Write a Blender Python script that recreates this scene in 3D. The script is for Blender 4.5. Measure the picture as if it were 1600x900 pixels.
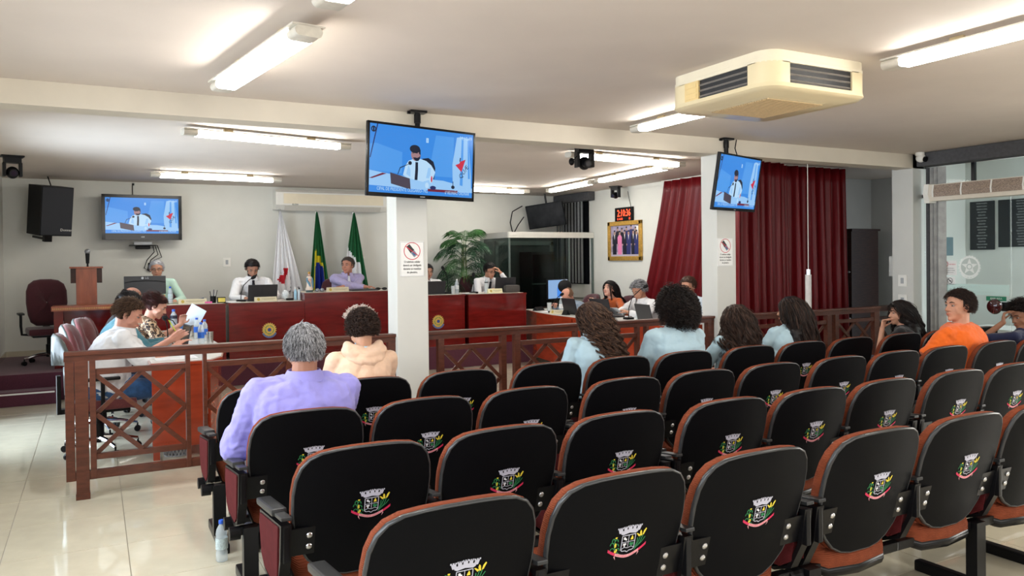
import bpy, bmesh, math, random
import numpy as np
from mathutils import Vector, Matrix, noise as mnoise
random.seed(7)
PI = math.pi
sc = bpy.context.scene
C = sc.collection
for o in list(bpy.data.objects): bpy.data.objects.remove(o)

# ------------------------------------------------------------------ camera, world, lights, exposure
def rot_rows(y, p, r):
    fwd = Vector((math.sin(y)*math.cos(p), math.cos(y)*math.cos(p), -math.sin(p)))
    rt = Vector((math.cos(y), -math.sin(y), 0)); dn = fwd.cross(rt)
    c, s = math.cos(r), math.sin(r)
    return c*rt + s*dn, -s*rt + c*dn, fwd
_rt, _dn, _fw = rot_rows(.491118, .010179, .01099)
cam = bpy.data.cameras.new('camera'); camo = bpy.data.objects.new('camera', cam); C.objects.link(camo)
m = Matrix(((_rt.x, -_dn.x, -_fw.x, 0), (_rt.y, -_dn.y, -_fw.y, 0), (_rt.z, -_dn.z, -_fw.z, 1.6), (0, 0, 0, 1)))
camo.matrix_world = m
cam.sensor_width = 36; cam.sensor_fit = 'HORIZONTAL'; cam.lens = 1221.6*36/1600; cam.shift_y = -30.7/1600
cam.clip_start = .05; cam.clip_end = 200
sc.camera = camo
sc.view_settings.view_transform = 'Standard'
try: sc.view_settings.look = 'None'
except Exception: pass
sc.view_settings.exposure = 0.47
sc.view_settings.gamma = 1
sc.view_settings.use_curve_mapping = False
w = bpy.data.worlds.new('world'); sc.world = w; w.use_nodes = True
bgn = w.node_tree.nodes['Background']; bgn.inputs[0].default_value = (.80, .90, 1, 1); bgn.inputs[1].default_value = 1.5

def area(name, loc, rot, sx, sy, power, col):
    l = bpy.data.lights.new(name, 'AREA'); l.shape = 'RECTANGLE'; l.size = sx; l.size_y = sy
    l.energy = power; l.color = col
    o = bpy.data.objects.new(name, l); C.objects.link(o); o.location = loc; o.rotation_euler = rot
    o.visible_camera = False; l.spread = 2.3
    return o
# daylight entering by the windows and door of the left wall, the back of the hall and the corridor
area('daylight_left_window', (-1.2, 1.3, 1.65), (0, -PI/2+.3, 0), 1.3, 2.6, 40, (.86, .93, 1))
area('daylight_left_window_far', (-1.2, 4.6, 1.65), (0, -PI/2+.3, 0), 1.3, 2.4, 42, (.86, .93, 1))
area('daylight_left_door', (-1.2, 8.6, 1.2), (0, -PI/2, 0), 2.1, 1.8, 80, (.70, .85, 1))
area('added_fill_right', (8.95, 1.5, 1.5), (0, PI/2-.25, 0), 1.6, 2.6, 60, (1, .96, .88))  # added fill lamp, out of view, to brighten the floor at right
area('daylight_hall_rear', (3.6, -1.9, 1.7), (PI/2, 0, 0), 6.5, 1.5, 55, (1, .90, .78))
area('daylight_corridor', (9.5, 3.0, 2.3), (PI/3.2, 0, 0), 1.1, 1.0, 22, (.92, .98, 1))

# ------------------------------------------------------------------ materials
MATS = {}
def mat(name, col, rough=.5, metal=0, spec=.5, noise=0, nscale=20, bump=0, bscale=60, emit=None, estr=0, trans=0, coat=0, sheen=0, alpha=1, ior=1.45, stretch=None):
    if name in MATS: return MATS[name]
    m = bpy.data.materials.new(name); m.use_nodes = True
    nt = m.node_tree; b = nt.nodes['Principled BSDF']
    b.inputs['Base Color'].default_value = (*col, 1); b.inputs['Roughness'].default_value = rough
    b.inputs['Metallic'].default_value = metal; b.inputs['Specular IOR Level'].default_value = spec
    b.inputs['Transmission Weight'].default_value = trans; b.inputs['Coat Weight'].default_value = coat
    b.inputs['Coat Roughness'].default_value = .08
    b.inputs['Sheen Weight'].default_value = sheen; b.inputs['IOR'].default_value = ior
    b.inputs['Alpha'].default_value = alpha
    if emit is not None:
        b.inputs['Emission Color'].default_value = (*emit, 1); b.inputs['Emission Strength'].default_value = estr
    if noise or bump:
        tc = nt.nodes.new('ShaderNodeTexCoord'); mp = nt.nodes.new('ShaderNodeMapping')
        nt.links.new(tc.outputs['Object'], mp.inputs[0])
        if stretch: mp.inputs['Scale'].default_value = stretch
        if noise:
            n = nt.nodes.new('ShaderNodeTexNoise'); n.inputs['Scale'].default_value = nscale; n.inputs['Detail'].default_value = 5
            nt.links.new(mp.outputs[0], n.inputs[0])
            r = nt.nodes.new('ShaderNodeValToRGB')
            r.color_ramp.elements[0].position = .3; r.color_ramp.elements[1].position = .7
            r.color_ramp.elements[0].color = (*[c*(1-noise) for c in col], 1)
            r.color_ramp.elements[1].color = (*[min(1, c*(1+noise)) for c in col], 1)
            nt.links.new(n.outputs['Fac'], r.inputs[0]); nt.links.new(r.outputs[0], b.inputs['Base Color'])
        if bump:
            n2 = nt.nodes.new('ShaderNodeTexNoise'); n2.inputs['Scale'].default_value = bscale; n2.inputs['Detail'].default_value = 3
            nt.links.new(mp.outputs[0], n2.inputs[0])
            bp = nt.nodes.new('ShaderNodeBump'); bp.inputs['Strength'].default_value = bump; bp.inputs['Distance'].default_value = .01
            nt.links.new(n2.outputs['Fac'], bp.inputs['Height']); nt.links.new(bp.outputs[0], b.inputs['Normal'])
    MATS[name] = m
    return m

wall_m = mat('wall_paint', (.68, .68, .63), .6, noise=.03, nscale=3, bump=.08, bscale=90)
ceil_m = mat('ceiling_paint', (.68, .60, .53), .75, noise=.035, nscale=1.6, bump=.05, bscale=60)
beam_m = mat('beam_paint', (.66, .60, .50), .6, noise=.03, nscale=4)
col_m = mat('column_paint', (.60, .60, .565), .5, noise=.02, nscale=5)
tile_m = mat('porcelain_tile', (.60, .55, .42), .03, noise=.05, nscale=7, spec=.6, coat=.4)
grout_m = mat('tile_grout', (.30, .27, .22), .8)
carpet_m = mat('maroon_carpet', (.085, .018, .035), .95, noise=.3, nscale=140, bump=.4, bscale=300, sheen=.2)
wood_m = mat('railing_wood', (.080, .022, .011), .34, spec=.35, noise=.25, nscale=6, stretch=(2, 9, 9), coat=.1)
wood_dark_m = mat('dark_wood', (.035, .013, .009), .4, spec=.25, noise=.35, nscale=5, stretch=(2, 2, 12), coat=.2)
maho_m = mat('mahogany_varnish', (.135, .007, .006), .16, noise=.28, nscale=3, stretch=(1, 1, 6), coat=.5)
maho2_m = mat('mahogany_bright', (.33, .042, .014), .2, noise=.22, nscale=3, stretch=(1, 1, 5), coat=.4)
lect_m = mat('lectern_wood', (.30, .075, .032), .3, noise=.25, nscale=4, stretch=(6, 1, 1), coat=.2)
counter_m = mat('counter_cream', (.62, .58, .50), .25, noise=.04, nscale=30)
black_m = mat('black_plastic', (.005, .005, .006), .4, spec=.22, noise=.2, nscale=40)
blackg_m = mat('gloss_black', (.004, .004, .005), .15, spec=.3)
metal_m = mat('black_painted_steel', (.005, .005, .006), .3, spec=.25, noise=.1, nscale=20)
chrome_m = mat('chrome', (.75, .75, .77), .12, metal=1, noise=.02, nscale=9)
bolt_m = mat('bolt_steel', (.62, .62, .64), .3, metal=1, noise=.05, nscale=90)
white_m = mat('white_plastic', (.80, .79, .74), .4, noise=.02, nscale=10)
grey_m = mat('grey_plastic', (.36, .38, .40), .4, noise=.04, nscale=20)
shell_m = mat('chair_shell_black', (.0018, .002, .003), .55, noise=.15, nscale=160, bump=.12, bscale=900, spec=.10)
rim_m = mat('chair_rim', (.035, .036, .038), .28, spec=.5, noise=.1, nscale=60)
glass_m = mat('clear_glass', (.93, .97, .95), .02, trans=1, ior=1.25)
gold_m = mat('gilt_frame', (.62, .36, .08), .3, metal=.5, noise=.2, nscale=30)

def rib_fabric(name, col, dirz=320):
    m = mat(name, col, .9, noise=.12, nscale=25, spec=.15)
    nt = m.node_tree; b = nt.nodes['Principled BSDF']
    tc = nt.nodes.new('ShaderNodeTexCoord'); wv = nt.nodes.new('ShaderNodeTexWave')
    wv.bands_direction = 'Z'; wv.inputs['Scale'].default_value = dirz/6.28; wv.inputs['Distortion'].default_value = .6
    nt.links.new(tc.outputs['Object'], wv.inputs[0])
    bp = nt.nodes.new('ShaderNodeBump'); bp.inputs['Strength'].default_value = .5; bp.inputs['Distance'].default_value = .004
    nt.links.new(wv.outputs['Fac'], bp.inputs['Height']); nt.links.new(bp.outputs[0], b.inputs['Normal'])
    return m
orange_m = rib_fabric('russet_ribbed_fabric', (.185, .045, .020))
redpan_m = rib_fabric('maroon_panel_fabric', (.095, .013, .015), 500)
offch_m = mat('office_chair_fabric', (.060, .010, .016), .9, noise=.2, nscale=80, sheen=.3)
offch2_m = mat('office_chair_rose_fabric', (.13, .030, .030), .9, noise=.12, nscale=80, sheen=.3)

# ------------------------------------------------------------------ mesh builder
class MB:
    def __init__(s): s.v = []; s.f = []; s.m = []; s.cur = 0; s.sm = []; s.smooth = False
    def add(s, vs, fs, M=None):
        b = len(s.v)
        if M is not None: vs = [M @ Vector(v) for v in vs]
        s.v += [tuple(v) for v in vs]
        for f in fs: s.f.append([i+b for i in f]); s.m.append(s.cur); s.sm.append(s.smooth)
        return s
    def box(s, x0, x1, y0, y1, z0, z1, M=None, bev=0):
        if bev <= 0:
            vs = [(x0, y0, z0), (x1, y0, z0), (x1, y1, z0), (x0, y1, z0), (x0, y0, z1), (x1, y0, z1), (x1, y1, z1), (x0, y1, z1)]
            fs = [(0, 3, 2, 1), (4, 5, 6, 7), (0, 1, 5, 4), (1, 2, 6, 5), (2, 3, 7, 6), (3, 0, 4, 7)]
            return s.add(vs, fs, M)
        b = min(bev, (x1-x0)*.49, (y1-y0)*.49, (z1-z0)*.49)
        bm = bmesh.new(); bmesh.ops.create_cube(bm, size=1)
        for v in bm.verts: v.co = Vector(((x0+x1)/2+v.co.x*(x1-x0), (y0+y1)/2+v.co.y*(y1-y0), (z0+z1)/2+v.co.z*(z1-z0)))
        bmesh.ops.bevel(bm, geom=bm.edges[:], offset=b, segments=2, affect='EDGES', profile=.7)
        bm.verts.index_update()
        vs = [v.co.copy() for v in bm.verts]; fs = [[v.index for v in f.verts] for f in bm.faces]; bm.free()
        return s.add(vs, fs, M)
    def cyl(s, p0, p1, r0, r1=None, n=12, cap=True):
        r1 = r0 if r1 is None else r1
        p0 = Vector(p0); p1 = Vector(p1); d = (p1-p0).normalized()
        a = d.orthogonal().normalized(); b = d.cross(a)
        vs = []
        for p, r in ((p0, r0), (p1, r1)):
            for i in range(n):
                t = 2*PI*i/n; vs.append(p+a*(r*math.cos(t))+b*(r*math.sin(t)))
        fs = [(i, (i+1) % n, n+(i+1) % n, n+i) for i in range(n)]
        if cap: fs += [tuple(range(n-1, -1, -1)), tuple(range(n, 2*n))]
        return s.add(vs, fs)
    def tube(s, pts, r, n=8, cap=True):
        pts = [Vector(p) for p in pts]; k = len(pts)
        rs = r if isinstance(r, (list, tuple)) else [r]*k
        vs = []; a = None
        for i, p in enumerate(pts):
            d = (pts[min(i+1, k-1)]-pts[max(i-1, 0)]).normalized()
            if a is None: a = d.orthogonal().normalized()
            a = (a-d*a.dot(d)).normalized(); b = d.cross(a)
            for j in range(n):
                t = 2*PI*j/n; vs.append(p+a*(rs[i]*math.cos(t))+b*(rs[i]*math.sin(t)))
        fs = [(i*n+j, i*n+(j+1) % n, (i+1)*n+(j+1) % n, (i+1)*n+j) for i in range(k-1) for j in range(n)]
        if cap: fs += [tuple(range(n-1, -1, -1)), tuple(range((k-1)*n, k*n))]
        return s.add(vs, fs)
    def lathe(s, prof, n=20, M=None):
        vs = []; fs = []
        for r, z in prof:
            for i in range(n): t = 2*PI*i/n; vs.append((r*math.cos(t), r*math.sin(t), z))
        for k in range(len(prof)-1):
            for i in range(n): fs.append((k*n+i, k*n+(i+1) % n, (k+1)*n+(i+1) % n, (k+1)*n+i))
        fs.append(tuple(range(n-1, -1, -1))); fs.append(tuple(range((len(prof)-1)*n, len(prof)*n)))
        return s.add(vs, fs, M)
    def ell(s, c, r, n=16, k=10, M=None):
        vs = [(c[0], c[1], c[2]-r[2])]; fs = []
        for a in range(1, k):
            ph = -PI/2+PI*a/k
            for i in range(n):
                t = 2*PI*i/n; vs.append((c[0]+r[0]*math.cos(ph)*math.cos(t), c[1]+r[1]*math.cos(ph)*math.sin(t), c[2]+r[2]*math.sin(ph)))
        vs.append((c[0], c[1], c[2]+r[2])); L = len(vs)-1
        for i in range(n):
            fs.append((0, 1+(i+1) % n, 1+i)); fs.append((L, 1+(k-2)*n+i, 1+(k-2)*n+(i+1) % n))
            for a in range(k-2): fs.append((1+a*n+i, 1+a*n+(i+1) % n, 1+(a+1)*n+(i+1) % n, 1+(a+1)*n+i))
        return s.add(vs, fs, M)
    def prism(s, poly, z0, z1, M=None, plane='XY'):
        n = len(poly)
        def P(p, h): return (p[0], p[1], h) if plane == 'XY' else ((p[0], h, p[1]) if plane == 'XZ' else (h, p[0], p[1]))
        vs = [P(p, z0) for p in poly]+[P(p, z1) for p in poly]
        fs = [tuple(range(n-1, -1, -1)), tuple(range(n, 2*n))]+[(i, (i+1) % n, n+(i+1) % n, n+i) for i in range(n)]
        return s.add(vs, fs, M)
    def poly(s, pts):                                    # one flat face
        return s.add(pts, [tuple(range(len(pts)))])
    def mesh(s, name, mats):
        me = bpy.data.meshes.new(name); me.from_pydata(s.v, [], s.f)
        for mm in (mats if isinstance(mats, (list, tuple)) else [mats]): me.materials.append(mm)
        me.polygons.foreach_set('material_index', s.m)
        if any(s.sm): me.polygons.foreach_set('use_smooth', s.sm)
        me.update()
        return me
def link(name, me, parent=None, loc=None, rz=0):
    o = bpy.data.objects.new(name, me); C.objects.link(o)
    if parent is not None: o.parent = parent
    if loc is not None: o.location = loc
    if rz: o.rotation_euler[2] = rz
    return o
def fixn(me):
    bm = bmesh.new(); bm.from_mesh(me); bmesh.ops.recalc_face_normals(bm, faces=bm.faces[:]); bm.to_mesh(me); bm.free()
def part(name, mb, mats, parent=None, smooth=None, loc=None, rz=0, fix=True, label=None):
    if smooth: mb.sm = [True]*len(mb.f)
    me = mb.mesh(name, mats)
    if fix: fixn(me)
    if smooth and smooth != 'all':
        me.set_sharp_from_angle(angle=math.radians(smooth if smooth is not True else 40))
    o = link(name, me, parent, loc, rz)
    if label: o['label'] = label
    return o
def empty(name, loc=(0, 0, 0), rz=0, label=None, cat=None, group=None):
    o = bpy.data.objects.new(name, None); C.objects.link(o); o.location = loc; o.rotation_euler[2] = rz; o.empty_display_size = .1
    return tag(o, label, cat, group)
def tag(o, label=None, cat=None, group=None, kind=None):
    if label: o['label'] = label
    if cat: o['category'] = cat
    if group: o['group'] = group
    if kind: o['kind'] = kind
    return o
def copy_tree(o, parent=None):
    c = o.copy(); C.objects.link(c)
    if parent is not None: c.parent = parent
    for ch in o.children: copy_tree(ch, c)
    return c
_tc = {}
def text_geo(s, size):
    key = (s, size)
    if key in _tc: return _tc[key]
    cu = bpy.data.curves.new('t', 'FONT'); cu.body = s; cu.size = size; cu.align_x = 'CENTER'; cu.resolution_u = 2
    ob = bpy.data.objects.new('t', cu); me = ob.to_mesh()
    vs = [(v.co.x, v.co.y) for v in me.vertices]; fs = [tuple(p.vertices) for p in me.polygons]
    ob.to_mesh_clear(); bpy.data.objects.remove(ob); bpy.data.curves.remove(cu)
    _tc[key] = (vs, fs); return vs, fs
def put_text(mb, s, size, fn, sx=1.0):
    vs, fs = text_geo(s, size); mb.add([fn(x*sx, y) for x, y in vs], fs)

# ------------------------------------------------------------------ structure
CZ = 2.82
XL, XR, YB, YF = -1.1, 7.93, 12.85, -2.0
fl = MB(); fl.box(XL-.1, 11, YF-.1, 12.95, -.1, -.004)
floor = tag(part('floor', fl, grout_m), kind='structure')
tm = MB(); g = .0018
tm.box(g, .6145-g, g, .6145-g, -.02, 0, bev=.0012)
tile_me = tm.mesh('floor_tile', tile_m); fixn(tile_me)
n = 0
for j in range(-4, 10):
    for i in range(-2, 18):
        x = -.467+.6145*i; y = 5.0+.615*j
        if x > 8.6 and y < 5.9: continue
        if x > 10.4: continue
        if y < 3.1 and x < -.3: continue
        t = link('floor_tile', tile_me, floor, (x, y, 0)); n += 1
tm = MB(); tm.box(g, .6145-g, g, .6145-g, -.02, 0)
# remaining, far-off tiles out of the frame: one joined part
rest = MB()
for j in range(-11, -4):
    for i in range(-1, 15):
        x = -.467+.6145*i; y = 5.0+.615*j; rest.box(x+g, x+.6145-g, y+g, y+.6145-g, -.02, 0)
tag(part('floor_tile_field', rest, tile_m, floor), kind='stuff')

cb = MB(); cb.box(XL-.1, 9.0, YF-.1, YB+.1, CZ, CZ+.1); cb.box(9.0, 11, 6.0, YB+.1, CZ, CZ+.1)
ceiling = tag(part('ceiling', cb, ceil_m), kind='structure')
bm_ = MB(); bm_.box(XL, 9.0, 6.02, 6.25, 2.655, CZ-.001)
tag(part('trim_ceiling_beam', bm_, beam_m), kind='structure')
# left wall with two windows and a doorway
lw = MB()
def wall_x(mb, x0, x1, y0, y1, z0, z1, holes):
    ys = sorted({y0, y1, *[h[0] for h in holes], *[h[1] for h in holes]})
    for a, b in zip(ys, ys[1:]):
        hs = [h for h in holes if h[0] <= a and h[1] >= b]
        if not hs: mb.box(x0, x1, a, b, z0, z1)
        else:
            h = hs[0]
            if h[2] > z0: mb.box(x0, x1, a, b, z0, h[2])
            if h[3] < z1: mb.box(x0, x1, a, b, h[3], z1)
wall_x(lw, XL-.15, XL, YF, YB, 0, CZ, [(0, 2.6, .95, 2.3), (3.4, 5.8, .95, 2.3), (7.7, 9.5, 0, 2.2)])
tag(part('wall_left', lw, wall_m), kind='structure')
for nm, y0, y1, z0, z1, wx in (('window_1', 0, 2.6, .95, 2.3, XL-.08), ('window_2', 3.4, 5.8, .95, 2.3, XL-.08), ('window_added', .1, 2.9, .6, 2.4, 8.93)):  # the last one is an added, unseen opening for the right fill light
    e = tag(empty(nm, (wx, y0, 0)), kind='structure')
    fr = MB()
    for a, b, c, d in ((0, y1-y0, z0, z0+.05), (0, y1-y0, z1-.05, z1), (0, .05, z0, z1), (y1-y0-.05, y1-y0, z0, z1), ((y1-y0)/2-.025, (y1-y0)/2+.025, z0, z1)):
        fr.box(-.03, .03, a, b, c, d)
    part('window_frame', fr, white_m, e)
bw = MB(); bw.box(XL-.15, 8.1, YB, YB+.15, 0, CZ)
bw.cur = 1; bw.box(6.30, XR, YB-.012, YB-.001, 0, 2.05)
bwo = tag(part('wall_back', bw, [wall_m, mat('booth_dark_wall', (.06, .08, .072), .6, noise=.2, nscale=8)]), kind='structure')
rw = MB()
wall_x(rw, XR, XR+.15, 7.5, YB, 0, CZ, [(11.86, 12.75, 1.0, 2.72)])
tag(part('wall_right', rw, wall_m), kind='structure')
aw = MB(); aw.box(XR+.15, 11, 8.3, 8.45, 0, CZ); aw.box(10.95, 11.1, 6.41, 8.3, 0, CZ)
tag(part('wall_alcove', aw, mat('wall_paint_shaded', (.52, .51, .48), .6, noise=.03, nscale=4)), kind='structure')  # wall paint darkened to stand for the shade in the alcove
rearw = MB()
wall_y = [(XL-.15, 9.0)]
rearw.box(XL-.15, 9.0, YF-.15, YF, 0, .9); rearw.box(XL-.15, 9.0, YF-.15, YF, 2.5, CZ); rearw.box(XL-.15, .3, YF-.15, YF, .9, 2.5); rearw.box(6.9, 9.0, YF-.15, YF, .9, 2.5)
tag(part('wall_rear', rearw, wall_m), kind='structure')
# columns
for nm, x0, x1, y0, y1 in (('trim_column_left', 2.163, 2.432, 6.02, 6.25), ('trim_column_right', 5.585, 5.838, 6.02, 6.25)):
    c = MB(); c.box(x0, x1, y0, y1, 0, 2.66, bev=.006)
    tag(part(nm, c, col_m), kind='structure')
c = MB(); c.box(8.70, 8.86, 6.02, 6.30, 0, CZ); c.box(8.86, 9.0, 6.02, 6.30, 2.3, CZ)
tag(part('trim_column_end', c, col_m), kind='structure')
# baseboards
bb = MB(); bb.box(XL, 8, YB-.014, YB, .335, .41); bb.box(XL, XL+.014, 9.5, YB, .0, .41)
tag(part('baseboard_back', bb, tile_m), kind='structure')

# dais with carpet and step
d = MB(); d.box(XL+.002, 6.10, 10.72, YB-.002, 0, .335, bev=.01)
tag(part('floor_dais', d, carpet_m), kind='structure')
d = MB(); d.box(XL+.002, -.40, 10.48, 10.718, 0, .165, bev=.008)
st = tag(part('floor_dais_step', d, carpet_m), kind='structure')
d = MB(); d.box(XL+.002, -.42, 10.474, 10.482, .132, .150)
part('nosing_strip', d, white_m, st, label='white anti-slip strip on the step edge')

# ------------------------------------------------------------------ corridor behind the glass wall
cw = MB(); cw.box(10.2, 10.35, 1.5, 6.4, 0, CZ); cw.box(8.9, 10.2, 6.305, 6.4, 0, CZ)
tag(part('wall_corridor', cw, mat('corridor_paint', (.64, .67, .64), .5, noise=.03, nscale=5)), kind='structure')
cc = MB(); cc.box(9.001, 10.35, 1.5, 5.999, 2.9, 3.0)
tag(part('ceiling_corridor', cc, wall_m), kind='structure')
gw = tag(empty('window_3', (8.86, 6.0, 0)), kind='structure')
green_glass = mat('greenish_glass', (.95, .985, .975), .02, trans=1, ior=1.12)
for nm, a, b in (('glass_pane', -.24, -.02), ('glass_pane', -1.02, -.25), ('glass_pane', -1.85, -1.03), ('glass_pane', -2.7, -1.86)):
    p = MB(); p.box(-.004, .004, a, b, .01, 2.30); part(nm, p, green_glass, gw)
p = MB(); p.box(-.004, .004, -2.7, -.02, 2.34, 2.80); part('glass_transom', p, green_glass, gw)
p = MB(); p.box(-.02, .02, -2.7, 0, 2.30, 2.34); p.box(-.02, .02, -.64, -.60, 2.34, 2.8); p.box(-.02, .02, -1.7, -1.66, 2.34, 2.8)
part('glass_frame', p, metal_m, gw)
p = MB(); p.box(-.016, .016, -.28, -.22, 2.24, 2.31); p.box(-.016, .016, -1.06, -1.0, 2.26, 2.32); part('door_patch_fitting', p, metal_m, gw)
tilew = mat('corridor_floor', (.5, .5, .46), .15)
rw2 = MB(); wall_x(rw2, 8.86, 9.0, YF, 3.3, 0, CZ, [(.1, 2.9, .6, 2.4)]); rw2.box(8.86, 9.0, 3.3, 6.02, 2.80, CZ)  # side opening cut for the added fill light
tag(part('wall_right_front', rw2, wall_m), kind='structure')
# ------------------------------------------------------------------ timber railings with lattice
FY = 6.1
def bar2(mb, a, b, wd, y0, y1):               # flat bar between two XZ points
    a = Vector(a); b = Vector(b); d = (b-a).normalized(); nn = Vector((-d.y, d.x))*(wd/2)
    mb.prism([tuple(a+nn), tuple(a-nn), tuple(b-nn), tuple(b+nn)], y0, y1, plane='XZ')
def railing(x0, x1, mods, posts, label, y=FY, m=wood_m, ends=()):
    t = empty('wooden_railing', (x0, y, 0), label=label, cat='railing', group='lattice railings around the plenary floor')
    X = lambda v: v-x0
    r = MB(); r.box(0, x1-x0, -.045, .045, .985, 1.012, bev=.006); part('handrail', r, m, t)
    r = MB(); r.box(.0, x1-x0, -.028, .028, .945, .985); part('top_rail', r, m, t)
    r = MB(); r.box(.02, x1-x0-.02, -.022, .022, .132, .19); part('bottom_rail', r, m, t)
    for a, b, full in posts:
        r = MB(); r.box(X(a), X(b), -.028, .028, 0 if full else .132, .945, bev=.003)
        if full: r.box(X(a)-.003, X(b)+.003, -.031, .031, 0, .045)
        part('post', r, m, t)
    for a, b in mods:
        for za, zb in ((.845, .885), (.262, .30)):
            r = MB(); r.box(X(a), X(b), -.018, .018, za, zb); part('rail', r, m, t)
        L = b-a; z0, z1 = .30, .845; zm = (z0+z1)/2; H = z1-z0
        A = X(a); B = X(b); M_ = (A+B)/2
        w_ = .030
        for s_, pa, pb in ((1, (A, z1), (B, z0)), (1, (A, zm), (M_, z0)), (1, (M_, z1), (B, zm)), (0, (A, z0), (B, z1)), (0, (A, zm), (M_, z1)), (0, (M_, z0), (B, zm))):
            r = MB(); bar2(r, pa, pb, w_, (-.017 if s_ else -.001), (.0 if s_ else .016)); part('lattice_slat', r, m, t)
    for x in ends:
        for z in (.25, .6, .88):
            pass
    return t
railing(-.19, 2.163, [(0, .573), (.717, 1.29), (1.434, 2.01)], [(-.185, -.13, 0), (-.126, -.045, 1), (-.038, 0, 0), (.573, .604, 0), (.69, .717, 1), (1.29, 1.32, 0), (1.405, 1.434, 0), (2.01, 2.04, 0), (2.10, 2.163, 1)],
        'lattice railing at left, open-ended, in front of the man in the white polo shirt')
railing(2.432, 5.585, [(2.593, 3.135), (3.327, 3.90), (4.04, 4.61), (4.75, 5.27)], [(2.54, 2.593, 0), (3.135, 3.186, 1), (3.269, 3.327, 1), (3.90, 3.93, 0), (4.01, 4.04, 1), (4.61, 4.64, 0), (4.72, 4.75, 0), (5.27, 5.37, 0), (5.50, 5.585, 1)],
        'long lattice railing between the two columns, behind the women in light blue shirts')
railing(5.838, 8.15, [(5.93, 6.50), (6.64, 7.26), (7.45, 8.06)], [(5.88, 5.93, 0), (6.50, 6.53, 0), (6.61, 6.64, 1), (7.26, 7.33, 0), (7.39, 7.45, 1), (8.06, 8.15, 1)],
        'lattice railing in front of the long red curtain and wardrobe')
railing(8.17, 8.69, [(8.22, 8.64)], [(8.17, 8.22, 1), (8.64, 8.69, 1)], 'short darker lattice gate between the railing end and the end column', y=6.16, m=wood_dark_m)

# ------------------------------------------------------------------ auditorium chairs
PROF = [(.365, .0), (.367, .06), (.377, .115), (.403, .165), (.45, .212), (.51, .247), (.58, .267), (.65, .275), (.72, .276), (.78, .269), (.828, .252), (.862, .223), (.882, .180), (.891, .12), (.895, .05)]
def outline(grow=0):
    cz = .64; L = []
    pts = [(w_, z) for z, w_ in PROF[1:]]
    full = [(-w_, z) for w_, z in reversed(pts)]+[(w_, z) for w_, z in pts]     # from top-left down to bottom, up the right
    out = []
    for x, z in full:
        d = Vector((x, z-cz)); d = d*(1+grow/max(d.length, .01)); out.append((d.x, cz+d.y))
    return out
def bow(x, z, yb): return yb-.05+.085*x*x*5+(.895-z)*.27     # concave towards the sitter, slightly reclined
def loft_rings(mb, rings):
    n = len(rings[0][0]); base = []
    vs = []; fs = []
    for ol, y in rings:
        for x, z in ol: vs.append((x, bow(x, z, y), z))
    for k in range(len(rings)-1):
        for i in range(n): fs.append((k*n+i, (k+1)*n+i, (k+1)*n+(i+1) % n, k*n+(i+1) % n))
    c0 = len(vs)
    mb.add(vs, fs)
def scaled(ol, s, cz=.64): return [(x*s, cz+(z-cz)*s) for x, z in ol]
def capped(mb, ol, y, flip=False):               # fill the outline with concentric rings so that the bow is followed
    rs = [(scaled(ol, s), y) for s in ((1, .8, .6, .4, .2, .02) if flip else (.02, .2, .4, .6, .8, 1))]
    loft_rings(mb, rs)
OL = outline(); 
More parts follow.
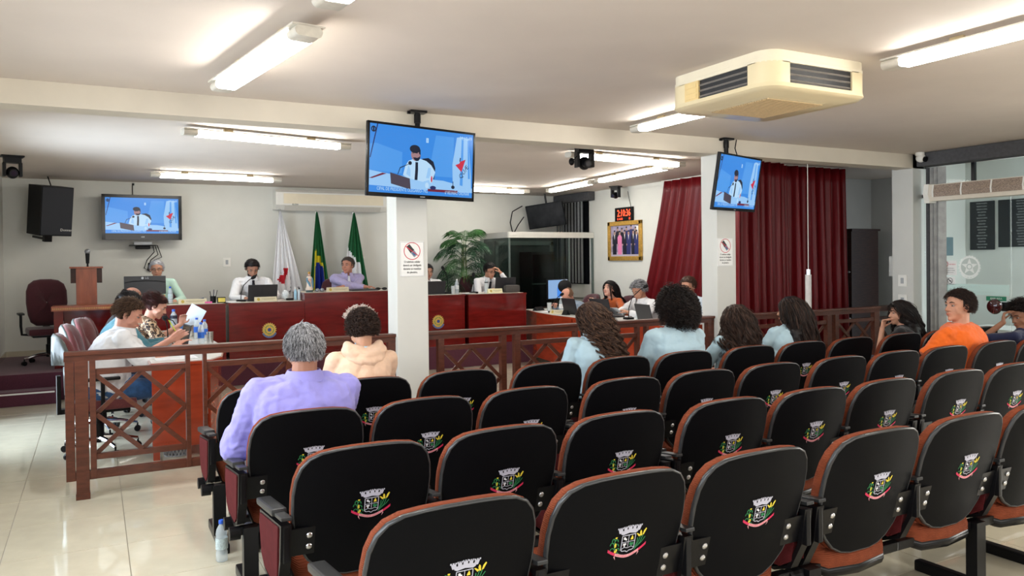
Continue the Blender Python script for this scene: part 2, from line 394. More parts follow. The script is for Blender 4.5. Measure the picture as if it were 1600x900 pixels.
# chair origin: centre of the back, on the floor, y=0 at the top of the back
def chair_meshes():
    D = {}
    mb = MB(); capped(mb, scaled(OL, .985), 0.05); loft_rings(mb, [(scaled(OL, .985), .05), (scaled(OL, .995), .054), (OL, .062), (OL, .070), (scaled(OL, .9), .070)])
    mb.sm = [True]*len(mb.f); D['shell'] = mb.mesh('back_shell', shell_m)
    mb = MB(); O2 = outline(.004); loft_rings(mb, [(scaled(OL, .984), .0505), (scaled(OL, .992), .0485), (O2, .054), (O2, .066), (scaled(OL, .98), .07)])
    mb.sm = [True]*len(mb.f); D['rim'] = mb.mesh('rim', rim_m)
    mb = MB(); O3 = outline(.002)
    loft_rings(mb, [(scaled(OL, .9), .068), (O3, .069), (outline(.005), .085), (outline(.002), .105), (scaled(OL, .95), .122), (scaled(OL, .8), .13), (scaled(OL, .5), .13), (scaled(OL, .03), .125)])
    mb.sm = [True]*len(mb.f); D['cushion'] = mb.mesh('back_cushion', orange_m)
    for k in ('shell', 'rim', 'cushion'): fixn(D[k])
    # seat: cushion and under-pan
    def seat_ring(s, z, zb=0):
        pts = []
        for x, y in [(-.235, .14), (-.245, .30), (-.245, .48), (-.225, .56), (-.15, .595), (0, .605), (.15, .595), (.225, .56), (.245, .48), (.245, .30), (.235, .14), (.17, .085), (0, .07), (-.17, .085)]:
            pts.append((x*s, .34+(y-.34)*s, z-.42*max(0, .26-y)))
        return pts
    mb = MB(); vs = []; n_ = 14
    for s_, z in ((.5, .36), (.93, .362), (1, .385), (1, .42), (.95, .445), (.8, .453), (.4, .45), (.05, .448)): vs += seat_ring(s_, z)
    fs = [(k*n_+i, k*n_+(i+1) % n_, (k+1)*n_+(i+1) % n_, (k+1)*n_+i) for k in range(7) for i in range(n_)]
    mb.add(vs, fs); mb.sm = [True]*len(mb.f); D['seat'] = mb.mesh('seat_cushion', orange_m); fixn(D['seat'])
    mb = MB(); vs = []
    for s_, z in ((.04, .335), (.8, .335), (.985, .35), (1.012, .372), (1.0, .39), (.9, .39)): vs += seat_ring(s_, z)
    fs = [(k*n_+i, k*n_+(i+1) % n_, (k+1)*n_+(i+1) % n_, (k+1)*n_+i) for k in range(5) for i in range(n_)]
    mb.add(vs, fs); mb.sm = [True]*len(mb.f); D['pan'] = mb.mesh('seat_pan', metal_m); fixn(D['pan'])
    # arm unit centred on x = 0
    P = [(.0, .615), (.42, .565), (.44, .50), (.40, .385), (.33, .335), (.16, .325), (.075, .36), (.02, .47)]
    mb = MB(); mb.prism([(y, z) for y, z in [(.04, .60), (.405, .555), (.415, .50), (.38, .395), (.32, .36), (.13, .352), (.07, .39)]], -.024, .024, plane='YZ')
    D['panel'] = mb.mesh('side_panel', redpan_m); fixn(D['panel'])
    mb = MB(); Pv = [Vector(p) for p in P]; cc = sum(Pv, Vector((0, 0)))/len(Pv)
    for i in range(len(P)):
        a = Pv[i]; b = Pv[(i+1) % len(P)]
        ia = cc+(a-cc)*.90; ib = cc+(b-cc)*.90
        mb.prism([tuple(a), tuple(b), tuple(ib), tuple(ia)], -.02, .02, plane='YZ')
    mb.box(-.012, .012, .0, .04, .47, .61, bev=.004)
    D['frame'] = mb.mesh('arm_frame', metal_m); fixn(D['frame'])
    mb = MB(); M = Matrix.Translation((0, .24, .617)) @ Matrix.Rotation(-math.radians(6.5), 4, 'X')
    mb.box(-.030, .030, -.12, .215, -.014, .014, M, bev=.011); mb.box(-.02, .02, -.25, -.12, -.012, .002, M, bev=.004)
    D['pad'] = mb.mesh('armrest', mat('armrest_black', (.02, .021, .022), .38, noise=.1, nscale=50)); fixn(D['pad'])
    mb = MB(); mb.box(-.175, .175, -.006, .006, .475, .60)                 # bracket: bridges two neighbouring backs
    D['bracket'] = None
    for sgn in (-1, 1):
        mb = MB()
        mb.box(min(sgn*.185, sgn*.302), max(sgn*.185, sgn*.302), -.004, .002, .475, .592, bev=.0015)
        mb.prism([(sgn*.298, -.004), (sgn*.304, -.004), (sgn*.304, .05), (sgn*.298, .05)], .475, .592)
        D['br%d' % sgn] = mb.mesh('mounting_bracket', metal_m); fixn(D['br%d' % sgn])
    mb = MB(); mb.smooth = False; mb.lathe([(.012, 0), (.012, .003), (.0095, .006), (.005, .008), (.001, .0085)], 12, Matrix.Rotation(PI/2, 4, 'X'))
    D['bolt'] = mb.mesh('bolt', bolt_m); fixn(D['bolt'])
    mb = MB(); mb.box(-.034, .034, .10, .155, .05, .335); mb.box(-.026, .026, -.09, .43, .0, .055, bev=.012)
    D['leg'] = mb.mesh('leg', metal_m); fixn(D['leg'])
    mb = MB(); mb.box(-.3025, .3025, .13, .17, .295, .335, bev=.006); mb.box(-.3025, .3025, .30, .335, .30, .33, bev=.006)
    D['beam'] = mb.mesh('seat_beam', metal_m); fixn(D['beam'])
    mb = MB()
    mb.cyl((-.05, 0, .305), (.0, 0, .305), .032, n=14)
    D['end'] = mb.mesh('beam_end_cap', black_m); fixn(D['end'])
    # printed coat of arms
    mb = MB(); cols = [mat('print_grey', (.50, .50, .60), .6, noise=.05), mat('print_yellow', (.75, .60, .05), .6, noise=.05), mat('print_green', (.02, .20, .07), .6, noise=.1), mat('print_red', (.60, .02, .09), .6, noise=.05), mat('print_pink', (.80, .38, .42), .6, noise=.05), mat('print_white', (.72, .72, .76), .6, noise=.03)]
    k_ = .00094; CX, CZ_ = 0.022, .655
    def Q(x, y, lift=.0): X = CX+(x*1.08+math.copysign(max(0, abs(x)-30)*.38, x))*k_; Z = CZ_+y*k_; return (X, bow(X, Z, .0492)-.0012-lift, Z)
    def pl(c, pts, lift=0): mb.cur = c; mb.poly([Q(x, y, lift) for x, y in pts])
    def ln(c, pts, wd, lift=0):
        for (x0, y0), (x1, y1) in zip(pts, pts[1:]):
            d = Vector((x1-x0, y1-y0)); 
            if d.length == 0: continue
            d.normalize(); nx, ny = -d.y*wd/2, d.x*wd/2
            pl(c, [(x0+nx, y0+ny), (x0-nx, y0-ny), (x1-nx, y1-ny), (x1+nx, y1+ny)], lift)
    # mural crown
    pl(0, [(-33, 32), (-26, 28), (0, 33), (26, 28), (33, 32), (36, 42), (0, 48), (-36, 42)])
    for cx, wd in ((-33, 12), (-17, 13), (0, 15), (17, 13), (33, 12)):
        yb = 44-abs(cx)*.12; sl = cx*.12
        pl(0, [(cx-wd/2, yb-4), (cx+wd/2, yb-4), (cx+wd/2+sl, yb+13), (cx-wd/2+sl, yb+13)])
        for q in (-.5, 0, .5): pl(0, [(cx+wd*q-2+sl, yb+12), (cx+wd*q+2+sl, yb+12), (cx+wd*q+2+sl, yb+18), (cx+wd*q-2+sl, yb+18)])
    for cx in (-24, -8, 8, 24): mb.cur = 0
    # shield
    ln(0, [(-27, 24), (27, 24), (27, -30), (20, -36), (8, -36), (0, -42), (-8, -36), (-20, -36), (-27, -30), (-27, 24)], 3)
    ln(0, [(0, 24), (0, -22)], 2.2); ln(0, [(-27, -2), (27, -2)], 2.2); ln(0, [(-27, -28), (-14, -22), (0, -26), (14, -22), (27, -28)], 2.2)
    pl(5, [(-20, 18), (-14, 18), (-11, 12), (-7, 11), (-7, 6), (-10, 2), (-12, 7), (-18, 8), (-21, 12)])
    pl(5, [(-20, -6), (-8, -6), (-7, -12), (-11, -14), (-12, -21), (-16, -21), (-17, -14), (-21, -12)])
    pl(1, [(14, 21), (18, 14), (20, 4), (8, 4), (9, 10), (12, 16)])
    pl(2, [(6, -8), (12, -5), (16, -10), (22, -6), (23, -16), (16, -20), (8, -18)])
    # corn plant on the left
    ln(2, [(-30, -46), (-44, -28), (-50, -4), (-48, 16)], 2.4)
    for x, y, dx in ((-50, -2, -10), (-48, -10, 11), (-46, -24, -13), (-42, -28, 9), (-49, 8, 9), (-48, 12, -8)):
        ln(2, [(x, y), (x+dx*.6, y+9), (x+dx, y+4), (x+dx*1.1, y-3)], 2.6)
    pl(1, [(-49, 20), (-44, 18), (-42, 24), (-48, 25)]); pl(1, [(-48, -16), (-43, -14), (-43, -3), (-46, 3), (-49, -5)]); pl(1, [(-47, -36), (-41, -36), (-38, -26), (-42, -20), (-47, -26)])
    # wheat on the right
    for pts in ([(28, -40), (40, -12), (45, 12)], [(30, -38), (46, -14), (52, 12)], [(32, -34), (52, -12), (60, 4)], [(30, -30), (36, -12), (36, 6)]): ln(2, pts, 2.6)
    for pts in ([(40, 8), (44, 14), (34, 24), (30, 24)], [(43, 10), (49, 10), (47, 28), (43, 34), (41, 26)], [(50, 12), (55, 14), (62, 34), (59, 38), (53, 28)]): pl(1, pts)
    # ribbon
    def arc(t, off=0): return (t*66, -52+abs(t)**2*34-off)
    for a, b, c in ((-1.0, -.66, 3), (-.66, .66, 4), (.66, 1.0, 3)):
        ks = 8
        for i in range(ks):
            t0 = a+(b-a)*i/ks; t1 = a+(b-a)*(i+1)/ks
            pl(c, [arc(t0, 11), arc(t1, 11), arc(t1), arc(t0)], .0003 if c == 4 else 0)
    pl(4, [arc(-.66, 11), (-40, -66), (-46, -52)]); pl(4, [arc(.66, 11), (40, -64), (46, -52)])
    s_ = 'PRESIDENTE OLEGARIO'; mb.cur = 3
    for i, ch in enumerate(s_):
        if ch == ' ': continue
        t = (i-(len(s_)-1)/2)/len(s_)*1.25; px_, py_ = arc(t, 8.5)
        vs, fs = text_geo(ch, 8.5); mb.add([Q(px_+vx, py_+vy+t*vx*.6, .0006) for vx, vy in vs], fs)
    D['emblem'] = mb.mesh('coat_of_arms', cols)
    return D
CD = chair_meshes()
def aud_chair(x, y, label, left_end=False, right_end=False, leg=None, group='auditorium chairs'):
    t = empty('auditorium_chair', (x, y, 0), label=label, cat='chair', group=group)
    link('back_shell', CD['shell'], t); link('rim', CD['rim'], t); link('back_cushion', CD['cushion'], t); link('coat_of_arms', CD['emblem'], t)
    link('seat_cushion', CD['seat'], t, (0, .075, 0)); link('seat_pan', CD['pan'], t, (0, .075, 0)); link('seat_beam', CD['beam'], t, (0, .05, 0))
    def arm(dx):
        f = link('arm_frame', CD['frame'], t, (dx, .085, 0)); link('side_panel', CD['panel'], t, (dx, .085, 0)); link('armrest', CD['pad'], t, (dx, .085, 0))
    arm(-.3025)
    if right_end: arm(.3025)
    for s_ in (-1, 1):
        b = link('mounting_bracket', CD['br%d' % s_], t, (0, .256, .02)); b.rotation_euler[0] = .264
        for z in (.51, .558): link('bolt', CD['bolt'], b, (s_*.212, -.004, z))
    if left_end: link('leg', CD['leg'], t, (-.26, .05, 0)); [link('beam_end_cap', CD['end'], t, (-.3025, yy, 0)) for yy in (.20, .367)]
    if right_end: link('leg', CD['leg'], t, (.20, .05, 0)); [link('beam_end_cap', CD['end'], t, (.3525, yy, 0)) for yy in (.20, .367)]
    if leg: link('leg', CD['leg'], t, (.26, .05, 0))
    return t
ORD = ['leftmost', 'second', 'third', 'fourth', 'fifth', 'sixth', 'seventh', 'eighth', 'ninth', 'tenth', 'eleventh', 'twelfth', 'thirteenth', 'fourteenth']
ROWN = ['the nearest row', 'the second nearest row', 'the third nearest row', 'the front row']
WHO = {(2, 0): 'under the man in the lavender shirt', (3, 1): 'holding the boy in the beige hoodie', (3, 4): 'holding the person with curly brown hair',
       (3, 5): 'holding the person with afro hair', (3, 6): 'holding the girl with wavy brown hair', (3, 7): 'holding the girl with straight dark hair',
       (3, 10): 'holding the person in black', (2, 9): 'holding the person in orange', (2, 10): 'holding the boy at the right edge'}
CX0, CP, CGAP, RY0, RP = .905, .6045, .068, 2.06, .836
def cx(k): return CX0+CP*k+CGAP*(k//3)
def ry(r): return RY0+RP*r
for r, nmax in ((0, 6), (1, 9), (2, 12), (3, 12)):
    for k in range(nmax):
        x = cx(k)+(.035, .02, 0, -.03)[r]
        if x > 8.6: continue
        lab = 'black-backed auditorium chair with russet cushion, %s from left in %s' % (ORD[k], ROWN[r])
        if (r, k) in WHO: lab = 'auditorium chair in %s, %s' % (ROWN[r], WHO[(r, k)])
        aud_chair(x, ry(r), lab, left_end=(k % 3 == 0), right_end=(k % 3 == 2 or k == nmax-1), leg=(r == 0 and k == 4))

# ------------------------------------------------------------------ office chairs
def office_chair(loc, rz, label, fab=offch_m, shell=black_m, arms=True, group='swivel office chairs', seat_z=.46, back_top=1.0):
    t = empty('office_chair', loc, rz, label=label, cat='chair', group=group)       # local: sitter faces +Y
    bt = back_top-seat_z
    prof = [(0, .0), (.005, .12), (.05, .185), (.14, .215), (.28, .232), (.42, .228), (.50, .20), (.545, .14), (.56, .06), (.562, .0)]
    def ring(s, y):
        ol = [(-w_, z) for z, w_ in reversed(prof[:-1])]+[(w_, z) for z, w_ in prof[1:-1]]
        return [(x*s, -.24+y+.06*(x/.23)**2-(z-.1)*.16, seat_z+.03+(.28+(z-.28)*s)*bt/.56) for x, z in ol]
    def loft(name, spec, m_):
        mb = MB(); rs = [ring(s, y) for s, y in spec]; n_ = len(rs[0]); vs = [p for r_ in rs for p in r_]
        mb.add(vs, [(k*n_+i, k*n_+(i+1) % n_, (k+1)*n_+(i+1) % n_, (k+1)*n_+i) for k in range(len(rs)-1) for i in range(n_)])
        return part(name, mb, m_, t, smooth='all')
    loft('back_shell', [(.03, -.035), (.5, -.035), (.9, -.03), (1, -.015), (1.0, 0), (.9, .0)], shell)
    loft('backrest', [(.9, -.005), (1.0, .0), (1.02, .02), (.98, .045), (.8, .06), (.4, .06), (.03, .055)], fab)
    mb = MB(); mb.box(-.25, .25, -.23, .27, seat_z-.07, seat_z+.02, bev=.045); part('seat', mb, fab, t, smooth=50)
    mb = MB(); mb.box(-.2, .2, -.2, .22, seat_z-.095, seat_z-.065, bev=.01); mb.box(-.04, .04, -.29, -.1, seat_z-.10, seat_z-.06); mb.box(-.04, .04, -.31, -.28, seat_z-.1, seat_z+.22); part('mechanism', mb, black_m, t)
    mb = MB(); mb.cyl((0, 0, .10), (0, 0, seat_z-.09), .028); mb.cyl((0, 0, .09), (0, 0, .25), .04); part('gas_column', mb, black_m, t, smooth=40)
    b = MB()
    for k in range(5):
        a = 2*PI*k/5+.3; dx, dy = math.cos(a), math.sin(a)
        b.tube([(dx*.03, dy*.03, .125), (dx*.15, dy*.15, .12), (dx*.30, dy*.30, .085)], [.024, .020, .014], 8)
    part('star_base', b, chrome_m, t, smooth=40)
    for k in range(5):
        a = 2*PI*k/5+.3; dx, dy = math.cos(a), math.sin(a); b = MB()
        for s_ in (-.014, .014): b.cyl((dx*.30-dy*(s_-.009), dy*.30+dx*(s_-.009), .03), (dx*.30-dy*(s_+.009), dy*.30+dx*(s_+.009), .03), .028, n=14)
        b.cyl((dx*.30, dy*.30, .03), (dx*.30, dy*.30, .085), .008); part('caster', b, black_m, t, smooth=40)
    if arms:
        for s_ in (-1, 1):
            b = MB(); b.tube([(s_*.2, .0, seat_z-.07), (s_*.30, .0, seat_z-.06), (s_*.31, .0, seat_z+.05), (s_*.31, .0, seat_z+.19)], .016, 8)
            b.box(s_*.31-.035, s_*.31+.035, -.12, .13, seat_z+.19, seat_z+.215, bev=.01); part('armrest', b, black_m, t, smooth=40)
    return t
gshell = mat('chair_shell_grey', (.11, .125, .12), .4, noise=.05)
office_chair((-.52, 11.72, .335), PI+.15, 'empty maroon high-back office chair on the dais at far left', back_top=1.05, seat_z=.45)
office_chair((.02, 7.55, 0), -PI/2+.1, 'rose fabric office chair under the man in the white polo shirt', fab=offch2_m, shell=gshell, back_top=1.0)
office_chair((.05, 8.35, 0), -PI/2-.1, 'rose fabric office chair behind the person in the teal shirt', fab=offch2_m, shell=gshell, back_top=1.02)
office_chair((.13, 9.15, 0), -PI/2-.25, 'rose fabric office chair of the woman in the leopard-print blouse', fab=offch2_m, shell=gshell, back_top=1.02)
office_chair((.2, 10.0, 0), -PI/2, 'rose fabric office chair farthest back at the left desk', fab=offch2_m, shell=gshell, back_top=.98)
B_Z = .335
for x, lab, rz in ((.80, 'office chair behind the computer monitor on the dais', PI), (2.04, 'office chair of the bearded man in white shirt on the dais', PI), (3.36, 'maroon office chair of the man in the purple shirt', PI-.05), (4.76, 'office chair on the dais hidden behind the left column', PI), (5.74, 'maroon office chair of the man holding his forehead', PI)):
    office_chair((x, 11.98, B_Z), rz, lab, back_top=.98)
office_chair((7.0, 10.75, 0), PI/2, 'office chair of the bald man bowed over the right desk', back_top=1.0)
office_chair((7.12, 9.85, 0), PI/2+.1, 'maroon office chair of the woman in the orange jacket', back_top=1.0)
office_chair((7.12, 8.85, 0), PI/2, 'maroon office chair of the grey-haired man in white shirt', back_top=1.0)
office_chair((7.2, 7.95, 0), PI/2, 'maroon office chair of the brown-haired man by the right column', back_top=1.0)

# ------------------------------------------------------------------ desks
def emblem_gold(parent, x, y, z, r=.10):
    c = [mat('emblem_gold', (.62, .42, .10), .35, metal=.4, noise=.15, nscale=80), mat('emblem_blue', (.03, .06, .25), .4, noise=.1), mat('emblem_green', (.05, .25, .08), .4, noise=.1), mat('emblem_ribbon', (.10, .14, .30), .4, noise=.1)]
    mb = MB(); n_ = 40
    def disc(col, rad, yy, star=0):
        mb.cur = col; pts = []
        for i in range(n_):
            a = 2*PI*i/n_; rr = rad*(1+star*(1 if i % 2 else -1)); pts.append((x+rr*math.cos(a), z+rr*math.sin(a)+.01))
        mb.prism(pts, yy, y, plane='XZ')
    disc(0, r*.88, y-.008, .10); disc(2, r*.60, y-.010); disc(0, r*.5, y-.013); disc(1, r*.24, y-.016)
    mb.cur = 0
    for k in range(5):
        a = PI/2+2*PI*k/5; mb.prism([(x+.78*r*math.cos(a), z+.01+.78*r*math.sin(a)), (x+.2*r*math.cos(a+.63), z+.01+.2*r*math.sin(a+.63)), (x+.2*r*math.cos(a-.63), z+.01+.2*r*math.sin(a-.63))], y-.0145, y, plane='XZ')
    mb.cur = 3; pts = [(x+r*1.0*math.cos(a), z+.0+r*1.0*math.sin(a)) for a in [PI*1.12+PI*.76*i/12 for i in range(13)]]+[(x+r*.78*math.cos(a), z+.0+r*.78*math.sin(a)) for a in [PI*1.88-PI*.76*i/12 for i in range(13)]]
    mb.prism(pts, y-.017, y, plane='XZ')
    return part('gold_republic_emblem', mb, c, parent)
def dais_desk(x0, x1, zt, label, emblem=None, y0=10.74, y1=11.45, sides=True):
    t = empty('dais_desk', (x0, y0, .335), label=label, cat='desk', group='mahogany desks on the dais')
    W = x1-x0; D = y1-y0; H = zt-.335
    mb = MB(); mb.box(0, W, 0, .03, 0, H-.03); part('front_panel', mb, maho_m, t)
    for a, b in ((0, .03), (W-.03, W)):
        mb = MB(); mb.box(a, b, -.006, 0, .045, H-.03); part('edge_moulding', mb, maho_m, t)
    mb = MB(); mb.box(0, W, -.012, 0, 0, .045); part('plinth', mb, maho_m, t)
    mb = MB(); mb.box(0, .03, .03, D, 0, H-.03); part('side_panel', mb, maho_m, t)
    mb = MB(); mb.box(W-.03, W, .03, D, 0, H-.03); part('side_panel', mb, maho_m, t)
    mb = MB(); mb.box(-.006, W+.006, -.02, D, H-.03, H-.004, bev=.006); part('desktop', mb, maho_m, t)
    mb = MB(); mb.box(.03, W-.03, .03, D-.01, H-.0038, H); part('top_inlay', mb, counter_m, t)
    if emblem: emblem_gold(t, emblem-x0, -.001, .70-.335)
    return t
dais_desk(.42, 1.505, 1.085, 'dark red dais desk under the computer monitor')
dais_desk(1.545, 2.525, 1.085, 'dark red dais desk with gold emblem, left of the taller desk', emblem=2.055)
dais_desk(2.530, 3.90, 1.19, 'taller dark red dais desk of the man in the purple shirt')
dais_desk(3.905, 4.925, 1.10, 'dark red dais desk with gold emblem beside the left column', emblem=4.49)
dais_desk(4.99, 5.985, 1.095, 'dark red dais desk at right with the cream nameplate')
# counter at far left with carved edge
t = empty('wooden_counter', (-.46, 11.0, .335), label='low wooden counter with dentil-carved edge in front of the lectern', cat='counter')
mb = MB(); mb.box(0, .87, 0, .35, .735, .765, bev=.004); part('counter_top', mb, lect_m, t)
mb = MB(); mb.box(.02, .12, .05, .08, 0, .735); mb.box(.12, .85, .22, .25, 0, .735); part('back_board', mb, maho_m, t)
mb = MB(); mb.box(-.004, .874, -.008, 0, .705, .765); part('front_edge', mb, lect_m, t)
mb = MB()
for i in range(44): mb.box(.008+i*.0195, .02+i*.0195, -.012, -.007, .722, .742)
tag(part('dentil_carving', mb, mat('carved_gilt', (.5, .27, .09), .4, noise=.2, nscale=60), t), kind='stuff')
# lectern
t = empty('lectern', (-.085, 11.55, .335), label='reddish wooden lectern with slanted top behind the carved counter', cat='lectern')
mb = MB(); mb.box(-.118, .118, -.15, .15, 0, 1.22, bev=.004); part('pedestal', mb, lect_m, t)
[part('reading_box_side', MB().box(min(a, b), max(a, b), -.14, .2, 1.035, 1.225), wood_dark_m, t) for a, b in ((-.178, -.119), (.119, .178))]
mb = MB(); mb.box(-.19, .19, -.175, .22, 1.222, 1.245, bev=.004); part('top_board', mb, lect_m, t)

def curved_desk(plan, zt, label, loc, skirt_pts, feet, m_):
    t = empty('curved_desk', loc, label=label, cat='desk', group='curved council desks')
    lx, ly = loc[0], loc[1]
    P = [(x-lx, y-ly) for x, y in plan]
    mb = MB(); mb.prism(P, zt-.03, zt-.006); part('desktop', mb, m_, t)
    c = Vector((sum(p[0] for p in P)/len(P), sum(p[1] for p in P)/len(P)))
    mb = MB(); mb.prism([tuple(c+(Vector(p)-c)*.97) for p in P], zt-.0058, zt); part('top_inlay', mb, mat('counter_pale', (.70, .70, .66), .25, noise=.04), t)
    for seg in skirt_pts:
        mb = MB()
        for (xa, ya), (xb, yb) in zip(seg, seg[1:]):
            a = Vector((xa-lx, ya-ly)); b = Vector((xb-lx, yb-ly)); d = (b-a).normalized(); nn = Vector((-d.y, d.x))*.012
            mb.prism([tuple(a+nn), tuple(a-nn), tuple(b-nn), tuple(b+nn)], .11, zt-.03)
        part('skirt_panel', mb, m_, t)
        mb = MB()
        for (xa, ya), (xb, yb) in zip(seg, seg[1:]):
            a = Vector((xa-lx, ya-ly)); b = Vector((xb-lx, yb-ly)); d = (b-a).normalized(); nn = Vector((-d.y, d.x))*.018
            mb.prism([tuple(a+nn), tuple(a-nn), tuple(b-nn), tuple(b+nn)], .10, .145)
        part('bottom_moulding', mb, m_, t)
    for x, y in feet:
        mb = MB(); mb.box(x-lx-.025, x-lx+.025, y-ly-.025, y-ly+.025, 0, .1); part('foot', mb, m_, t)
    return t
lp = [(.385, 6.93), (.86, 6.95), (.97, 7.15), (1.06, 7.7), (1.10, 8.3), (1.09, 9.0), (1.02, 9.7), (.90, 10.35), (.42, 10.35), (.40, 8.7)]
curved_desk(lp, .80, 'curved orange-red desk at left where the man in the white polo sits', (.4, 7.0, 0),
            [[(.40, 6.96), (.82, 6.97)], [(.84, 6.99), (.93, 7.2), (1.02, 7.7), (1.06, 8.3), (1.05, 9.0), (.98, 9.7), (.88, 10.3)]], [(.43, 7.0), (.80, 7.0), (.98, 8.3), (.9, 10.2)], maho2_m)
rp_ = [(6.20, 11.2), (6.02, 10.5), (5.90, 9.8), (5.87, 9.0), (5.90, 8.2), (6.0, 7.3), (6.58, 7.28), (6.58, 9.0), (6.62, 10.2), (6.70, 11.25)]
curved_desk(rp_, .80, 'curved orange-red desk at right in front of the four seated officials', (6.2, 9.0, 0),
            [[(6.22, 11.15), (6.05, 10.5), (5.93, 9.8), (5.91, 9.28)], [(5.905, 9.24), (5.90, 9.0), (5.93, 8.2), (6.03, 7.33), (6.55, 7.31)]], [(6.2, 11.05), (5.96, 9.3), (6.06, 7.4), (6.5, 7.4)], maho2_m)
# ------------------------------------------------------------------ fluorescent fittings
glow_m = mat('tube_glow', (1, 1, 1), .4, emit=(1, .97, .90), estr=23)
house_m = mat('fitting_white', (.62, .58, .50), .45, noise=.06, nscale=30)
def fitting(x0, y0, x1, y1, label, z=2.755, wid=.10):
    L = math.hypot(x1-x0, y1-y0); a = math.atan2(y1-y0, x1-x0)
    t = empty('fluorescent_fitting', (x0, y0, z), a, label=label, cat='light', group='fluorescent ceiling lights')
    def oval(s=1):
        return [(math.copysign(wid*.28, math.cos(q))*s+.028*s*math.cos(q), .028*s*math.sin(q)) for q in [2*PI*i/16 for i in range(16)]]
    def sweep(mb, a_, b_, s=1, dz=0):
        o = oval(s); vs = [(a_, p[0], p[1]+dz) for p in o]+[(b_, p[0], p[1]+dz) for p in o]; n_ = 16
        mb.add(vs, [(i, (i+1) % n_, n_+(i+1) % n_, n_+i) for i in range(n_)]+[tuple(range(n_-1, -1, -1)), tuple(range(n_, 2*n_))])
    mb = MB(); sweep(mb, .115, L-.115, .97, -.002); part('diffuser', mb, glow_m, t, smooth=50)
    for a_, b_ in ((0, .12), (L-.12, L)):
        mb = MB(); sweep(mb, a_, b_); part('end_cap', mb, house_m, t, smooth=50)
    mb = MB(); mb.box(.0, L, -wid*.55, wid*.55, .024, .034); part('backplate', mb, house_m, t)
    for q in (.25, .75):
        mb = MB(); mb.box(L*q-.04, L*q+.04, -.012, .012, .03, CZ-z-.001); part('mounting_clip', mb, mat('clip_brass', (.5, .38, .2), .4, noise=.1), t)
    return t
fitting(.935, 3.80, .735, 5.28, 'fluorescent ceiling fitting hanging alone at upper left, nearest the camera', z=2.72, wid=.15)
fitting(.905, 3.36, 1.04, 1.95, 'unlit end of a ceiling fitting just entering the top of the frame', z=2.72, wid=.15)
fitting(.70, 7.40, 2.28, 7.72, 'fluorescent ceiling fitting just beyond the beam, left of the hanging television', wid=.11)
fitting(.66, 11.10, 2.33, 11.22, 'fluorescent ceiling fitting near the back wall, above the wall television', wid=.11)
fitting(5.00, 11.42, 6.50, 11.55, 'fluorescent ceiling fitting at back, right of the left column above the palm')
fitting(6.76, 11.30, 6.60, 9.72, 'farther of two slanting fluorescent fittings leading to the corner blinds')
fitting(6.58, 9.60, 6.42, 7.75, 'nearer of two slanting fluorescent fittings, ending by the right column')
fitting(4.62, 7.30, 6.45, 7.55, 'fluorescent ceiling fitting behind the middle camera under the beam')
fitting(4.29, 5.66, 4.27, 4.15, 'fluorescent ceiling fitting beyond the cream ceiling air conditioner')
fitting(4.27, 3.12, 4.24, 1.35, 'fluorescent ceiling fitting at upper right, nearest the camera', wid=.12)

# ------------------------------------------------------------------ cassette air conditioner on ceiling
t = empty('ceiling_air_conditioner', (3.46, 3.29, CZ), label='big cream square ceiling air conditioner with dark louvres', cat='air conditioner')
ac_m = mat('ac_cream', (.78, .66, .42), .35, noise=.03, nscale=5, coat=.2); ac2_m = mat('ac_cream_pale', (.80, .72, .55), .4, noise=.03, nscale=6)
W_, D_ = .88, .90
def rrect(x0, x1, y0, y1, r, n_=5):
    out = []
    for cx_, cy_, a0 in ((x1-r, y0+r, -PI/2), (x1-r, y1-r, 0), (x0+r, y1-r, PI/2), (x0+r, y0+r, PI)):
        for i in range(n_+1): a = a0+PI/2*i/n_; out.append((cx_+r*math.cos(a), cy_+r*math.sin(a)))
    return out
def loftxy(mb, specs):
    vs = []; n_ = 0
    for (x0, x1, y0, y1, r, z) in specs:
        p = rrect(x0, x1, y0, y1, r); n_ = len(p); vs += [(a, b, z) for a, b in p]
    mb.add(vs, [(k*n_+i, k*n_+(i+1) % n_, (k+1)*n_+(i+1) % n_, (k+1)*n_+i) for k in range(len(specs)-1) for i in range(n_)]+[tuple(range(n_)), tuple(range(len(vs)-n_, len(vs)))])
mb = MB(); loftxy(mb, [(.012, W_-.012, .012, D_-.012, .10, -.19), (.012, W_-.012, .012, D_-.012, .10, -.002)]); part('inner_case', mb, mat('ac_dark', (.02, .02, .022), .5, noise=.1), t, smooth=40)
mb = MB(); loftxy(mb, [(0, W_, 0, D_, .11, -.072), (0, W_, 0, D_, .11, -.05), (.004, W_-.004, .004, D_-.004, .108, -.048), (.004, W_-.004, .004, D_-.004, .108, -.001)]); part('upper_band', mb, ac2_m, t, smooth=40)
mb = MB(); loftxy(mb, [(.02, W_-.02, .02, D_-.02, .10, -.235), (-.005, W_+.005, -.005, D_+.005, .115, -.215), (0, W_, 0, D_, .11, -.19)]); part('lower_rim', mb, ac_m, t, smooth=40)
for cx_, cy_ in ((0, 0), (W_, 0), (0, D_), (W_, D_)):
    mb = MB(); sx = 1 if cx_ == 0 else -1; sy = 1 if cy_ == 0 else -1; r = .11
    arc = [(cx_+sx*(r-r*math.sin(a)), cy_+sy*(r-r*math.cos(a))) for a in [PI/2*i/6 for i in range(7)]]
    pts = [(cx_+sx*.17, cy_)]+arc+[(cx_, cy_+sy*.17)]
    inn = [(cx_+sx*.17, cy_+sy*.02)]+[(cx_+sx*.13, cy_+sy*.13)]+[(cx_+sx*.02, cy_+sy*.17)]
    mb.prism(pts+inn[::-1], -.195, -.068); part('corner_cover', mb, ac_m, t, smooth=40)
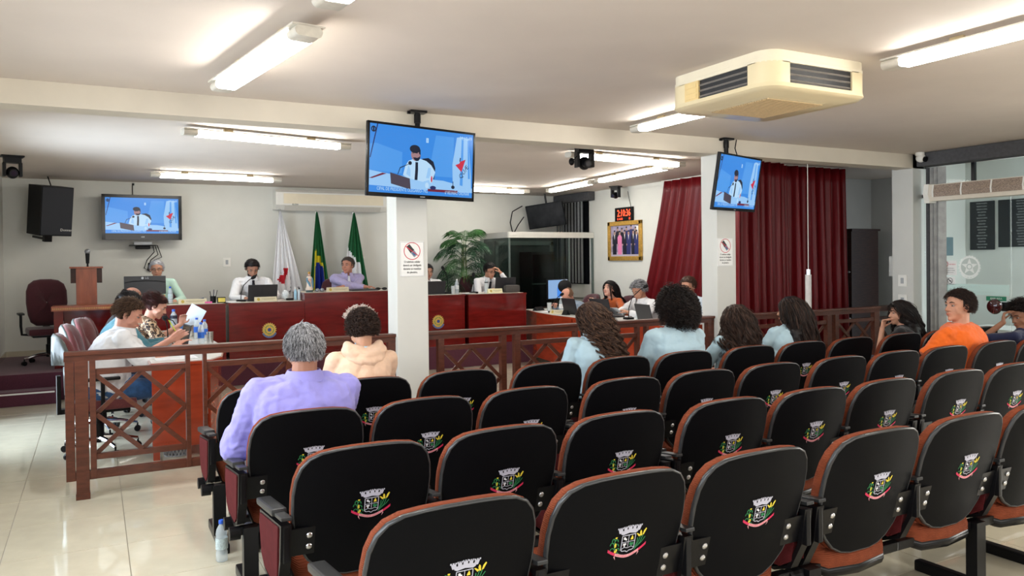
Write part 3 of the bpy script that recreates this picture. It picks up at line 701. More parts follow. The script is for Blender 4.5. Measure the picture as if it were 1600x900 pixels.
for side in range(2):                                 # the two faces seen and their twins
    for far in (0, 1):
        for k in range(3):
            z = -.092-.036*k
            mb = MB()
            if side == 0:
                y = .0 if not far else D_; s_ = 1 if not far else -1
                mb.prism([(y+s_*.004, z-.012), (y+s_*.012, z-.016), (y+s_*.04, z+.012), (y+s_*.03, z+.016)], .18, W_-.18, plane='YZ')
            else:
                x = .0 if not far else W_; s_ = 1 if not far else -1
                mb.prism([(x+s_*.004, z-.012), (x+s_*.012, z-.016), (x+s_*.04, z+.012), (x+s_*.03, z+.016)], .18, D_-.30, plane='XZ')
            part('louvre', mb, mat('louvre_grey', (.24, .22, .20), .35, noise=.1), t)
mb = MB(); mb.box(-.002, .02, D_-.30, D_-.17, -.19, -.07)
for k in range(3): mb.box(-.006, .0, D_-.285, D_-.185, -.18+k*.035, -.155+k*.035)
part('vent_slats', mb, mat('ac_yellow', (.80, .60, .28), .4, noise=.04), t)
mb = MB(); loftxy(mb, [(.19, W_-.19, .19, D_-.19, .03, -.242), (.17, W_-.17, .17, D_-.17, .04, -.234)])
part('intake_frame', mb, ac_m, t)
mb = MB()
for k in range(26): y = .205+k*(D_-.41)/25; mb.box(.2, W_-.2, y-.004, y+.004, -.2475, -.241)
tag(part('intake_grille', mb, mat('intake_tan', (.60, .44, .24), .5, noise=.1, nscale=60), t), kind='stuff')

# ------------------------------------------------------------------ televisions
def picture_fn(W, H):
    scr = [('scr_blue', (.045, .27, .80)), ('scr_blue_light', (.085, .345, .86)), ('scr_white', (.50, .74, .98)), ('scr_dark', (.012, .018, .04)), ('scr_navy', (.02, .03, .14)), ('scr_skin', (.38, .22, .24)), ('scr_laptop', (.075, .06, .09)), ('scr_red', (.62, .03, .07)), ('scr_maroon', (.17, .02, .05)), ('scr_pale', (.33, .60, .95))]
    ms = []
    for n_, c in scr:
        m_ = mat(n_, (0, 0, 0), .15, emit=c, estr=.68, spec=.3)
        ms.append(m_)
    mb = MB(); lay = [0]
    def pl(c, pts):
        lay[0] += 1; mb.cur = c; mb.poly([((x-.5)*W, -.0004-.00006*lay[0], (y-.5)*H) for x, y in pts])
    def elp(c, cx_, cy_, rx, ry_, n_=16): pl(c, [(cx_+rx*math.cos(2*PI*i/n_), cy_+ry_*math.sin(2*PI*i/n_)) for i in range(n_)])
    pl(0, [(0, 0), (1, 0), (1, 1), (0, 1)])
    pl(1, [(0, .32), (.30, .30), (.30, .62), (.06, .72), (0, .7)])
    pl(1, [(.55, .3), (.80, .3), (.80, .93), (.62, .93)])
    pl(4, [(.065, 1), (.075, 1), (.04, .72), (.012, .5), (.004, .5), (.03, .72)])
    elp(3, .035, .92, .024, .045, 10); elp(0, .035, .92, .014, .028, 10); pl(3, [(.028, .96), (.042, .96), (.042, .88), (.028, .88)])
    pl(2, [(.525, .80), (.548, .80), (.548, .87), (.525, .87)]); pl(9, [(.53, .81), (.543, .81), (.543, .86), (.53, .86)])
    pl(3, [(.49, .55), (.55, .57), (.60, .52), (.62, .42), (.61, .25), (.52, .25)])            # chair back
    pl(9, [(.83, .93), (.88, .95), (.95, .93), (.985, .35), (.99, .14), (.80, .14), (.79, .5)])       # flag
    pl(1, [(.88, .93), (.90, .93), (.90, .14), (.87, .14)]); pl(1, [(.94, .9), (.955, .9), (.975, .3), (.955, .3)])
    pl(7, [(.868, .56), (.925, .60), (.885, .40), (.82, .50), (.862, .53)]); pl(3, [(.862, .56), (.872, .56), (.876, .62), (.866, .62)])
    pl(9, [(.0, .10), (.0, .32), (.2, .28), (.45, .25), (.70, .24), (1, .15), (1, .08), (.5, .08)])         # desk
    pl(8, [(.0, .20), (.03, .20), (.16, .285), (.12, .29)]); pl(8, [(.55, .10), (.85, .10), (.85, .06), (.55, .06)])
    pl(2, [(.31, .28), (.33, .42), (.36, .50), (.40, .53), (.47, .545), (.53, .52), (.58, .46), (.62, .36), (.60, .26), (.5, .2), (.36, .24)])   # shirt
    pl(9, [(.34, .30), (.36, .44), (.38, .36), (.38, .26)]); pl(9, [(.53, .26), (.55, .42), (.575, .42), (.57, .26)])
    pl(3, [(.425, .49), (.45, .49), (.452, .38), (.448, .22), (.42, .22), (.425, .38)])          # tie
    elp(5, .428, .60, .046, .095); pl(3, [(.40, .555), (.412, .53), (.43, .505), (.452, .51), (.468, .545), (.470, .60), (.46, .57), (.44, .555), (.42, .56)])
    elp(3, .418, .685, .050, .062); pl(3, [(.452, .70), (.472, .68), (.472, .60), (.458, .62)])
    pl(3, [(.39, .625), (.41, .625), (.41, .618), (.39, .618)]); pl(3, [(.425, .63), (.445, .63), (.445, .622), (.425, .622)])
    pl(3, [(.258, .285), (.264, .285), (.285, .38), (.36, .445), (.362, .455), (.28, .392)]); elp(3, .374, .468, .017, .03)
    pl(6, [(.19, .305), (.375, .235), (.385, .07), (.20, .14)])                       # laptop
    elp(2, .58, .25, .02, .06); elp(7, .585, .25, .008, .05); elp(4, .60, .12, .03, .03); elp(2, .54, .15, .018, .045)
    elp(3, .80, .15, .018, .028); pl(3, [(.797, .17), (.803, .17), (.803, .24), (.797, .24)])
    mb.cur = 2; lay[0] += 3
    Y0 = -.0004-.00006*lay[0]
    put_text(mb, 'CIPAL DE PRESIDENTE OLEGÁRIO- MG', .072*H, lambda x, y: (x-.19*W, Y0, y-.465*H), .70)
    put_text(mb, '6ª REUNIÃO ORDINÁR', .072*H, lambda x, y: (x+.345*W, Y0, y-.465*H), .62)
    put_text(mb, '14:10:49', .085*H, lambda x, y: (x+.42*W, Y0, y+.40*H), .8)
    mb.cur = 3; put_text(mb, 'QUÆ', .10*H, lambda x, y: (.42*W+x*.6-y*.7, Y0, -.12*H+x*.8+y*.7), 1)
    return mb, ms
def tv(loc, yaw, tilt, roll, W, label, gloss=black_m, bez=.018, chin=.03, depth=.05, H=None, group='televisions showing the live session'):
    H = H or W/1.72
    e = bpy.data.objects.new('television', None); C.objects.link(e)
    n_ = Vector((math.sin(yaw), -math.cos(yaw), 0)); rt = Vector((math.cos(yaw), math.sin(yaw), 0))
    up = Vector((0, 0, 1))*math.cos(tilt)+n_*math.sin(tilt)
    rr = rt*math.cos(roll)+up*math.sin(roll); uu = up*math.cos(roll)-rt*math.sin(roll); ff = uu.cross(rr)   # points from the front to the back
    M = Matrix((( rr.x, ff.x, uu.x, loc[0]), (rr.y, ff.y, uu.y, loc[1]), (rr.z, ff.z, uu.z, loc[2]), (0, 0, 0, 1)))
    e.matrix_world = M; tag(e, label, 'television', group)
    mb = MB(); mb.box(-W/2, W/2, .004, .03, -H/2, H/2, bev=.006); part('casing', mb, black_m, e)
    mb = MB(); mb.box(-W*.38, W*.38, .03, depth+.02, -H*.36, H*.30, bev=.012); part('back_cover', mb, black_m, e)
    mb = MB()
    for a, b, c, d in ((-W/2, W/2, H/2-bez, H/2), (-W/2, W/2, -H/2, -H/2+chin), (-W/2, -W/2+bez, -H/2, H/2), (W/2-bez, W/2, -H/2, H/2)): mb.box(a, b, -.004, .006, c, d, bev=.0015)
    part('bezel', mb, blackg_m, e)
    sw, sh = W-2*bez, H-bez-chin
    mb, ms = picture_fn(sw, sh); part('screen_picture', mb, ms, e, loc=(0, .001, (chin-bez)/2), fix=False)
    mb = MB(); mb.box(-.022, .022, -.0045, -.0038, -H/2+chin*.35, -H/2+chin*.55); part('maker_mark', mb, grey_m, e)
    return e
tv1 = tv((2.33, 5.84, 2.386), .148, .044, -.015, .982, 'large television hanging from ceiling in front of left column')
tv2 = tv((5.762, 5.90, 2.353), .367, .168, .014, .965, 'television hanging from ceiling by right column, tilted down')
tv3 = tv((.638, 12.60, 2.285), .03, .03, 0, 1.06, 'wall-mounted television over the lectern on the back wall', bez=.045, chin=.095, H=.655, depth=.09)
def hanger(x, y, z0, label, side=.0):
    t = empty('tv_ceiling_mount', (x, y, CZ), label=label, cat='mount', group='television ceiling mounts')
    mb = MB(); mb.box(-.07, .07, -.045, .045, -.02, -.001, bev=.003); mb.cyl((-.085, 0, -.018), (-.06, 0, -.018), .012); part('ceiling_plate', mb, metal_m, t)
    mb = MB(); mb.cyl((0, 0, -.02), (0, 0, z0-CZ), .022, n=14); mb.cyl((0, 0, -.03), (0, 0, -.10), .028, n=14); part('pole', mb, metal_m, t, smooth=40)
    mb = MB(); mb.box(-.09, .09, -.03, .0, z0-CZ-.1, z0-CZ+.1); part('tv_bracket', mb, metal_m, t)
    return t
hanger(2.33, 5.955, 2.42, 'black ceiling mount carrying the large television by left column')
hanger(5.70, 6.0, 2.42, 'black ceiling mount carrying the tilted television by right column')
mb = MB(); mb.tube([(5.83, 5.99, 2.81), (5.80, 5.98, 2.72), (5.83, 5.985, 2.66), (5.79, 5.97, 2.60)], .006, 6); tag(part('cable', mb, black_m, smooth=True), 'short black cable dangling beside the right television mount', 'cable')
# set-top shelf and wires under the wall television
t = empty('media_player_shelf', (.64, 12.76, 1.885), label='small black shelf with media box under wall television', cat='shelf')
mb = MB(); mb.box(-.18, .18, -.16, .06, -.012, .0, bev=.004); mb.box(-.1, .1, -.13, .05, -.06, -.012, bev=.02); part('shelf', mb, black_m, t)
mb = MB(); mb.box(-.12, .12, -.12, .05, .001, .045, bev=.005); part('media_box', mb, grey_m, t)
mb = MB()
for k in range(3):
    mb.tube([(.14+.03*k, .04, 0), (.16+.05*k, .05, -.10-.04*k), (.06+.05*k, .055, -.22), (.02+.04*k, .06, -.34-.03*k), (.12-.02*k, .062, -.38), (.08, .07, -.26)], .006, 6)
part('wire_bundle', mb, black_m, t, smooth=True)
mb = MB(); mb.tube([(.52, 12.84, 2.62), (.52, 12.84, 2.80)], .006, 6); mb.box(.515, .545, 12.82, 12.849, 2.77, 2.80)
tag(part('antenna_wire', mb, black_m), 'thin black wire rising from wall television to ceiling', 'wire')

# ------------------------------------------------------------------ loudspeaker, cameras, clock, picture, sockets
t = empty('loudspeaker', (-.52, 12.42, 2.36), .42, label='black wall loudspeaker in upper left corner', cat='speaker')
t.rotation_euler = (.13, .0, .50)
mb = MB(); mb.prism([(-.21, -.19), (.21, -.19), (.21, .16), (-.21, .16)], -.34, .33); part('cabinet', mb, black_m, t)
mb = MB(); mb.box(-.20, .20, -.20, -.19, -.325, .315, bev=.004); part('grille', mb, mat('speaker_grille', (.012, .014, .02), .6, noise=.3, nscale=200), t)
mb = MB(); mb.cur = 0; put_text(mb, 'Donner', .05, lambda x, y: (.13+x, -.2015, -.27+y)); part('maker_mark', mb, white_m, t, fix=False)
mb = MB(); mb.box(-.05, .05, .0, .06, -.44, -.34); mb.box(-.02, .02, .0, .40, -.42, -.39); mb.cyl((0, 0, .33), (0, .1, .45), .008); part('wall_bracket', mb, metal_m, t)
def ptz(loc, rz, label, s=1.0, z=CZ):
    t = empty('ptz_camera', (loc[0], loc[1], z), rz, label=label, cat='camera', group='black ceiling cameras')
    mb = MB(); mb.box(-.10*s, .10*s, -.07*s, .07*s, -.018, -.001, bev=.004); mb.prism([(-.075*s, -.055*s), (.075*s, -.055*s), (.075*s, .055*s), (-.075*s, .055*s)], -.075*s, -.018); part('camera_base', mb, black_m, t)
    mb = MB()
    for sx in (-1, 1): mb.box(sx*.07*s-.014*s, sx*.07*s+.014*s, -.045*s, .045*s, -.21*s, -.07*s, bev=.008*s)
    part('yoke', mb, black_m, t)
    mb = MB(); mb.ell((0, 0, -.17*s), (.058*s, .06*s, .062*s)); mb.cyl((0, -.03*s, -.17*s), (0, -.10*s, -.185*s), .044*s, .038*s, 18); part('camera_head', mb, black_m, t, smooth=50)
    mb = MB(); mb.cyl((0, -.095*s, -.184*s), (0, -.103*s, -.186*s), .028*s, .026*s, 18); part('lens', mb, mat('lens_glass', (.02, .02, .04), .05, coat=1), t)
    return t
ptz((-.78, 10.25), .2, 'black pan-tilt camera hanging from ceiling at far left edge', 1.1)
ptz((4.62, 6.98), -.2, 'black pan-tilt camera hanging under the beam between the columns', 1.15)
ptz((7.70, 10.70), -1.2, 'black pan-tilt camera above the red digital clock', .9)
mb = MB(); mb.ell((4.44, 6.95, 2.63), (.032, .02, .04)); mb.tube([(4.46, 6.95, 2.65), (4.55, 6.97, 2.72)], .006, 6); tag(part('microphone_capsule', mb, black_m, smooth=True), 'small round black capsule beside the middle ceiling camera', 'microphone')
t = empty('dome_camera', (8.60, 5.86, 2.76), .5, label='small white security camera in the upper right corner', cat='camera')
mb = MB(); mb.cyl((0, 0, .058), (0, 0, .02), .05, n=20); mb.box(-.03, .15, -.02, .02, .0, .04); part('mount', mb, white_m, t, smooth=40)
mb = MB(); mb.ell((0, -.01, -.01), (.048, .055, .05)); part('housing', mb, white_m, t, smooth=True)
mb = MB(); mb.cyl((-.02, -.05, -.025), (-.03, -.068, -.03), .032, n=18); part('lens', mb, blackg_m, t)
t = empty('digital_clock', (7.925, 10.75, 2.36), -PI/2, label='black digital clock with red numerals above the group photograph', cat='clock')
mb = MB(); mb.box(-.25, .25, -.03, -.002, -.115, .115, bev=.006); part('case', mb, black_m, t)
red_m = mat('red_led', (.1, 0, 0), .4, emit=(1, .06, .02), estr=4)
mb = MB(); put_text(mb, '2:10:36', .165, lambda x, y: (x+.01, -.0315, y-.035), .78); put_text(mb, '8 14-05', .05, lambda x, y: (x-.1, -.0315, y-.095)); put_text(mb, '25', .05, lambda x, y: (x+.17, -.0315, y-.095)); part('numerals', mb, red_m, t, fix=False)
mb = MB(); mb.tube([(7.925, 10.58, 2.47), (7.92, 10.62, 2.60), (7.92, 10.66, 2.74)], .004, 5); tag(part('clock_cord', mb, black_m), 'thin dark cord running up from the digital clock', 'cord')
t = empty('framed_photograph', (7.928, 10.75, 1.91), -PI/2, label='gilt-framed group photograph under the digital clock', cat='picture')
mb = MB()
for a, b, c, d in ((-.475, .475, .26, .335), (-.475, .475, -.335, -.26), (-.475, -.40, -.335, .335), (.40, .475, -.335, .335)): mb.box(a, b, -.035, -.001, c, d, bev=.012)
part('gilt_frame', mb, gold_m, t)
pc = [mat('photo_bg', (.34, .30, .42), .4, noise=.3, nscale=12), mat('photo_dark', (.015, .015, .03), .4), mat('photo_navy', (.03, .035, .15), .4), mat('photo_pink', (.75, .22, .42), .4), mat('photo_skin', (.45, .27, .2), .4), mat('photo_white', (.8, .8, .8), .4), mat('photo_floor', (.45, .42, .52), .4)]
mb = MB(); lay = [0]
def pp(c, pts): lay[0] += 1; mb.cur = c; mb.poly([(x, -.012-.0001*lay[0], y) for x, y in pts])
pp(0, [(-.4, -.26), (.4, -.26), (.4, .26), (-.4, .26)]); pp(6, [(-.4, -.26), (.4, -.26), (.4, -.19), (-.4, -.19)]); pp(5, [(.28, .12), (.39, .12), (.39, .24), (.28, .24)])
for k, (x, c, zt) in enumerate([(-.20, 1, .20), (-.08, 1, .18), (.05, 2, .20), (.18, 2, .22), (.30, 1, .19)]):
    pp(c, [(x-.055, -.05), (x+.055, -.05), (x+.06, zt-.06), (x+.03, zt-.03), (x-.03, zt-.03), (x-.06, zt-.06)]); pp(4, [(x-.022, zt-.03), (x+.022, zt-.03), (x+.02, zt+.03), (x-.02, zt+.03)]); pp(1, [(x-.022, zt+.015), (x+.022, zt+.015), (x+.018, zt+.04), (x-.018, zt+.04)])
for k, (x, c) in enumerate([(-.29, 1), (-.14, 3), (.0, 1), (.11, 2), (.24, 1), (.33, 2)]):
    zt = .14-.01*(k % 2); pp(c, [(x-.055, -.23), (x+.055, -.23), (x+.062, zt-.07), (x+.03, zt-.03), (x-.03, zt-.03), (x-.062, zt-.07)])
    if c != 3: pp(5, [(x-.014, zt-.03), (x+.014, zt-.03), (x, zt-.12)])
    pp(4, [(x-.024, zt-.03), (x+.024, zt-.03), (x+.022, zt+.035), (x-.022, zt+.035)]); pp(1, [(x-.024, zt+.018), (x+.024, zt+.018), (x+.02, zt+.045), (x-.02, zt+.045)])
    pp(4, [(x-.06, -.08), (x-.04, -.08), (x-.04, -.05), (x-.06, -.05)])
part('group_photo', mb, pc, t, fix=False)
def socket(loc, rz, label, w_=.115, h=.14):
    t = empty('wall_socket', loc, rz, label=label, cat='socket', group='white wall plates')
    mb = MB(); mb.box(-w_/2, w_/2, -.012, -.001, -h/2, h/2, bev=.004); part('plate', mb, white_m, t)
    mb = MB(); mb.box(-.02, .02, -.016, -.011, -.035, .035, bev=.002); part('outlet', mb, grey_m, t)
socket((1.83, YB, 1.62), 0, 'white socket plate on back wall left of the bearded man')
socket((8.699, 6.16, 1.30), -PI/2, 'upper white switch plate on end column')
socket((8.699, 6.16, 1.06), -PI/2, 'lower white switch plate on end column')
mb = MB(); mb.box(8.84, 8.859, 6.305, 6.45, 1.35, 1.6); tag(part('access_panel', mb, col_m), 'flat pale access panel on the wall by the glass doors', 'panel')

# ------------------------------------------------------------------ split air conditioner above the flags
t = empty('wall_air_conditioner', (3.46, YB, 2.60), label='long white wall air conditioner above the three flags', cat='air conditioner')
mb = MB(); mb.prism([(-.0, -.15), (-.18, -.155), (-.25, -.08), (-.25, .12), (-.19, .165), (0, .165)], -.92, .92, plane='YZ'); part('case', mb, white_m, t)
mb = MB(); mb.box(-.80, .84, -.256, -.248, -.06, .10, bev=.003); part('front_panel', mb, ac2_m, t)
mb = MB(); mb.prism([(-.185, -.160), (-.252, -.09), (-.258, -.096), (-.19, -.166)], -.78, .80, plane='YZ'); part('air_flap', mb, mat('flap', (.66, .64, .58), .4, noise=.03), t)
mb = MB(); mb.box(-.9, -.86, -.22, -.1, .02, .12); part('side_vent', mb, black_m, t)
mb = MB(); put_text(mb, 'ELGIN', .035, lambda x, y: (-.62+x, -.2575, -.085+y)); mb.cur = 0; part('maker_mark', mb, blackg_m, t, fix=False)

# ------------------------------------------------------------------ flags
def flag(x, xl, xr, zb, cols, colorfn, label, y=12.62, ztop=2.40, folds=7, amp=.035, extra=None):
    t = empty('flag', (x, y, .335), label=label, cat='flag', group='flags on poles behind the dais')
    mb = MB(); mb.cyl((0, .05, .03), (0, .05, ztop-.335+.03), .013, n=10); mb.ell((0, .05, ztop-.335+.05), (.02, .02, .028)); part('pole', mb, mat('pole_silver', (.5, .5, .48), .3, metal=.8, noise=.1), t, smooth=40)
    mb = MB(); mb.lathe([(.15, 0), (.15, .02), (.05, .04), (.025, .07)], 20, Matrix.Translation((0, .05, 0))); part('pole_base', mb, black_m, t, smooth=40)
    NU, NV = 90, 60
    def P(u, v, off=0):
        zz = ztop+(zb-ztop)*v; a = v**.92
        X = (xl-x)*a*(1-u)+(xr-x)*a*u+(u-.5)*.03
        ph = folds*2*PI*u+1.3*v; wv = math.sin(ph)+.35*math.sin(ph*2.3+v*3)
        return (X+.012*a*math.sin(ph+1), .02-amp*(.25+a)*wv-.03-off, zz-.335+.02*math.sin(u*PI)*(1-v))
    mb = MB(); vs = [P(i/NU, j/NV) for j in range(NV+1) for i in range(NU+1)]
    b = len(mb.v); mb.v += vs
    for j in range(NV):
        for i in range(NU):
            mb.f.append([j*(NU+1)+i, j*(NU+1)+i+1, (j+1)*(NU+1)+i+1, (j+1)*(NU+1)+i]); mb.m.append(colorfn((i+.5)/NU, (j+.5)/NV)); mb.sm.append(True)
    part('cloth', mb, cols, t, fix=False)
    if extra:
        mb = MB(); extra(mb, P); part('lettering', mb, [mat('flag_letter_dark', (.02, .02, .05), .7)], t, fix=False)
    return t
fw = mat('flag_white', (.82, .82, .84), .75, noise=.03, bump=.1); fg = mat('flag_green', (.008, .115, .035), .7, noise=.08); fy = mat('flag_yellow', (.72, .60, .02), .7, noise=.05); fb = mat('flag_blue', (.01, .03, .28), .7, noise=.08); fr_ = mat('flag_red', (.55, .015, .03), .7, noise=.06); fgd = mat('flag_emblem_green', (.02, .2, .12), .7)
def c_mg(u, v):
    px_ = u; pz = v
    tri = [(.36, .76), (.66, .655), (.50, .84)]
    def inside(p, T):
        s = [ (T[(i+1) % 3][0]-T[i][0])*(p[1]-T[i][1])-(T[(i+1) % 3][1]-T[i][1])*(p[0]-T[i][0]) for i in range(3)]
        return all(q >= 0 for q in s) or all(q <= 0 for q in s)
    return 1 if (inside((px_, pz), [(.16, .655), (.47, .715), (.44, .60)]) or inside((px_, pz), [(.47, .715), (.62, .545), (.40, .55)])) else 0
def mg_letters(mb, P):
    for i, (s_, u0, v0) in enumerate((('Q', .66, .655), ('U', .64, .70), ('A', .60, .75), ('E', .555, .79))):
        vs, fs = text_geo(s_, 1.0); an = -1.05
        mb.add([P(u0+(math.cos(an)*a-math.sin(an)*b)*.085, v0-(math.sin(an)*a+math.cos(an)*b)*.055, .02) for a, b in vs], fs)
    vs, fs = text_geo('L', 1.0); mb.add([P(.34+a*.05, .60-b*.05, .02) for a, b in vs], fs)
flag(2.605, 2.42, 3.00, .78, [fw, fr_], c_mg, 'white flag with red triangle hanging left of the president\'s desk', folds=5, extra=mg_letters)
def c_br(u, v):
    if v > .50 and .25 < u < .80: 
        return 2 if v > .48+.25*abs(u-.5) else 1
    if .22 < u < .42 and v > .365+abs(u-.33)*.2: return 1
    if v > .43 and .42 <= u < .70: return 1
    if .75 < u < .86 and v > .52: return 1
    return 0
flag(3.185, 3.02, 3.40, .78, [fg, fy, fb], c_br, 'green, yellow and blue flag between the two other flags', folds=4, amp=.03)
def c_po(u, v):
    if v < .34+.22*u: return 0
    if u < .55: return 1
    if .62 < u < .80: return 1 if v > .5 else 0
    if .55 <= u <= .62: return 1
    return 0
def c_po2(u, v):
    if .60 < u < .74 and .62 < v < .72: return 2
    return c_po(u, v)
flag(3.80, 3.52, 4.06, .78, [fg, fw, fgd], c_po2, 'green and white striped flag behind the man in the purple shirt', folds=4, amp=.03)

# ------------------------------------------------------------------ curtains (pleated sheets with thickness)
cur_m = mat('red_curtain', (.135, .003, .006), .42, noise=.14, nscale=6, spec=.35, stretch=(8, 8, .6))
def curtain(path_top, path_bot, z0, z1, n_f, amp, name, label, thick=.006):
    N = n_f*12; K = 14
    def lerp_path(P, t):
        L = [0]
        for a, b in zip(P, P[1:]): L.append(L[-1]+math.dist(a, b))
        d = t*L[-1]
        for i in range(len(P)-1):
            if d <= L[i+1]+1e-9:
                q = (d-L[i])/(L[i+1]-L[i]); a, b = P[i], P[i+1]
                n_ = (-(b[1]-a[1]), b[0]-a[0]); l = math.hypot(*n_); return (a[0]+(b[0]-a[0])*q, a[1]+(b[1]-a[1])*q), (n_[0]/l, n_[1]/l)
        return P[-1], (0, 0)
    vs = []
    for k in range(K+1):
        v = k/K
        for i in range(N+1):
            u = i/N; (xa, ya), n1 = lerp_path(path_top, u); (xb, yb), _ = lerp_path(path_bot, u)
            ph = 2*PI*n_f*u+.6*math.sin(u*9)+.5*math.sin(v*2+u*14); s = amp*(.75+.5*v)*(1.9*abs(math.sin(ph/2))**1.3-1+.25*math.sin(2*ph+u*20)+.2*math.sin(ph*.37))
            x = xa+(xb-xa)*v**1.15; y = ya+(yb-ya)*v**1.15
            vs.append((x+n1[0]*s, y+n1[1]*s, z1+(z0-z1)*v))
    mb = MB(); mb.add(vs, [(k*(N+1)+i, k*(N+1)+i+1, (k+1)*(N+1)+i+1, (k+1)*(N+1)+i) for k in range(K) for i in range(N)])
    mb.sm = [True]*len(mb.f)
    o = link(name, mb.mesh(name, cur_m)); sm = o.modifiers.new('solid', 'SOLIDIFY'); sm.thickness = thick
    return tag(o, label, 'curtain', 'deep red curtains')
curtain([(7.84, 9.56), (7.84, 7.42)], [(7.84, 10.35), (7.84, 7.42)], .36, 2.80, 10, .055, 'curtain', 'deep red curtain flaring at its foot on the right-hand wall')
curtain([(7.86, 7.36), (9.10, 7.33)], [(7.86, 7.36), (9.12, 7.33)], .03, 2.80, 8, .075, 'curtain', 'deep red curtain hanging straight in front of the alcove')
curtain([(6.9, 7.10), (7.82, 7.22)], [(6.9, 7.10), (7.82, 7.22)], .03, 2.80, 6, .07, 'curtain', 'deep red curtain just right of the right column')
mb = MB(); mb.cyl((7.86, 9.7, 2.81), (7.86, 7.33, 2.81), .008, n=8); mb.cyl((7.86, 7.33, 2.81), (9.15, 7.33, 2.81), .008, n=8); tag(part('curtain_rail', mb, white_m), 'thin white curtain rail under the ceiling', 'rail')
t = empty('pendant_tube', (7.22, 6.30, CZ), label='white tube hanging on a thin cord before the red curtain', cat='lamp')
mb = MB(); mb.cyl((0, 0, 0), (0, 0, -1.38), .004, n=6); part('cord', mb, white_m, t)
mb = MB(); mb.cyl((0, 0, -1.42), (0, 0, -1.98), .034, n=16); part('tube', mb, mat('white_tube', (.66, .64, .62), .5, noise=.05), t, smooth=40)
mb = MB(); mb.cyl((0, 0, -1.36), (0, 0, -1.45), .026, n=16); part('collar', mb, chrome_m, t, smooth=40)
# wardrobe
t = empty('wardrobe', (9.55, 7.55, 0), label='tall dark wood cupboard beside the red curtain', cat='cupboard')
mb = MB(); mb.box(0, .56, 0, .70, .05, 1.97); part('body', mb, wood_dark_m, t)
mb = MB(); mb.box(-.02, .59, -.015, .72, 1.97, 2.0); part('top_board', mb, wood_dark_m, t)
mb = MB(); mb.box(-.018, 0, .0, .345, .07, 1.96); part('door', mb, wood_dark_m, t)
dd = MB(); dd.box(-.018, 0, .355, .70, .07, 1.96); d2 = part('door', dd, wood_dark_m, t)
for z in (.72, 1.38):
    mb = MB(); mb.cyl((-.018, .03, z), (-.04, .03, z), .018, n=12); part('knob', mb, chrome_m, d2 if False else t)
mb = MB(); mb.box(0, .56, 0, .7, 0, .05); part('plinth', mb, black_m, t)

# ------------------------------------------------------------------ corner: valance, vertical blinds, window, glass booth
gv = mat('grey_valance_fabric', (.075, .075, .08), .9, noise=.15, nscale=30)
t = empty('window_4', (7.93, 11.70, 0)); tag(t, kind='structure')
mb = MB(); mb.box(.05, .08, .16, 1.05, 1.0, 2.72); part('dark_pane', mb, mat('dark_glass', (.01, .012, .014), .08, coat=.5), t)  # near-black opaque pane behind the blinds
mb = MB()
for a, b, c, d in ((.14, .18, .98, 2.74), (1.03, 1.07, .98, 2.74), (.14, 1.07, .98, 1.02), (.14, 1.07, 2.70, 2.74)): mb.box(.0, .06, a, b, c, d)
part('window_frame', mb, metal_m, t)
t = empty('blind_valance', (7.90, 11.64, 2.66), label='dark grey fabric valance over the corner blinds', cat='valance')
mb = MB(); mb.box(-.12, .02, .0, 1.20, 0, .155, bev=.012); part('valance_box', mb, gv, t)
t = empty('vertical_blinds', (7.84, 11.92, 1.17), label='grey vertical blinds hanging in the far right corner', cat='blinds')
bl = mat('blind_slat_grey', (.22, .225, .23), .8, noise=.1, nscale=20)
for k in range(9):
    y = .03+k*.106; mb = MB(); M = Matrix.Translation((0, y, 0)) @ Matrix.Rotation(-.14+.05*math.sin(k*2.3), 4, 'Z')
    mb.box(-.0015, .0015, -.041, .041, 0, 1.50, M); mb.box(-.003, .003, -.041, .041, 0, .03, M); part('slat', mb, bl, t)
mb = MB(); mb.box(-.02, .02, -.02, .92, 1.50, 1.53); part('head_rail', mb, metal_m, t)
mb = MB(); mb.box(7.905, 7.929, 11.76, 12.8, .9, 1.15); tag(part('wall_panel', mb, white_m), 'pale panel under the corner blinds', 'panel')
t = empty('glass_booth', (6.20, 11.713, 0), label='dark glass booth with white top rail behind the right desks', cat='booth')
mb = MB(); mb.box(0, 1.72, -.03, .03, 1.985, 2.085, bev=.004); mb.box(0, 1.72, -.034, -.03, 2.03, 2.037); part('front_top_rail', mb, mat('aluminium_white', (.70, .69, .63), .35, metal=.2, noise=.03), t)
mb = MB(); mb.box(0, .04, .03, 1.10, 1.985, 2.085, bev=.004); part('side_top_rail', mb, mat('aluminium_grey', (.42, .42, .40), .35, metal=.3, noise=.03), t)
smoke = mat('booth_glass', (.42, .50, .48), .03, trans=1, ior=1.2)
mb = MB(); mb.box(.01, 1.2, -.004, .004, .05, 1.985); part('front_pane', mb, smoke, t)
mb = MB(); mb.box(.0, .008, .01, 1.10, .05, 1.985); part('side_pane', mb, smoke, t)
mb = MB()
for a, b in ((.0, .03), (1.19, 1.22), (1.69, 1.72)): mb.box(a, b, -.015, .015, 0, 1.985)
mb.box(0, 1.72, -.02, .02, 0, .05); part('uprights', mb, mat('upright_green', (.10, .13, .12), .4, noise=.1), t)
dk = mat('booth_fittings', (.012, .014, .014), .4, noise=.2)
t = empty('door_booth', (6.5, 12.83, 0)); tag(t, kind='structure'); t.name = 'door_1'
dfm = mat('door_frame_green', (.14, .18, .165), .45, noise=.1)
mb = MB(); mb.box(0, .06, -.05, 0, 0, 1.95); mb.box(1.18, 1.24, -.05, 0, 0, 1.95); mb.box(0, 1.24, -.05, 0, 1.88, 1.96); part('door_frame', mb, dfm, t)
mb = MB(); mb.box(.06, .60, -.03, -.01, 0, 1.88); part('door_leaf', mb, mat('door_leaf_dark', (.045, .06, .055), .5, noise=.1), t)
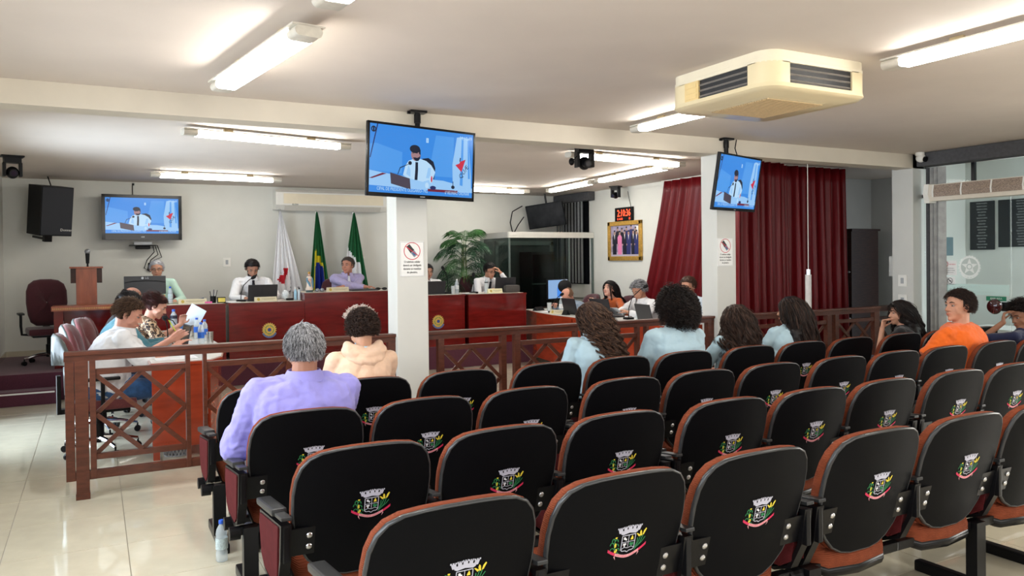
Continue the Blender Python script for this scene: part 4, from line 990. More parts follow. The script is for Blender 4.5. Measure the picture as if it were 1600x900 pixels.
t = empty('equipment_rack', (6.95, 12.25, 0), label='black equipment cabinet inside the glass booth', cat='cabinet')
mb = MB(); mb.box(0, .50, 0, .45, 0, 1.75, bev=.005); part('cabinet_body', mb, dk, t)
mb = MB(); mb.box(.03, .47, -.012, 0, .1, 1.7); part('cabinet_door', mb, blackg_m, t)
mb = MB(); mb.box(.0, .5, -.05, 0, 1.16, 1.18); part('shelf_lip', mb, dfm, t)
tv4 = empty('television', (7.32, 12.35, 2.42), .0, label='switched-off black television leaning out above the glass booth', cat='television', group='televisions off')
tv4.rotation_euler = (.22, -.10, -.95)
mb = MB(); mb.box(-.37, .37, -.02, .02, -.22, .22, bev=.01); part('casing', mb, black_m, tv4)
mb = MB(); mb.box(-.35, .35, -.024, -.019, -.20, .20); part('screen', mb, mat('off_screen', (.02, .02, .022), .25, noise=.5, nscale=6), tv4)
mb = MB(); mb.box(-.05, .05, .02, .12, -.06, .06); mb.cyl((0, .1, 0), (0, .14, .45), .018); part('wall_arm', mb, metal_m, tv4)
mb = MB(); mb.tube([(6.98, 12.62, 2.60), (6.84, 12.75, 2.5), (6.82, 12.8, 2.3), (6.86, 12.78, 2.1)], .01, 6); mb.tube([(7.0, 12.6, 2.4), (6.93, 12.7, 2.25), (6.88, 12.78, 2.1)], .01, 6); tag(part('cable', mb, black_m, smooth=True), 'black cables hanging behind the leaning television', 'cable')

# ------------------------------------------------------------------ palm
t = empty('potted_palm', (5.60, 12.22, .335), label='tall green palm standing behind the dais at right', cat='plant')
mb = MB(); mb.lathe([(.12, 0), (.15, .02), (.19, .30), (.2, .34), (.17, .34), (.16, .30)], 24); part('pot', mb, mat('clay_pot', (.25, .12, .08), .7, noise=.15), t, smooth=40)
mb = MB()
for a in (0, 2.1, 4.2): mb.tube([(.04*math.cos(a), .04*math.sin(a), .28), (.05*math.cos(a), .05*math.sin(a), .8), (.03*math.cos(a), .03*math.sin(a), 1.55)], [.018, .014, .01], 8)
part('stem', mb, mat('palm_stem', (.10, .13, .04), .6, noise=.2), t, smooth=True)
rng = random.Random(11)
leafs = [mat('palm_leaf', (.010, .05, .020), .45, noise=.3, nscale=9), mat('palm_leaf_light', (.03, .11, .025), .45, noise=.3, nscale=9)]
for k in range(40):
    a = k*2.399+.4; lv = k/39; z0 = .45+1.15*lv; L = .70-.22*lv+rng.uniform(-.06, .06); el = .25+.9*lv+rng.uniform(-.1, .15)
    if k > 36: L = .42; el = 1.25
    dx, dy = math.cos(a), math.sin(a)*.62
    mb = MB(); pts = []; p = Vector((dx*.03, dy*.03, z0)); d = Vector((dx*math.cos(el), dy*math.cos(el), math.sin(el)))
    NS = 16
    for i in range(NS+1):
        pts.append(p.copy()); p = p+d*(L/NS); d = (d+Vector((0, 0, -.15))).normalized()
    mb.tube(pts, [.006*(1-.8*i/NS)+.001 for i in range(NS+1)], 5)
    for i in range(3, NS+1):
        for half in (0, .5):
            if i == NS and half: continue
            q = pts[i]+(pts[min(i+1, NS)]-pts[i])*half; d_ = (pts[min(i+1, NS)]-pts[i-1]).normalized(); side = d_.cross(Vector((0, 0, 1))).normalized()
            ll = .25*math.sin(PI*(i/NS)**.8*.93+.12)+.04
            for s_ in (-1, 1):
                v = (side*s_*.85+d_*.65+Vector((0, 0, -.45+rng.uniform(-.2, .2)))).normalized(); wv = d_*.0065
                tip = q+v*ll+Vector((0, 0, -.28*ll)); mid = q+v*ll*.5+Vector((0, 0, -.02*ll))
                mb.add([q-wv*.4, q+wv*.4, mid+wv, tip, mid-wv], [(0, 1, 2, 4), (4, 2, 3)])
    o = part('frond', mb, leafs[1 if (k > 34 or rng.random() < .2) else 0], t, fix=False)

# ------------------------------------------------------------------ signs on the columns
def no_phone(x, z, label, yc=6.02, w_=.208, h=.285):
    t = empty('no_phone_sign', (x, yc, z), label=label, cat='sign', group='no-phone signs on the columns')
    mb = MB(); mb.box(-w_/2, w_/2, -.006, -.0005, -h/2, h/2, bev=.002); part('board', mb, mat('sign_white', (.78, .78, .76), .4, noise=.02), t)
    ms = [mat('sign_red', (.55, .02, .05), .5), mat('sign_black', (.02, .02, .02), .5), mat('sign_grey', (.25, .28, .33), .5), mat('sign_blue', (.05, .12, .25), .5)]
    mb = MB(); lay = [0]
    def pl(c, pts): lay[0] += 1; mb.cur = c; mb.poly([(a, -.0062-.00005*lay[0], b) for a, b in pts])
    cz = .065; R = .066
    def rp(a, b, an=-.9): return (a*math.cos(an)-b*math.sin(an), cz+a*math.sin(an)+b*math.cos(an))
    pl(1, [rp(-.058, -.018), rp(0, -.020), rp(0, .020), rp(-.058, .018)]); pl(2, [rp(.002, -.02), rp(.052, -.018), rp(.052, .018), rp(.002, .02)]); pl(3, [rp(.012, -.012), rp(.042, -.012), rp(.042, .012), rp(.012, .012)])
    pl(1, [rp(-.004, -.021), rp(.004, -.021), rp(.004, .021), rp(-.004, .021)])
    for i in range(32):
        a0, a1 = 2*PI*i/32, 2*PI*(i+1)/32; lay[0] = 6
        pl(0, [(R*math.cos(a0), cz+R*math.sin(a0)), (R*math.cos(a1), cz+R*math.sin(a1)), ((R+.006)*math.cos(a1), cz+(R+.006)*math.sin(a1)), ((R+.006)*math.cos(a0), cz+(R+.006)*math.sin(a0))])
    c_ = math.cos(-.62); s_ = math.sin(-.62)
    pl(0, [(-R*c_-.003*s_*-1, cz-R*s_-.003), (-R*c_, cz-R*s_+.004), (R*c_, cz+R*s_+.004), (R*c_, cz+R*s_-.003)])
    for k in range(4):
        a0 = -w_/2+.006
    for a, b, c, d in ((-w_/2+.004, w_/2-.004, h/2-.006, h/2-.0045), (-w_/2+.004, w_/2-.004, -h/2+.0045, -h/2+.006), (-w_/2+.004, -w_/2+.0055, -h/2+.0045, h/2-.0045), (w_/2-.0055, w_/2-.004, -h/2+.0045, h/2-.0045)):
        pl(2, [(a, c), (b, c), (b, d), (a, d)])
    mb.cur = 1
    for i, s in enumerate(('O telefone celular', 'deverá ser desligado', 'durante as reuniões', 'do plenário.')):
        for ox in (-.0006, .0006): put_text(mb, s, .024, lambda a, b: (a+ox, -.0068, b-.030-.0285*i), .80)
    part('printing', mb, ms, t, fix=False)
no_phone(2.293, 1.62, 'no-phone warning sign on the left column')
no_phone(5.690, 1.66, 'no-phone warning sign on the right column')

# ------------------------------------------------------------------ glass-door fittings, air curtain, corridor
t = empty('air_curtain', (8.76, 5.84, 2.34), label='long cream air curtain unit over the glass doors', cat='air conditioner')
mb = MB(); mb.prism([(.06, -.10), (-.10, -.10), (-.13, -.02), (-.11, .09), (-.02, .10), (.06, .10)], -2.6, -.05, plane='XZ'); part('housing', mb, mat('curtain_cream', (.72, .66, .56), .4, noise=.03), t)
mb = MB(); mb.prism([(-.132, -.055), (-.138, .0), (-.121, .082), (-.11, .082), (-.12, -.055)], -2.56, -.12, plane='XZ')
o = part('grille', mb, mat('grille_mesh', (.30, .23, .18), .6, noise=.5, nscale=90), t)
for k in range(8):
    mb = MB(); y = -.12-k*.335; mb.prism([(-.137, -.055), (-.144, .0), (-.126, .084), (-.12, .084), (-.13, -.055)], y-.008, y+.008, plane='XZ'); part('grille_rib', mb, white_m, t)
mb = MB(); mb.prism([(.06, -.12), (-.11, -.12), (-.14, -.02), (-.12, .10), (.06, .11)], -.06, .0, plane='XZ'); part('end_cover', mb, white_m, t)
t = empty('door_valance', (8.66, 5.93, 2.66), label='dark grey fabric valance above the glass doors', cat='valance')
mb = MB(); mb.box(-.02, .19, -4.0, .0, 0, .155, bev=.006); part('valance_box', mb, gv, t)
t = empty('door_blinds', (8.80, 5.90, .05), label='gathered grey blinds beside the glass doors', cat='blinds')
for k in range(4):
    mb = MB(); M = Matrix.Translation((0, -.03-.05*k, 0)) @ Matrix.Rotation(.9, 4, 'Z'); mb.box(-.002, .002, -.045, .045, 0, 2.6, M)
    part('slat', mb, mat('blind_light_grey', (.34, .34, .33), .85, noise=.15, nscale=12) if k else gv, t)
GX = 8.853
def sticker(name, y0, y1, z0, z1, m_, label, cat='sign', body=None, x=GX):
    t = empty(name, (x, (y0+y1)/2, (z0+z1)/2), -PI/2, label=label, cat=cat)
    mb = MB(); mb.box(-abs(y1-y0)/2, abs(y1-y0)/2, -.003, 0, -(z1-z0)/2, (z1-z0)/2); part('backing', mb, m_, t)
    if body:
        mb = MB(); ms = body(mb); part('printing', mb, ms, t, fix=False)
    return t
import itertools
def emp(mb): put_text(mb, 'EMPURRA', .030, lambda x, y: (x, -.0035, y-.010), 1.0); return [white_m]
sticker('push_sticker', 5.02, 5.24, 1.09, 1.14, mat('sticker_green', (.01, .20, .10), .4), 'green push sticker on the glass door', body=emp)
def proi(mb):
    mb.cur = 0
    for i in range(20):
        a0, a1 = 2*PI*i/20, 2*PI*(i+1)/20; mb.poly([(-.045+.026*math.cos(a0), -.0036, .045+.026*math.sin(a0)), (-.045+.026*math.cos(a1), -.0036, .045+.026*math.sin(a1)), (-.045+.021*math.cos(a1), -.0036, .045+.021*math.sin(a1)), (-.045+.021*math.cos(a0), -.0036, .045+.021*math.sin(a0))])
    mb.poly([(-.049, -.0036, .028), (-.041, -.0036, .028), (-.041, -.0036, .062), (-.049, -.0036, .062)])
    put_text(mb, 'PROIBIDO', .022, lambda x, y: (x+.03, -.0036, y+.035), .8)
    mb.cur = 1
    for i, s in enumerate(('LEI ANTIFUMO', 'É PROIBIDO FUMAR', 'NESTE LOCAL')): put_text(mb, s, .016, lambda x, y: (x, -.0036, y-.0-.024*i-.01), .85)
    return [mat('sign_red', (.55, .02, .05), .5), mat('sign_black', (.02, .02, .02), .5)]
sticker('notice', 5.58, 5.74, 1.37, 1.54, mat('sign_white', (.78, .78, .76), .4), 'white notice headed PROIBIDO on the glass', body=proi)
def smk(mb):
    mb.cur = 0
    for i in range(20):
        a0, a1 = 2*PI*i/20, 2*PI*(i+1)/20; mb.poly([(.034*math.cos(a0), -.0036, .034*math.sin(a0)), (.034*math.cos(a1), -.0036, .034*math.sin(a1)), (.028*math.cos(a1), -.0036, .028*math.sin(a1)), (.028*math.cos(a0), -.0036, .028*math.sin(a0))])
    mb.poly([(-.026, -.0036, .018), (-.018, -.0036, .024), (.026, -.0036, -.018), (.018, -.0036, -.024)]); mb.poly([(-.02, -.0037, -.01), (.02, -.0037, .0), (.02, -.0037, .006), (-.02, -.0037, -.004)])
    return [mat('sign_black', (.02, .02, .02), .5)]
sticker('pictogram_sign', 5.60, 5.72, 1.26, 1.35, mat('sign_white', (.78, .78, .76), .4), 'small round pictogram sticker under the white notice', body=smk)
def band(mb):
    mb.cur = 0
    def mir(x, y): return (-x, -.0036, y)
    put_text(mb, 'PLENÁRIO', .040, lambda x, y: (-x+.0, -.0036, y+.012), 1); put_text(mb, 'VEREADOR MESTRE FILIPINO DA SILVA', .030, lambda x, y: (-x, -.0036, y-.038), 1)
    return [mat('frost_text', (.42, .55, .52), .5)]
sticker('frosted_band', 4.99, 5.80, 1.15, 1.27, mat('frosted_strip', (.62, .82, .78), .5, alpha=.75), 'frosted lettered strip across the glass door', body=band)
# frosted coat of arms
t = empty('frosted_emblem', (8.852, 5.43, 1.46), -PI/2, label='white frosted star emblem on the glass door', cat='emblem')
mb = MB(); fm = [mat('frost_white', (.85, .88, .85), .6, alpha=.9), mat('frost_grey_green', (.58, .66, .62), .6, alpha=.8)]  # white and grey-green tones of the frosted print
mb.poly([(.125*(1+.07*(1 if i % 2 else -1))*math.cos(2*PI*i/44), -.001, .01+.125*(1+.07*(1 if i % 2 else -1))*math.sin(2*PI*i/44)) for i in range(44)])
mb.cur = 1; mb.poly([(.1*math.cos(2*PI*i/40), -.0013, .01+.1*math.sin(2*PI*i/40)) for i in range(40)])
mb.cur = 0
for k in range(5):
    a = PI/2+2*PI*k/5; mb.poly([(.098*math.cos(a), -.0016, .01+.098*math.sin(a)), (.04*math.cos(a+.63), -.0016, .01+.04*math.sin(a+.63)), (.0, -.0016, .01), (.04*math.cos(a-.63), -.0016, .01+.04*math.sin(a-.63))])
mb.cur = 1; mb.poly([(.034*math.cos(2*PI*i/24), -.0018, .01+.034*math.sin(2*PI*i/24)) for i in range(24)]); mb.cur = 0; mb.poly([(.022*math.cos(2*PI*i/24), -.002, .01+.022*math.sin(2*PI*i/24)) for i in range(24)])
ar = [(.12*math.cos(a), .12*math.sin(a)) for a in [PI*1.15+PI*.7*i/10 for i in range(11)]]+[(.09*math.cos(a), .09*math.sin(a)-.02) for a in [PI*1.85-PI*.7*i/10 for i in range(11)]]
mb.poly([(x, -.0022, z-.01) for x, z in ar]); part('emblem_print', mb, fm, t, fix=False)
t = empty('door_pull', (-.02, -.89, 1.03)); t.parent = gw
mb = MB(); mb.lathe([(.03, 0), (.03, .03), (.075, .035), (.085, .055), (.075, .075), (.03, .085), (.002, .086)], 24, Matrix.Rotation(-PI/2, 4, 'Y')); part('round_pull', mb, mat('burgundy_resin', (.05, .008, .008), .1, coat=.8), t, smooth=50)
mb = MB(); mb.box(-.03, 0, -.19, -.06, -.05, .05, bev=.004); part('lock_plate', mb, metal_m, t)
def plaque(y0, y1, z0, z1, n_, label, seed):
    t = empty('bronze_plaque', (10.198, (y0+y1)/2, (z0+z1)/2), -PI/2, label=label, cat='plaque', group='dark plaques in the corridor')
    W, H = y1-y0, z1-z0; mb = MB(); mb.box(-W/2, W/2, -.02, -.001, -H/2, H/2, bev=.003); part('slab', mb, mat('plaque_dark', (.012, .016, .020), .35, noise=.2), t)
    r = random.Random(seed); mb = MB(); lines = ['CÂMARA MUNICIPAL', 'PRESIDENTE OLEGÁRIO']+['VEREADOR '+'ABCDEFGHIJLMNOP'[k % 15]*0+'DA CÂMARA' if k % 3 == 0 else ('MESA DIRETORA' if k % 3 == 1 else 'LEGISLATURA') for k in range(n_)]
    for i, s in enumerate(lines): put_text(mb, s, H/len(lines)*.62, lambda x, y: (x, -.0205, H/2-(i+.95)*H/(len(lines)+.6)+y), .62 if len(s) < 17 else .52)
    part('inscription', mb, mat('plaque_letters', (.45, .47, .47), .5), t, fix=False)
plaque(5.92, 6.235, 1.67, 2.30, 14, 'narrow dark inscribed plaque seen through the glass, left one', 1)
plaque(5.30, 5.87, 1.70, 2.30, 15, 'wide dark inscribed plaque seen through the glass, right one', 2)
t = empty('notice_board', (9.83, 6.303, 1.72), 0, label='small grey plate on the corridor end wall left of the plaques', cat='plate')
mb = MB(); mb.box(-.08, .08, -.012, -.001, -.12, .12, bev=.003); part('plate', mb, mat('steel_blue', (.16, .24, .27), .4, noise=.05), t)
t = empty('corridor_table', (9.55, 5.35, 0), label='small dark table with white lace cloth in the corridor', cat='table')
mb = MB(); mb.box(-.3, .3, -.45, .45, .70, .73); part('tabletop', mb, wood_dark_m, t)
for sx in (-1, 1):
    for sy in (-1, 1): mb = MB(); mb.box(sx*.26-.025, sx*.26+.025, sy*.4-.025, sy*.4+.025, 0, .70); part('leg', mb, wood_dark_m, t)
t = empty('lace_tablecloth', (9.55, 5.35, .731), label='white lace cloth draped over the corridor table', cat='tablecloth')
mb = MB(); vs = []; n_ = 40
per = rrect(-.31, .31, -.46, .46, .03, 9)
for k in range(5):
    v = k/4
    for i, (x, y) in enumerate(per): s = 1+.03*v+.02*v*math.sin(i*1.7); vs.append((x*s, y*s, .004-(.26+.02*math.sin(i*.9))*v))
n_ = len(per); mb.add(vs, [(k*n_+i, k*n_+(i+1) % n_, (k+1)*n_+(i+1) % n_, (k+1)*n_+i) for k in range(4) for i in range(n_)]+[tuple(range(n_))]); part('cloth', mb, mat('lace_white', (.70, .72, .70), .9, noise=.1, nscale=90), t, smooth=50)

# wood column trims seen at left of the frame, papers etc. are with the desk items
# ------------------------------------------------------------------ things on the desks
def laptop(x, y, z, rz, label, w_=.36, h=.23, ang=.25, col=None, screen=False):
    # local: user on the -Y side looks at +Y; lid hinge at +Y side, its back faces +Y
    t = empty('laptop', (x, y, z), rz, label=label, cat='laptop', group='laptops on the desks')
    c = col or mat('laptop_dark', (.022, .022, .026), .4, noise=.1)
    mb = MB(); mb.box(-w_/2, w_/2, -.24, 0, .001, .017, bev=.004); part('keyboard_base', mb, c, t)
    mb = MB(); mb.box(-w_/2+.02, w_/2-.02, -.14, -.03, .017, .019); part('keys', mb, blackg_m, t)
    mb = MB(); M = Matrix.Translation((0, 0, .015)) @ Matrix.Rotation(-ang, 4, 'X'); mb.box(-w_/2, w_/2, -.002, .006, 0, h, M, bev=.002); part('lid', mb, c, t)
    mb = MB(); mb.box(-w_/2+.012, w_/2-.012, -.0032, -.0022, .015, h-.012, M); part('screen', mb, mat('lcd_glow', (.02, .02, .02), .2, emit=(.35, .5, .8), estr=.5) if screen else blackg_m, t)
    return t
def gooseneck(x, y, z, dx, dy, h, label, group='gooseneck microphones'):
    t = empty('microphone', (x, y, z), label=label, cat='microphone', group=group)
    mb = MB(); mb.box(-.06, .06, -.045, .045, .001, .028, bev=.010); part('mic_base', mb, black_m, t, smooth=40)
    mb = MB(); P = [(0, 0, .02), (dx*.02, dy*.02, h*.35), (dx*.25, dy*.25, h*.7), (dx*.75, dy*.75, h*.93), (dx, dy, h)]
    mb.tube(P, .0055, 8); part('neck', mb, black_m, t, smooth=True)
    mb = MB(); d = (Vector(P[-1])-Vector(P[-2])).normalized(); a = Vector(P[-1]); mb.tube([a-d*.01, a, a+d*.012, a+d*.04, a+d*.058, a+d*.064], [.009, .016, .022, .024, .017, .004], 14); part('windscreen', mb, mat('foam_black', (.008, .008, .009), .95, bump=.5, bscale=400), t, smooth=True)
    return t
water_m = mat('pet_plastic', (.72, .80, .84), .08, alpha=.42, spec=.8)
def bottle(x, y, z, label, cap=(.02, .10, .55), lab=(.75, .78, .8), s=1.0, group='plastic water bottles', lz=(.07, .13)):
    t = empty('water_bottle', (x, y, z), label=label, cat='bottle', group=group)
    mb = MB(); mb.lathe([(.026*s, .001), (.031*s, .006*s), (.031*s, .05*s), (.0285*s, .06*s), (.031*s, .07*s), (.031*s, .13*s), (.028*s, .14*s), (.031*s, .15*s), (.026*s, .175*s), (.013*s, .198*s), (.012*s, .21*s)], 20); part('bottle_body', mb, water_m, t, smooth=50)
    mb = MB(); mb.lathe([(.0318*s, lz[0]*s), (.0318*s, lz[1]*s)], 20); mb.f = mb.f[:-2]; mb.m = mb.m[:-2]; mb.sm = mb.sm[:-2]; part('bottle_label', mb, mat('label_%d' % int(lab[0]*99+lab[2]*9), lab, .4, noise=.25, nscale=120), t, smooth=True)
    mb = MB(); mb.lathe([(.0145*s, .205*s), (.0145*s, .222*s), (.012*s, .225*s)], 16); part('cap', mb, mat('cap_%d' % int(cap[2]*99), cap, .4), t, smooth=40)
    return t
def tumbler(x, y, z, label, mt=None, r=.032, h=.12):
    t = empty('drinking_glass', (x, y, z), label=label, cat='glass', group='drinking glasses')
    mb = MB(); mb.lathe([(r*.85, .001), (r, h), (r*.94, h), (r*.8, .006)], 20); part('tumbler', mb, mt or mat('tumbler_glass', (.75, .8, .8), .05, alpha=.40, spec=.8), t, smooth=40)
    return t
def nameplate(x, y, z, rz, label, w_=.27, h=.062, col=(.62, .55, .38)):
    t = empty('nameplate', (x, y, z), rz, label=label, cat='nameplate', group='nameplates')
    mb = MB(); mb.prism([(-.03, .001), (.03, .001), (.006, h), (-.002, h)], -w_/2, w_/2, plane='YZ'); part('plate', mb, mat('np_%d' % int(col[0]*99), col, .4, noise=.05), t)
    mb = MB(); f = lambda a, b: (a, -.0305+.028*(b/h)-.001, b); mb.poly([f(-w_/2+.05+.02*math.cos(q), h/2+.02*math.sin(q)) for q in [2*PI*i/14 for i in range(14)]]); mb.cur = 1
    mb.poly([f(-w_/2+.09, h*.55), f(w_/2-.02, h*.55), f(w_/2-.02, h*.62), f(-w_/2+.09, h*.62)]); mb.poly([f(-w_/2+.12, h*.35), f(w_/2-.05, h*.35), f(w_/2-.05, h*.40), f(-w_/2+.12, h*.40)])
    part('engraving', mb, [mat('np_gold', (.45, .33, .06), .4), mat('np_text', (.25, .2, .1), .5)], t, fix=False)
    return t
def paper(x, y, z, rz, label, w_=.21, h=.30, th=.004, col=(.78, .79, .82), name='paper_sheets'):
    o = part(name, MB().box(-w_/2, w_/2, -h/2, h/2, .001, th), mat('paper_%d' % int(col[2]*99+col[0]*7), col, .7, noise=.03, nscale=30), None, loc=(x, y, z), rz=rz)
    return tag(o, label, 'paper', 'papers on the desks')
Z1 = 1.085
# monitor (its back faces the hall)
t = empty('computer_monitor', (.58, 11.12, Z1), label='black computer monitor with its back to the hall', cat='monitor')
mb = MB(); mb.box(-.245, .245, -.012, .035, .13, .365, bev=.008); part('rear_case', mb, mat('monitor_back', (.012, .013, .016), .3, noise=.1), t)
mb = MB(); mb.prism([(-.24, .285), (-.15, .305), (0, .312), (.15, .305), (.24, .285), (.24, .275), (.15, .292), (0, .298), (-.15, .292), (-.24, .275)], -.02, -.01, plane='XZ'); part('curved_ridge', mb, black_m, t)
mb = MB(); mb.box(-.035, .035, .0, .03, .02, .14); mb.box(-.12, .12, -.08, .10, .001, .02, bev=.006); part('stand', mb, black_m, t)
mb = MB(); mb.box(-.23, .23, .035, .037, .15, .35); part('screen', mb, mat('lcd_glow', (.02, .02, .02), .2, emit=(.35, .5, .8), estr=.5), t)
mb = MB(); mb.cur = 0; put_text(mb, 'LG', .035, lambda x, y: (.022+x, -.0135, .328+y)); n_ = 16
mb.poly([(-.03+.015*math.cos(2*PI*i/n_), -.0135, .340+.015*math.sin(2*PI*i/n_)) for i in range(n_)]); part('maker_mark', mb, grey_m, t, fix=False)
t = empty('desk_calendar', (.72, 10.93, Z1), label='white desk calendar leaning before the computer monitor', cat='calendar')
mb = MB(); M = Matrix.Rotation(-.35, 4, 'X'); mb.box(-.085, .085, -.003, .0, .002, .13, M); M2 = Matrix.Translation((0, .085, 0)) @ Matrix.Rotation(.35, 4, 'X'); mb.box(-.085, .085, -.0, .003, .002, .13, M2); part('card', mb, mat('paper_white', (.75, .80, .9), .7), t)
mb = MB(); mb.box(-.085, .085, -.0045, -.003, .11, .13, M); mb.cur = 1
for i in range(5):
    for j in range(4): mb.box(-.075+i*.031, -.075+i*.031+.022, -.0042, -.003, .02+j*.021, .034+j*.021, M)
part('printing', mb, [mat('cal_orange', (.6, .3, .05), .6), mat('cal_blue', (.35, .45, .7), .6)], t)
bottle(.865, 10.98, Z1, 'clear water bottle beside the desk calendar', lab=(.5, .6, .62))
nameplate(1.12, 10.86, Z1, 0, 'long cream nameplate on the dais desk left of the pen cup', w_=.34)
mb = MB(); mb.box(-.16, .16, -.05, .05, .001, .02, bev=.003); tag(part('folder', mb, mat('folder_tan', (.35, .33, .22), .6), loc=(.97, 11.02, Z1)), 'flat folder behind the long cream nameplate', 'folder')
mb = MB(); mb.tube([(1.02, 11.0, Z1+.045), (1.2, 10.98, Z1+.05), (1.27, 10.97, Z1+.065)], .008, 6); mb.box(1.05, 1.1, 10.97, 11.03, Z1+.001, Z1+.045); tag(part('stapler', mb, mat('stapler_blue', (.02, .06, .14), .4)), 'dark blue stapler standing behind the nameplates', 'stapler')
mb = MB(); mb.box(-.045, .045, -.03, .03, .001, .022, bev=.003); tag(part('note_pad', mb, mat('note_pink', (.75, .12, .35), .6), loc=(1.31, 10.86, Z1)), 'small pink note pad left of the pen cup', 'note pad')
t = empty('pen_cup', (1.375, 10.90, Z1), label='dark mesh cup full of pens on the dais desk', cat='cup')
mb = MB(); mb.lathe([(.035, .001), (.038, .09), (.034, .09), (.031, .006)], 16); part('cup', mb, black_m, t, smooth=40)
for k, (dx, c) in enumerate([(-.03, (.02, .02, .02)), (-.012, (.7, .7, .7)), (.008, (.05, .05, .1)), (.025, (.7, .7, .72)), (.04, (.03, .03, .03))]):
    mb = MB(); mb.cyl((dx*.5, .01*(k % 2), .02), (dx*1.4, .012*(k-2), .155+.01*(k % 3)), .0045, n=6); part('pen', mb, mat('pen_%d' % k, c, .4), t)
t = empty('note_box', (1.47, 10.85, Z1), label='small black box of yellow note paper beside the pen cup', cat='box')
mb = MB(); mb.box(-.05, .05, -.03, .03, .001, .075, bev=.003); part('holder', mb, black_m, t)
mb = MB(); mb.box(-.043, .043, -.033, -.029, .012, .066); part('yellow_notes', mb, mat('note_yellow', (.75, .62, .12), .6), t)
gooseneck(1.74, 11.0, Z1, .14, -.02, .31, 'gooseneck microphone in front of the bearded man')
laptop(2.02, 10.99, Z1, PI, 'open black laptop before the bearded man in white shirt', w_=.385, h=.215)
bpy.data.objects
nameplate(2.03, 10.83, Z1, 0, 'cream nameplate in front of the bearded man\'s laptop', w_=.29)
paper(1.62, 10.95, Z1, .1, 'white sheets on the desk just right of the yellow notes', w_=.17, h=.26)
t = empty('plastic_package', (2.34, 11.05, Z1), label='crumpled clear package right of the bearded man\'s laptop', cat='package')
mb = MB(); mb.ell((0, 0, .07), (.055, .045, .07)); mb.v = [(x+.008*mnoise.noise(Vector((x, y, z))*60), y, max(.002, z+.012*mnoise.noise(Vector((x, y, z))*45+Vector((3, 1, 2))))) for x, y, z in mb.v]; part('wrapping', mb, mat('clear_wrap', (.7, .74, .76), .25, noise=.2, nscale=40), t, smooth=True)
mb = MB(); mb.box(-.05, .05, -.02, .02, .001, .03, bev=.01); tag(part('remote_control', mb, black_m, loc=(2.37, 10.92, Z1)), 'black handset lying between the package and the sanitizer', 'remote')
for x, c, l in ((2.455, (.35, .60, .75), 'clear blue sanitizer bottle, the left one of the pair'), (2.505, (.60, .68, .72), 'white pump bottle, the right one of the pair')):
    t = empty('sanitizer_bottle', (x, 10.95, Z1), label=l, cat='bottle', group='sanitizer bottles')
    mb = MB(); mb.lathe([(.02, .001), (.021, .1), (.02, .12), (.01, .135), (.01, .15)], 16); part('bottle_body', mb, mat('sanit_%d' % int(c[0]*99), c, .15, noise=.05), t, smooth=40)
    mb = MB(); mb.lathe([(.012, .148), (.012, .165), (.004, .166), (.004, .178)], 12); mb.box(-.022, .006, -.005, .005, .172, .18); part('pump', mb, black_m if x > 2.48 else white_m, t)
# statue
t = empty('saint_statuette', (2.625, 10.86, 1.19), label='small painted statuette of a robed woman on the taller desk', cat='statue')
mb = MB(); mb.lathe([(.048, .001), (.05, .02), (.04, .03)], 18); part('base', mb, mat('statue_dark', (.06, .10, .10), .4, noise=.2), t, smooth=40)
mb = MB(); mb.lathe([(.05, .03), (.052, .05), (.04, .075), (.036, .12), (.032, .16), (.038, .195), (.030, .215), (.012, .225)], 18); part('robe', mb, mat('statue_cream', (.70, .58, .48), .4, noise=.1, nscale=30), t, smooth=True)
mb = MB(); mb.tube([(-.03, -.02, .20), (-.036, -.028, .16), (-.01, -.04, .12), (.005, -.045, .08)], [.012, .014, .016, .008], 8); mb.tube([(.03, -.02, .2), (.04, -.02, .15), (.046, -.01, .06)], [.010, .013, .010], 8); part('blue_mantle', mb, mat('statue_blue', (.12, .28, .40), .4), t, smooth=True)
mb = MB(); mb.ell((0, 0, .243), (.017, .018, .021)); mb.ell((.0, -.034, .18), (.012, .01, .012)); mb.tube([(-.03, -.02, .19), (-.01, -.045, .165), (.02, -.035, .165)], .009, 8); part('head_and_hands', mb, mat('statue_skin', (.65, .40, .33), .45), t, smooth=True)
mb = MB(); mb.lathe([(.018, .255), (.022, .272), (.010, .278), (.003, .29)], 14); part('crown', mb, gold_m, t, smooth=40)
for x, l in ((2.735, 'grey microphone head lying left on the taller desk'), (2.80, 'grey microphone head lying right beside its twin on the taller desk')):
    mb = MB(); mb.ell((0, 0, .028), (.028, .028, .027)); mb.cyl((0, 0, .026), (.0, .14, .015), .014, .010, 12); tag(part('hand_microphone', mb, mat('mic_mesh', (.28, .29, .31), .35, metal=.6, noise=.3, nscale=200), smooth=True, loc=(x, 10.85, 1.19)), l, 'microphone', 'hand microphones on the taller desk')
nameplate(3.01, 10.82, 1.19, 0, 'nameplate in front of the man in the purple shirt', w_=.31)
mb = MB(); mb.box(-.19, .19, -.13, .13, .001, .022, bev=.005); tag(part('closed_laptop', mb, mat('laptop_dark', (.022, .022, .026), .4, noise=.1), loc=(3.40, 10.92, 1.19)), 'closed flat black laptop before the man in the purple shirt', 'laptop')
t = empty('sunglasses', (3.66, 10.86, 1.19), label='dark sunglasses on the taller desk beside the left column', cat='glasses')
mb = MB()
for dx in (-.05, .05): mb.ell((dx, 0, .022), (.042, .012, .020))
mb.box(-.012, .012, -.004, .004, .022, .030); part('lenses', mb, blackg_m, t, smooth=40)
mb = MB(); mb.cyl((-.09, 0, .025), (-.085, .10, .01), .004); mb.cyl((.09, 0, .025), (.085, .10, .01), .004); part('temples', mb, black_m, t)
laptop(4.53, 10.99, 1.10, PI, 'open black laptop just right of the left column', w_=.36, h=.19)
gooseneck(4.77, 11.0, 1.10, -.07, -.01, .37, 'tall gooseneck microphone right of the left column')
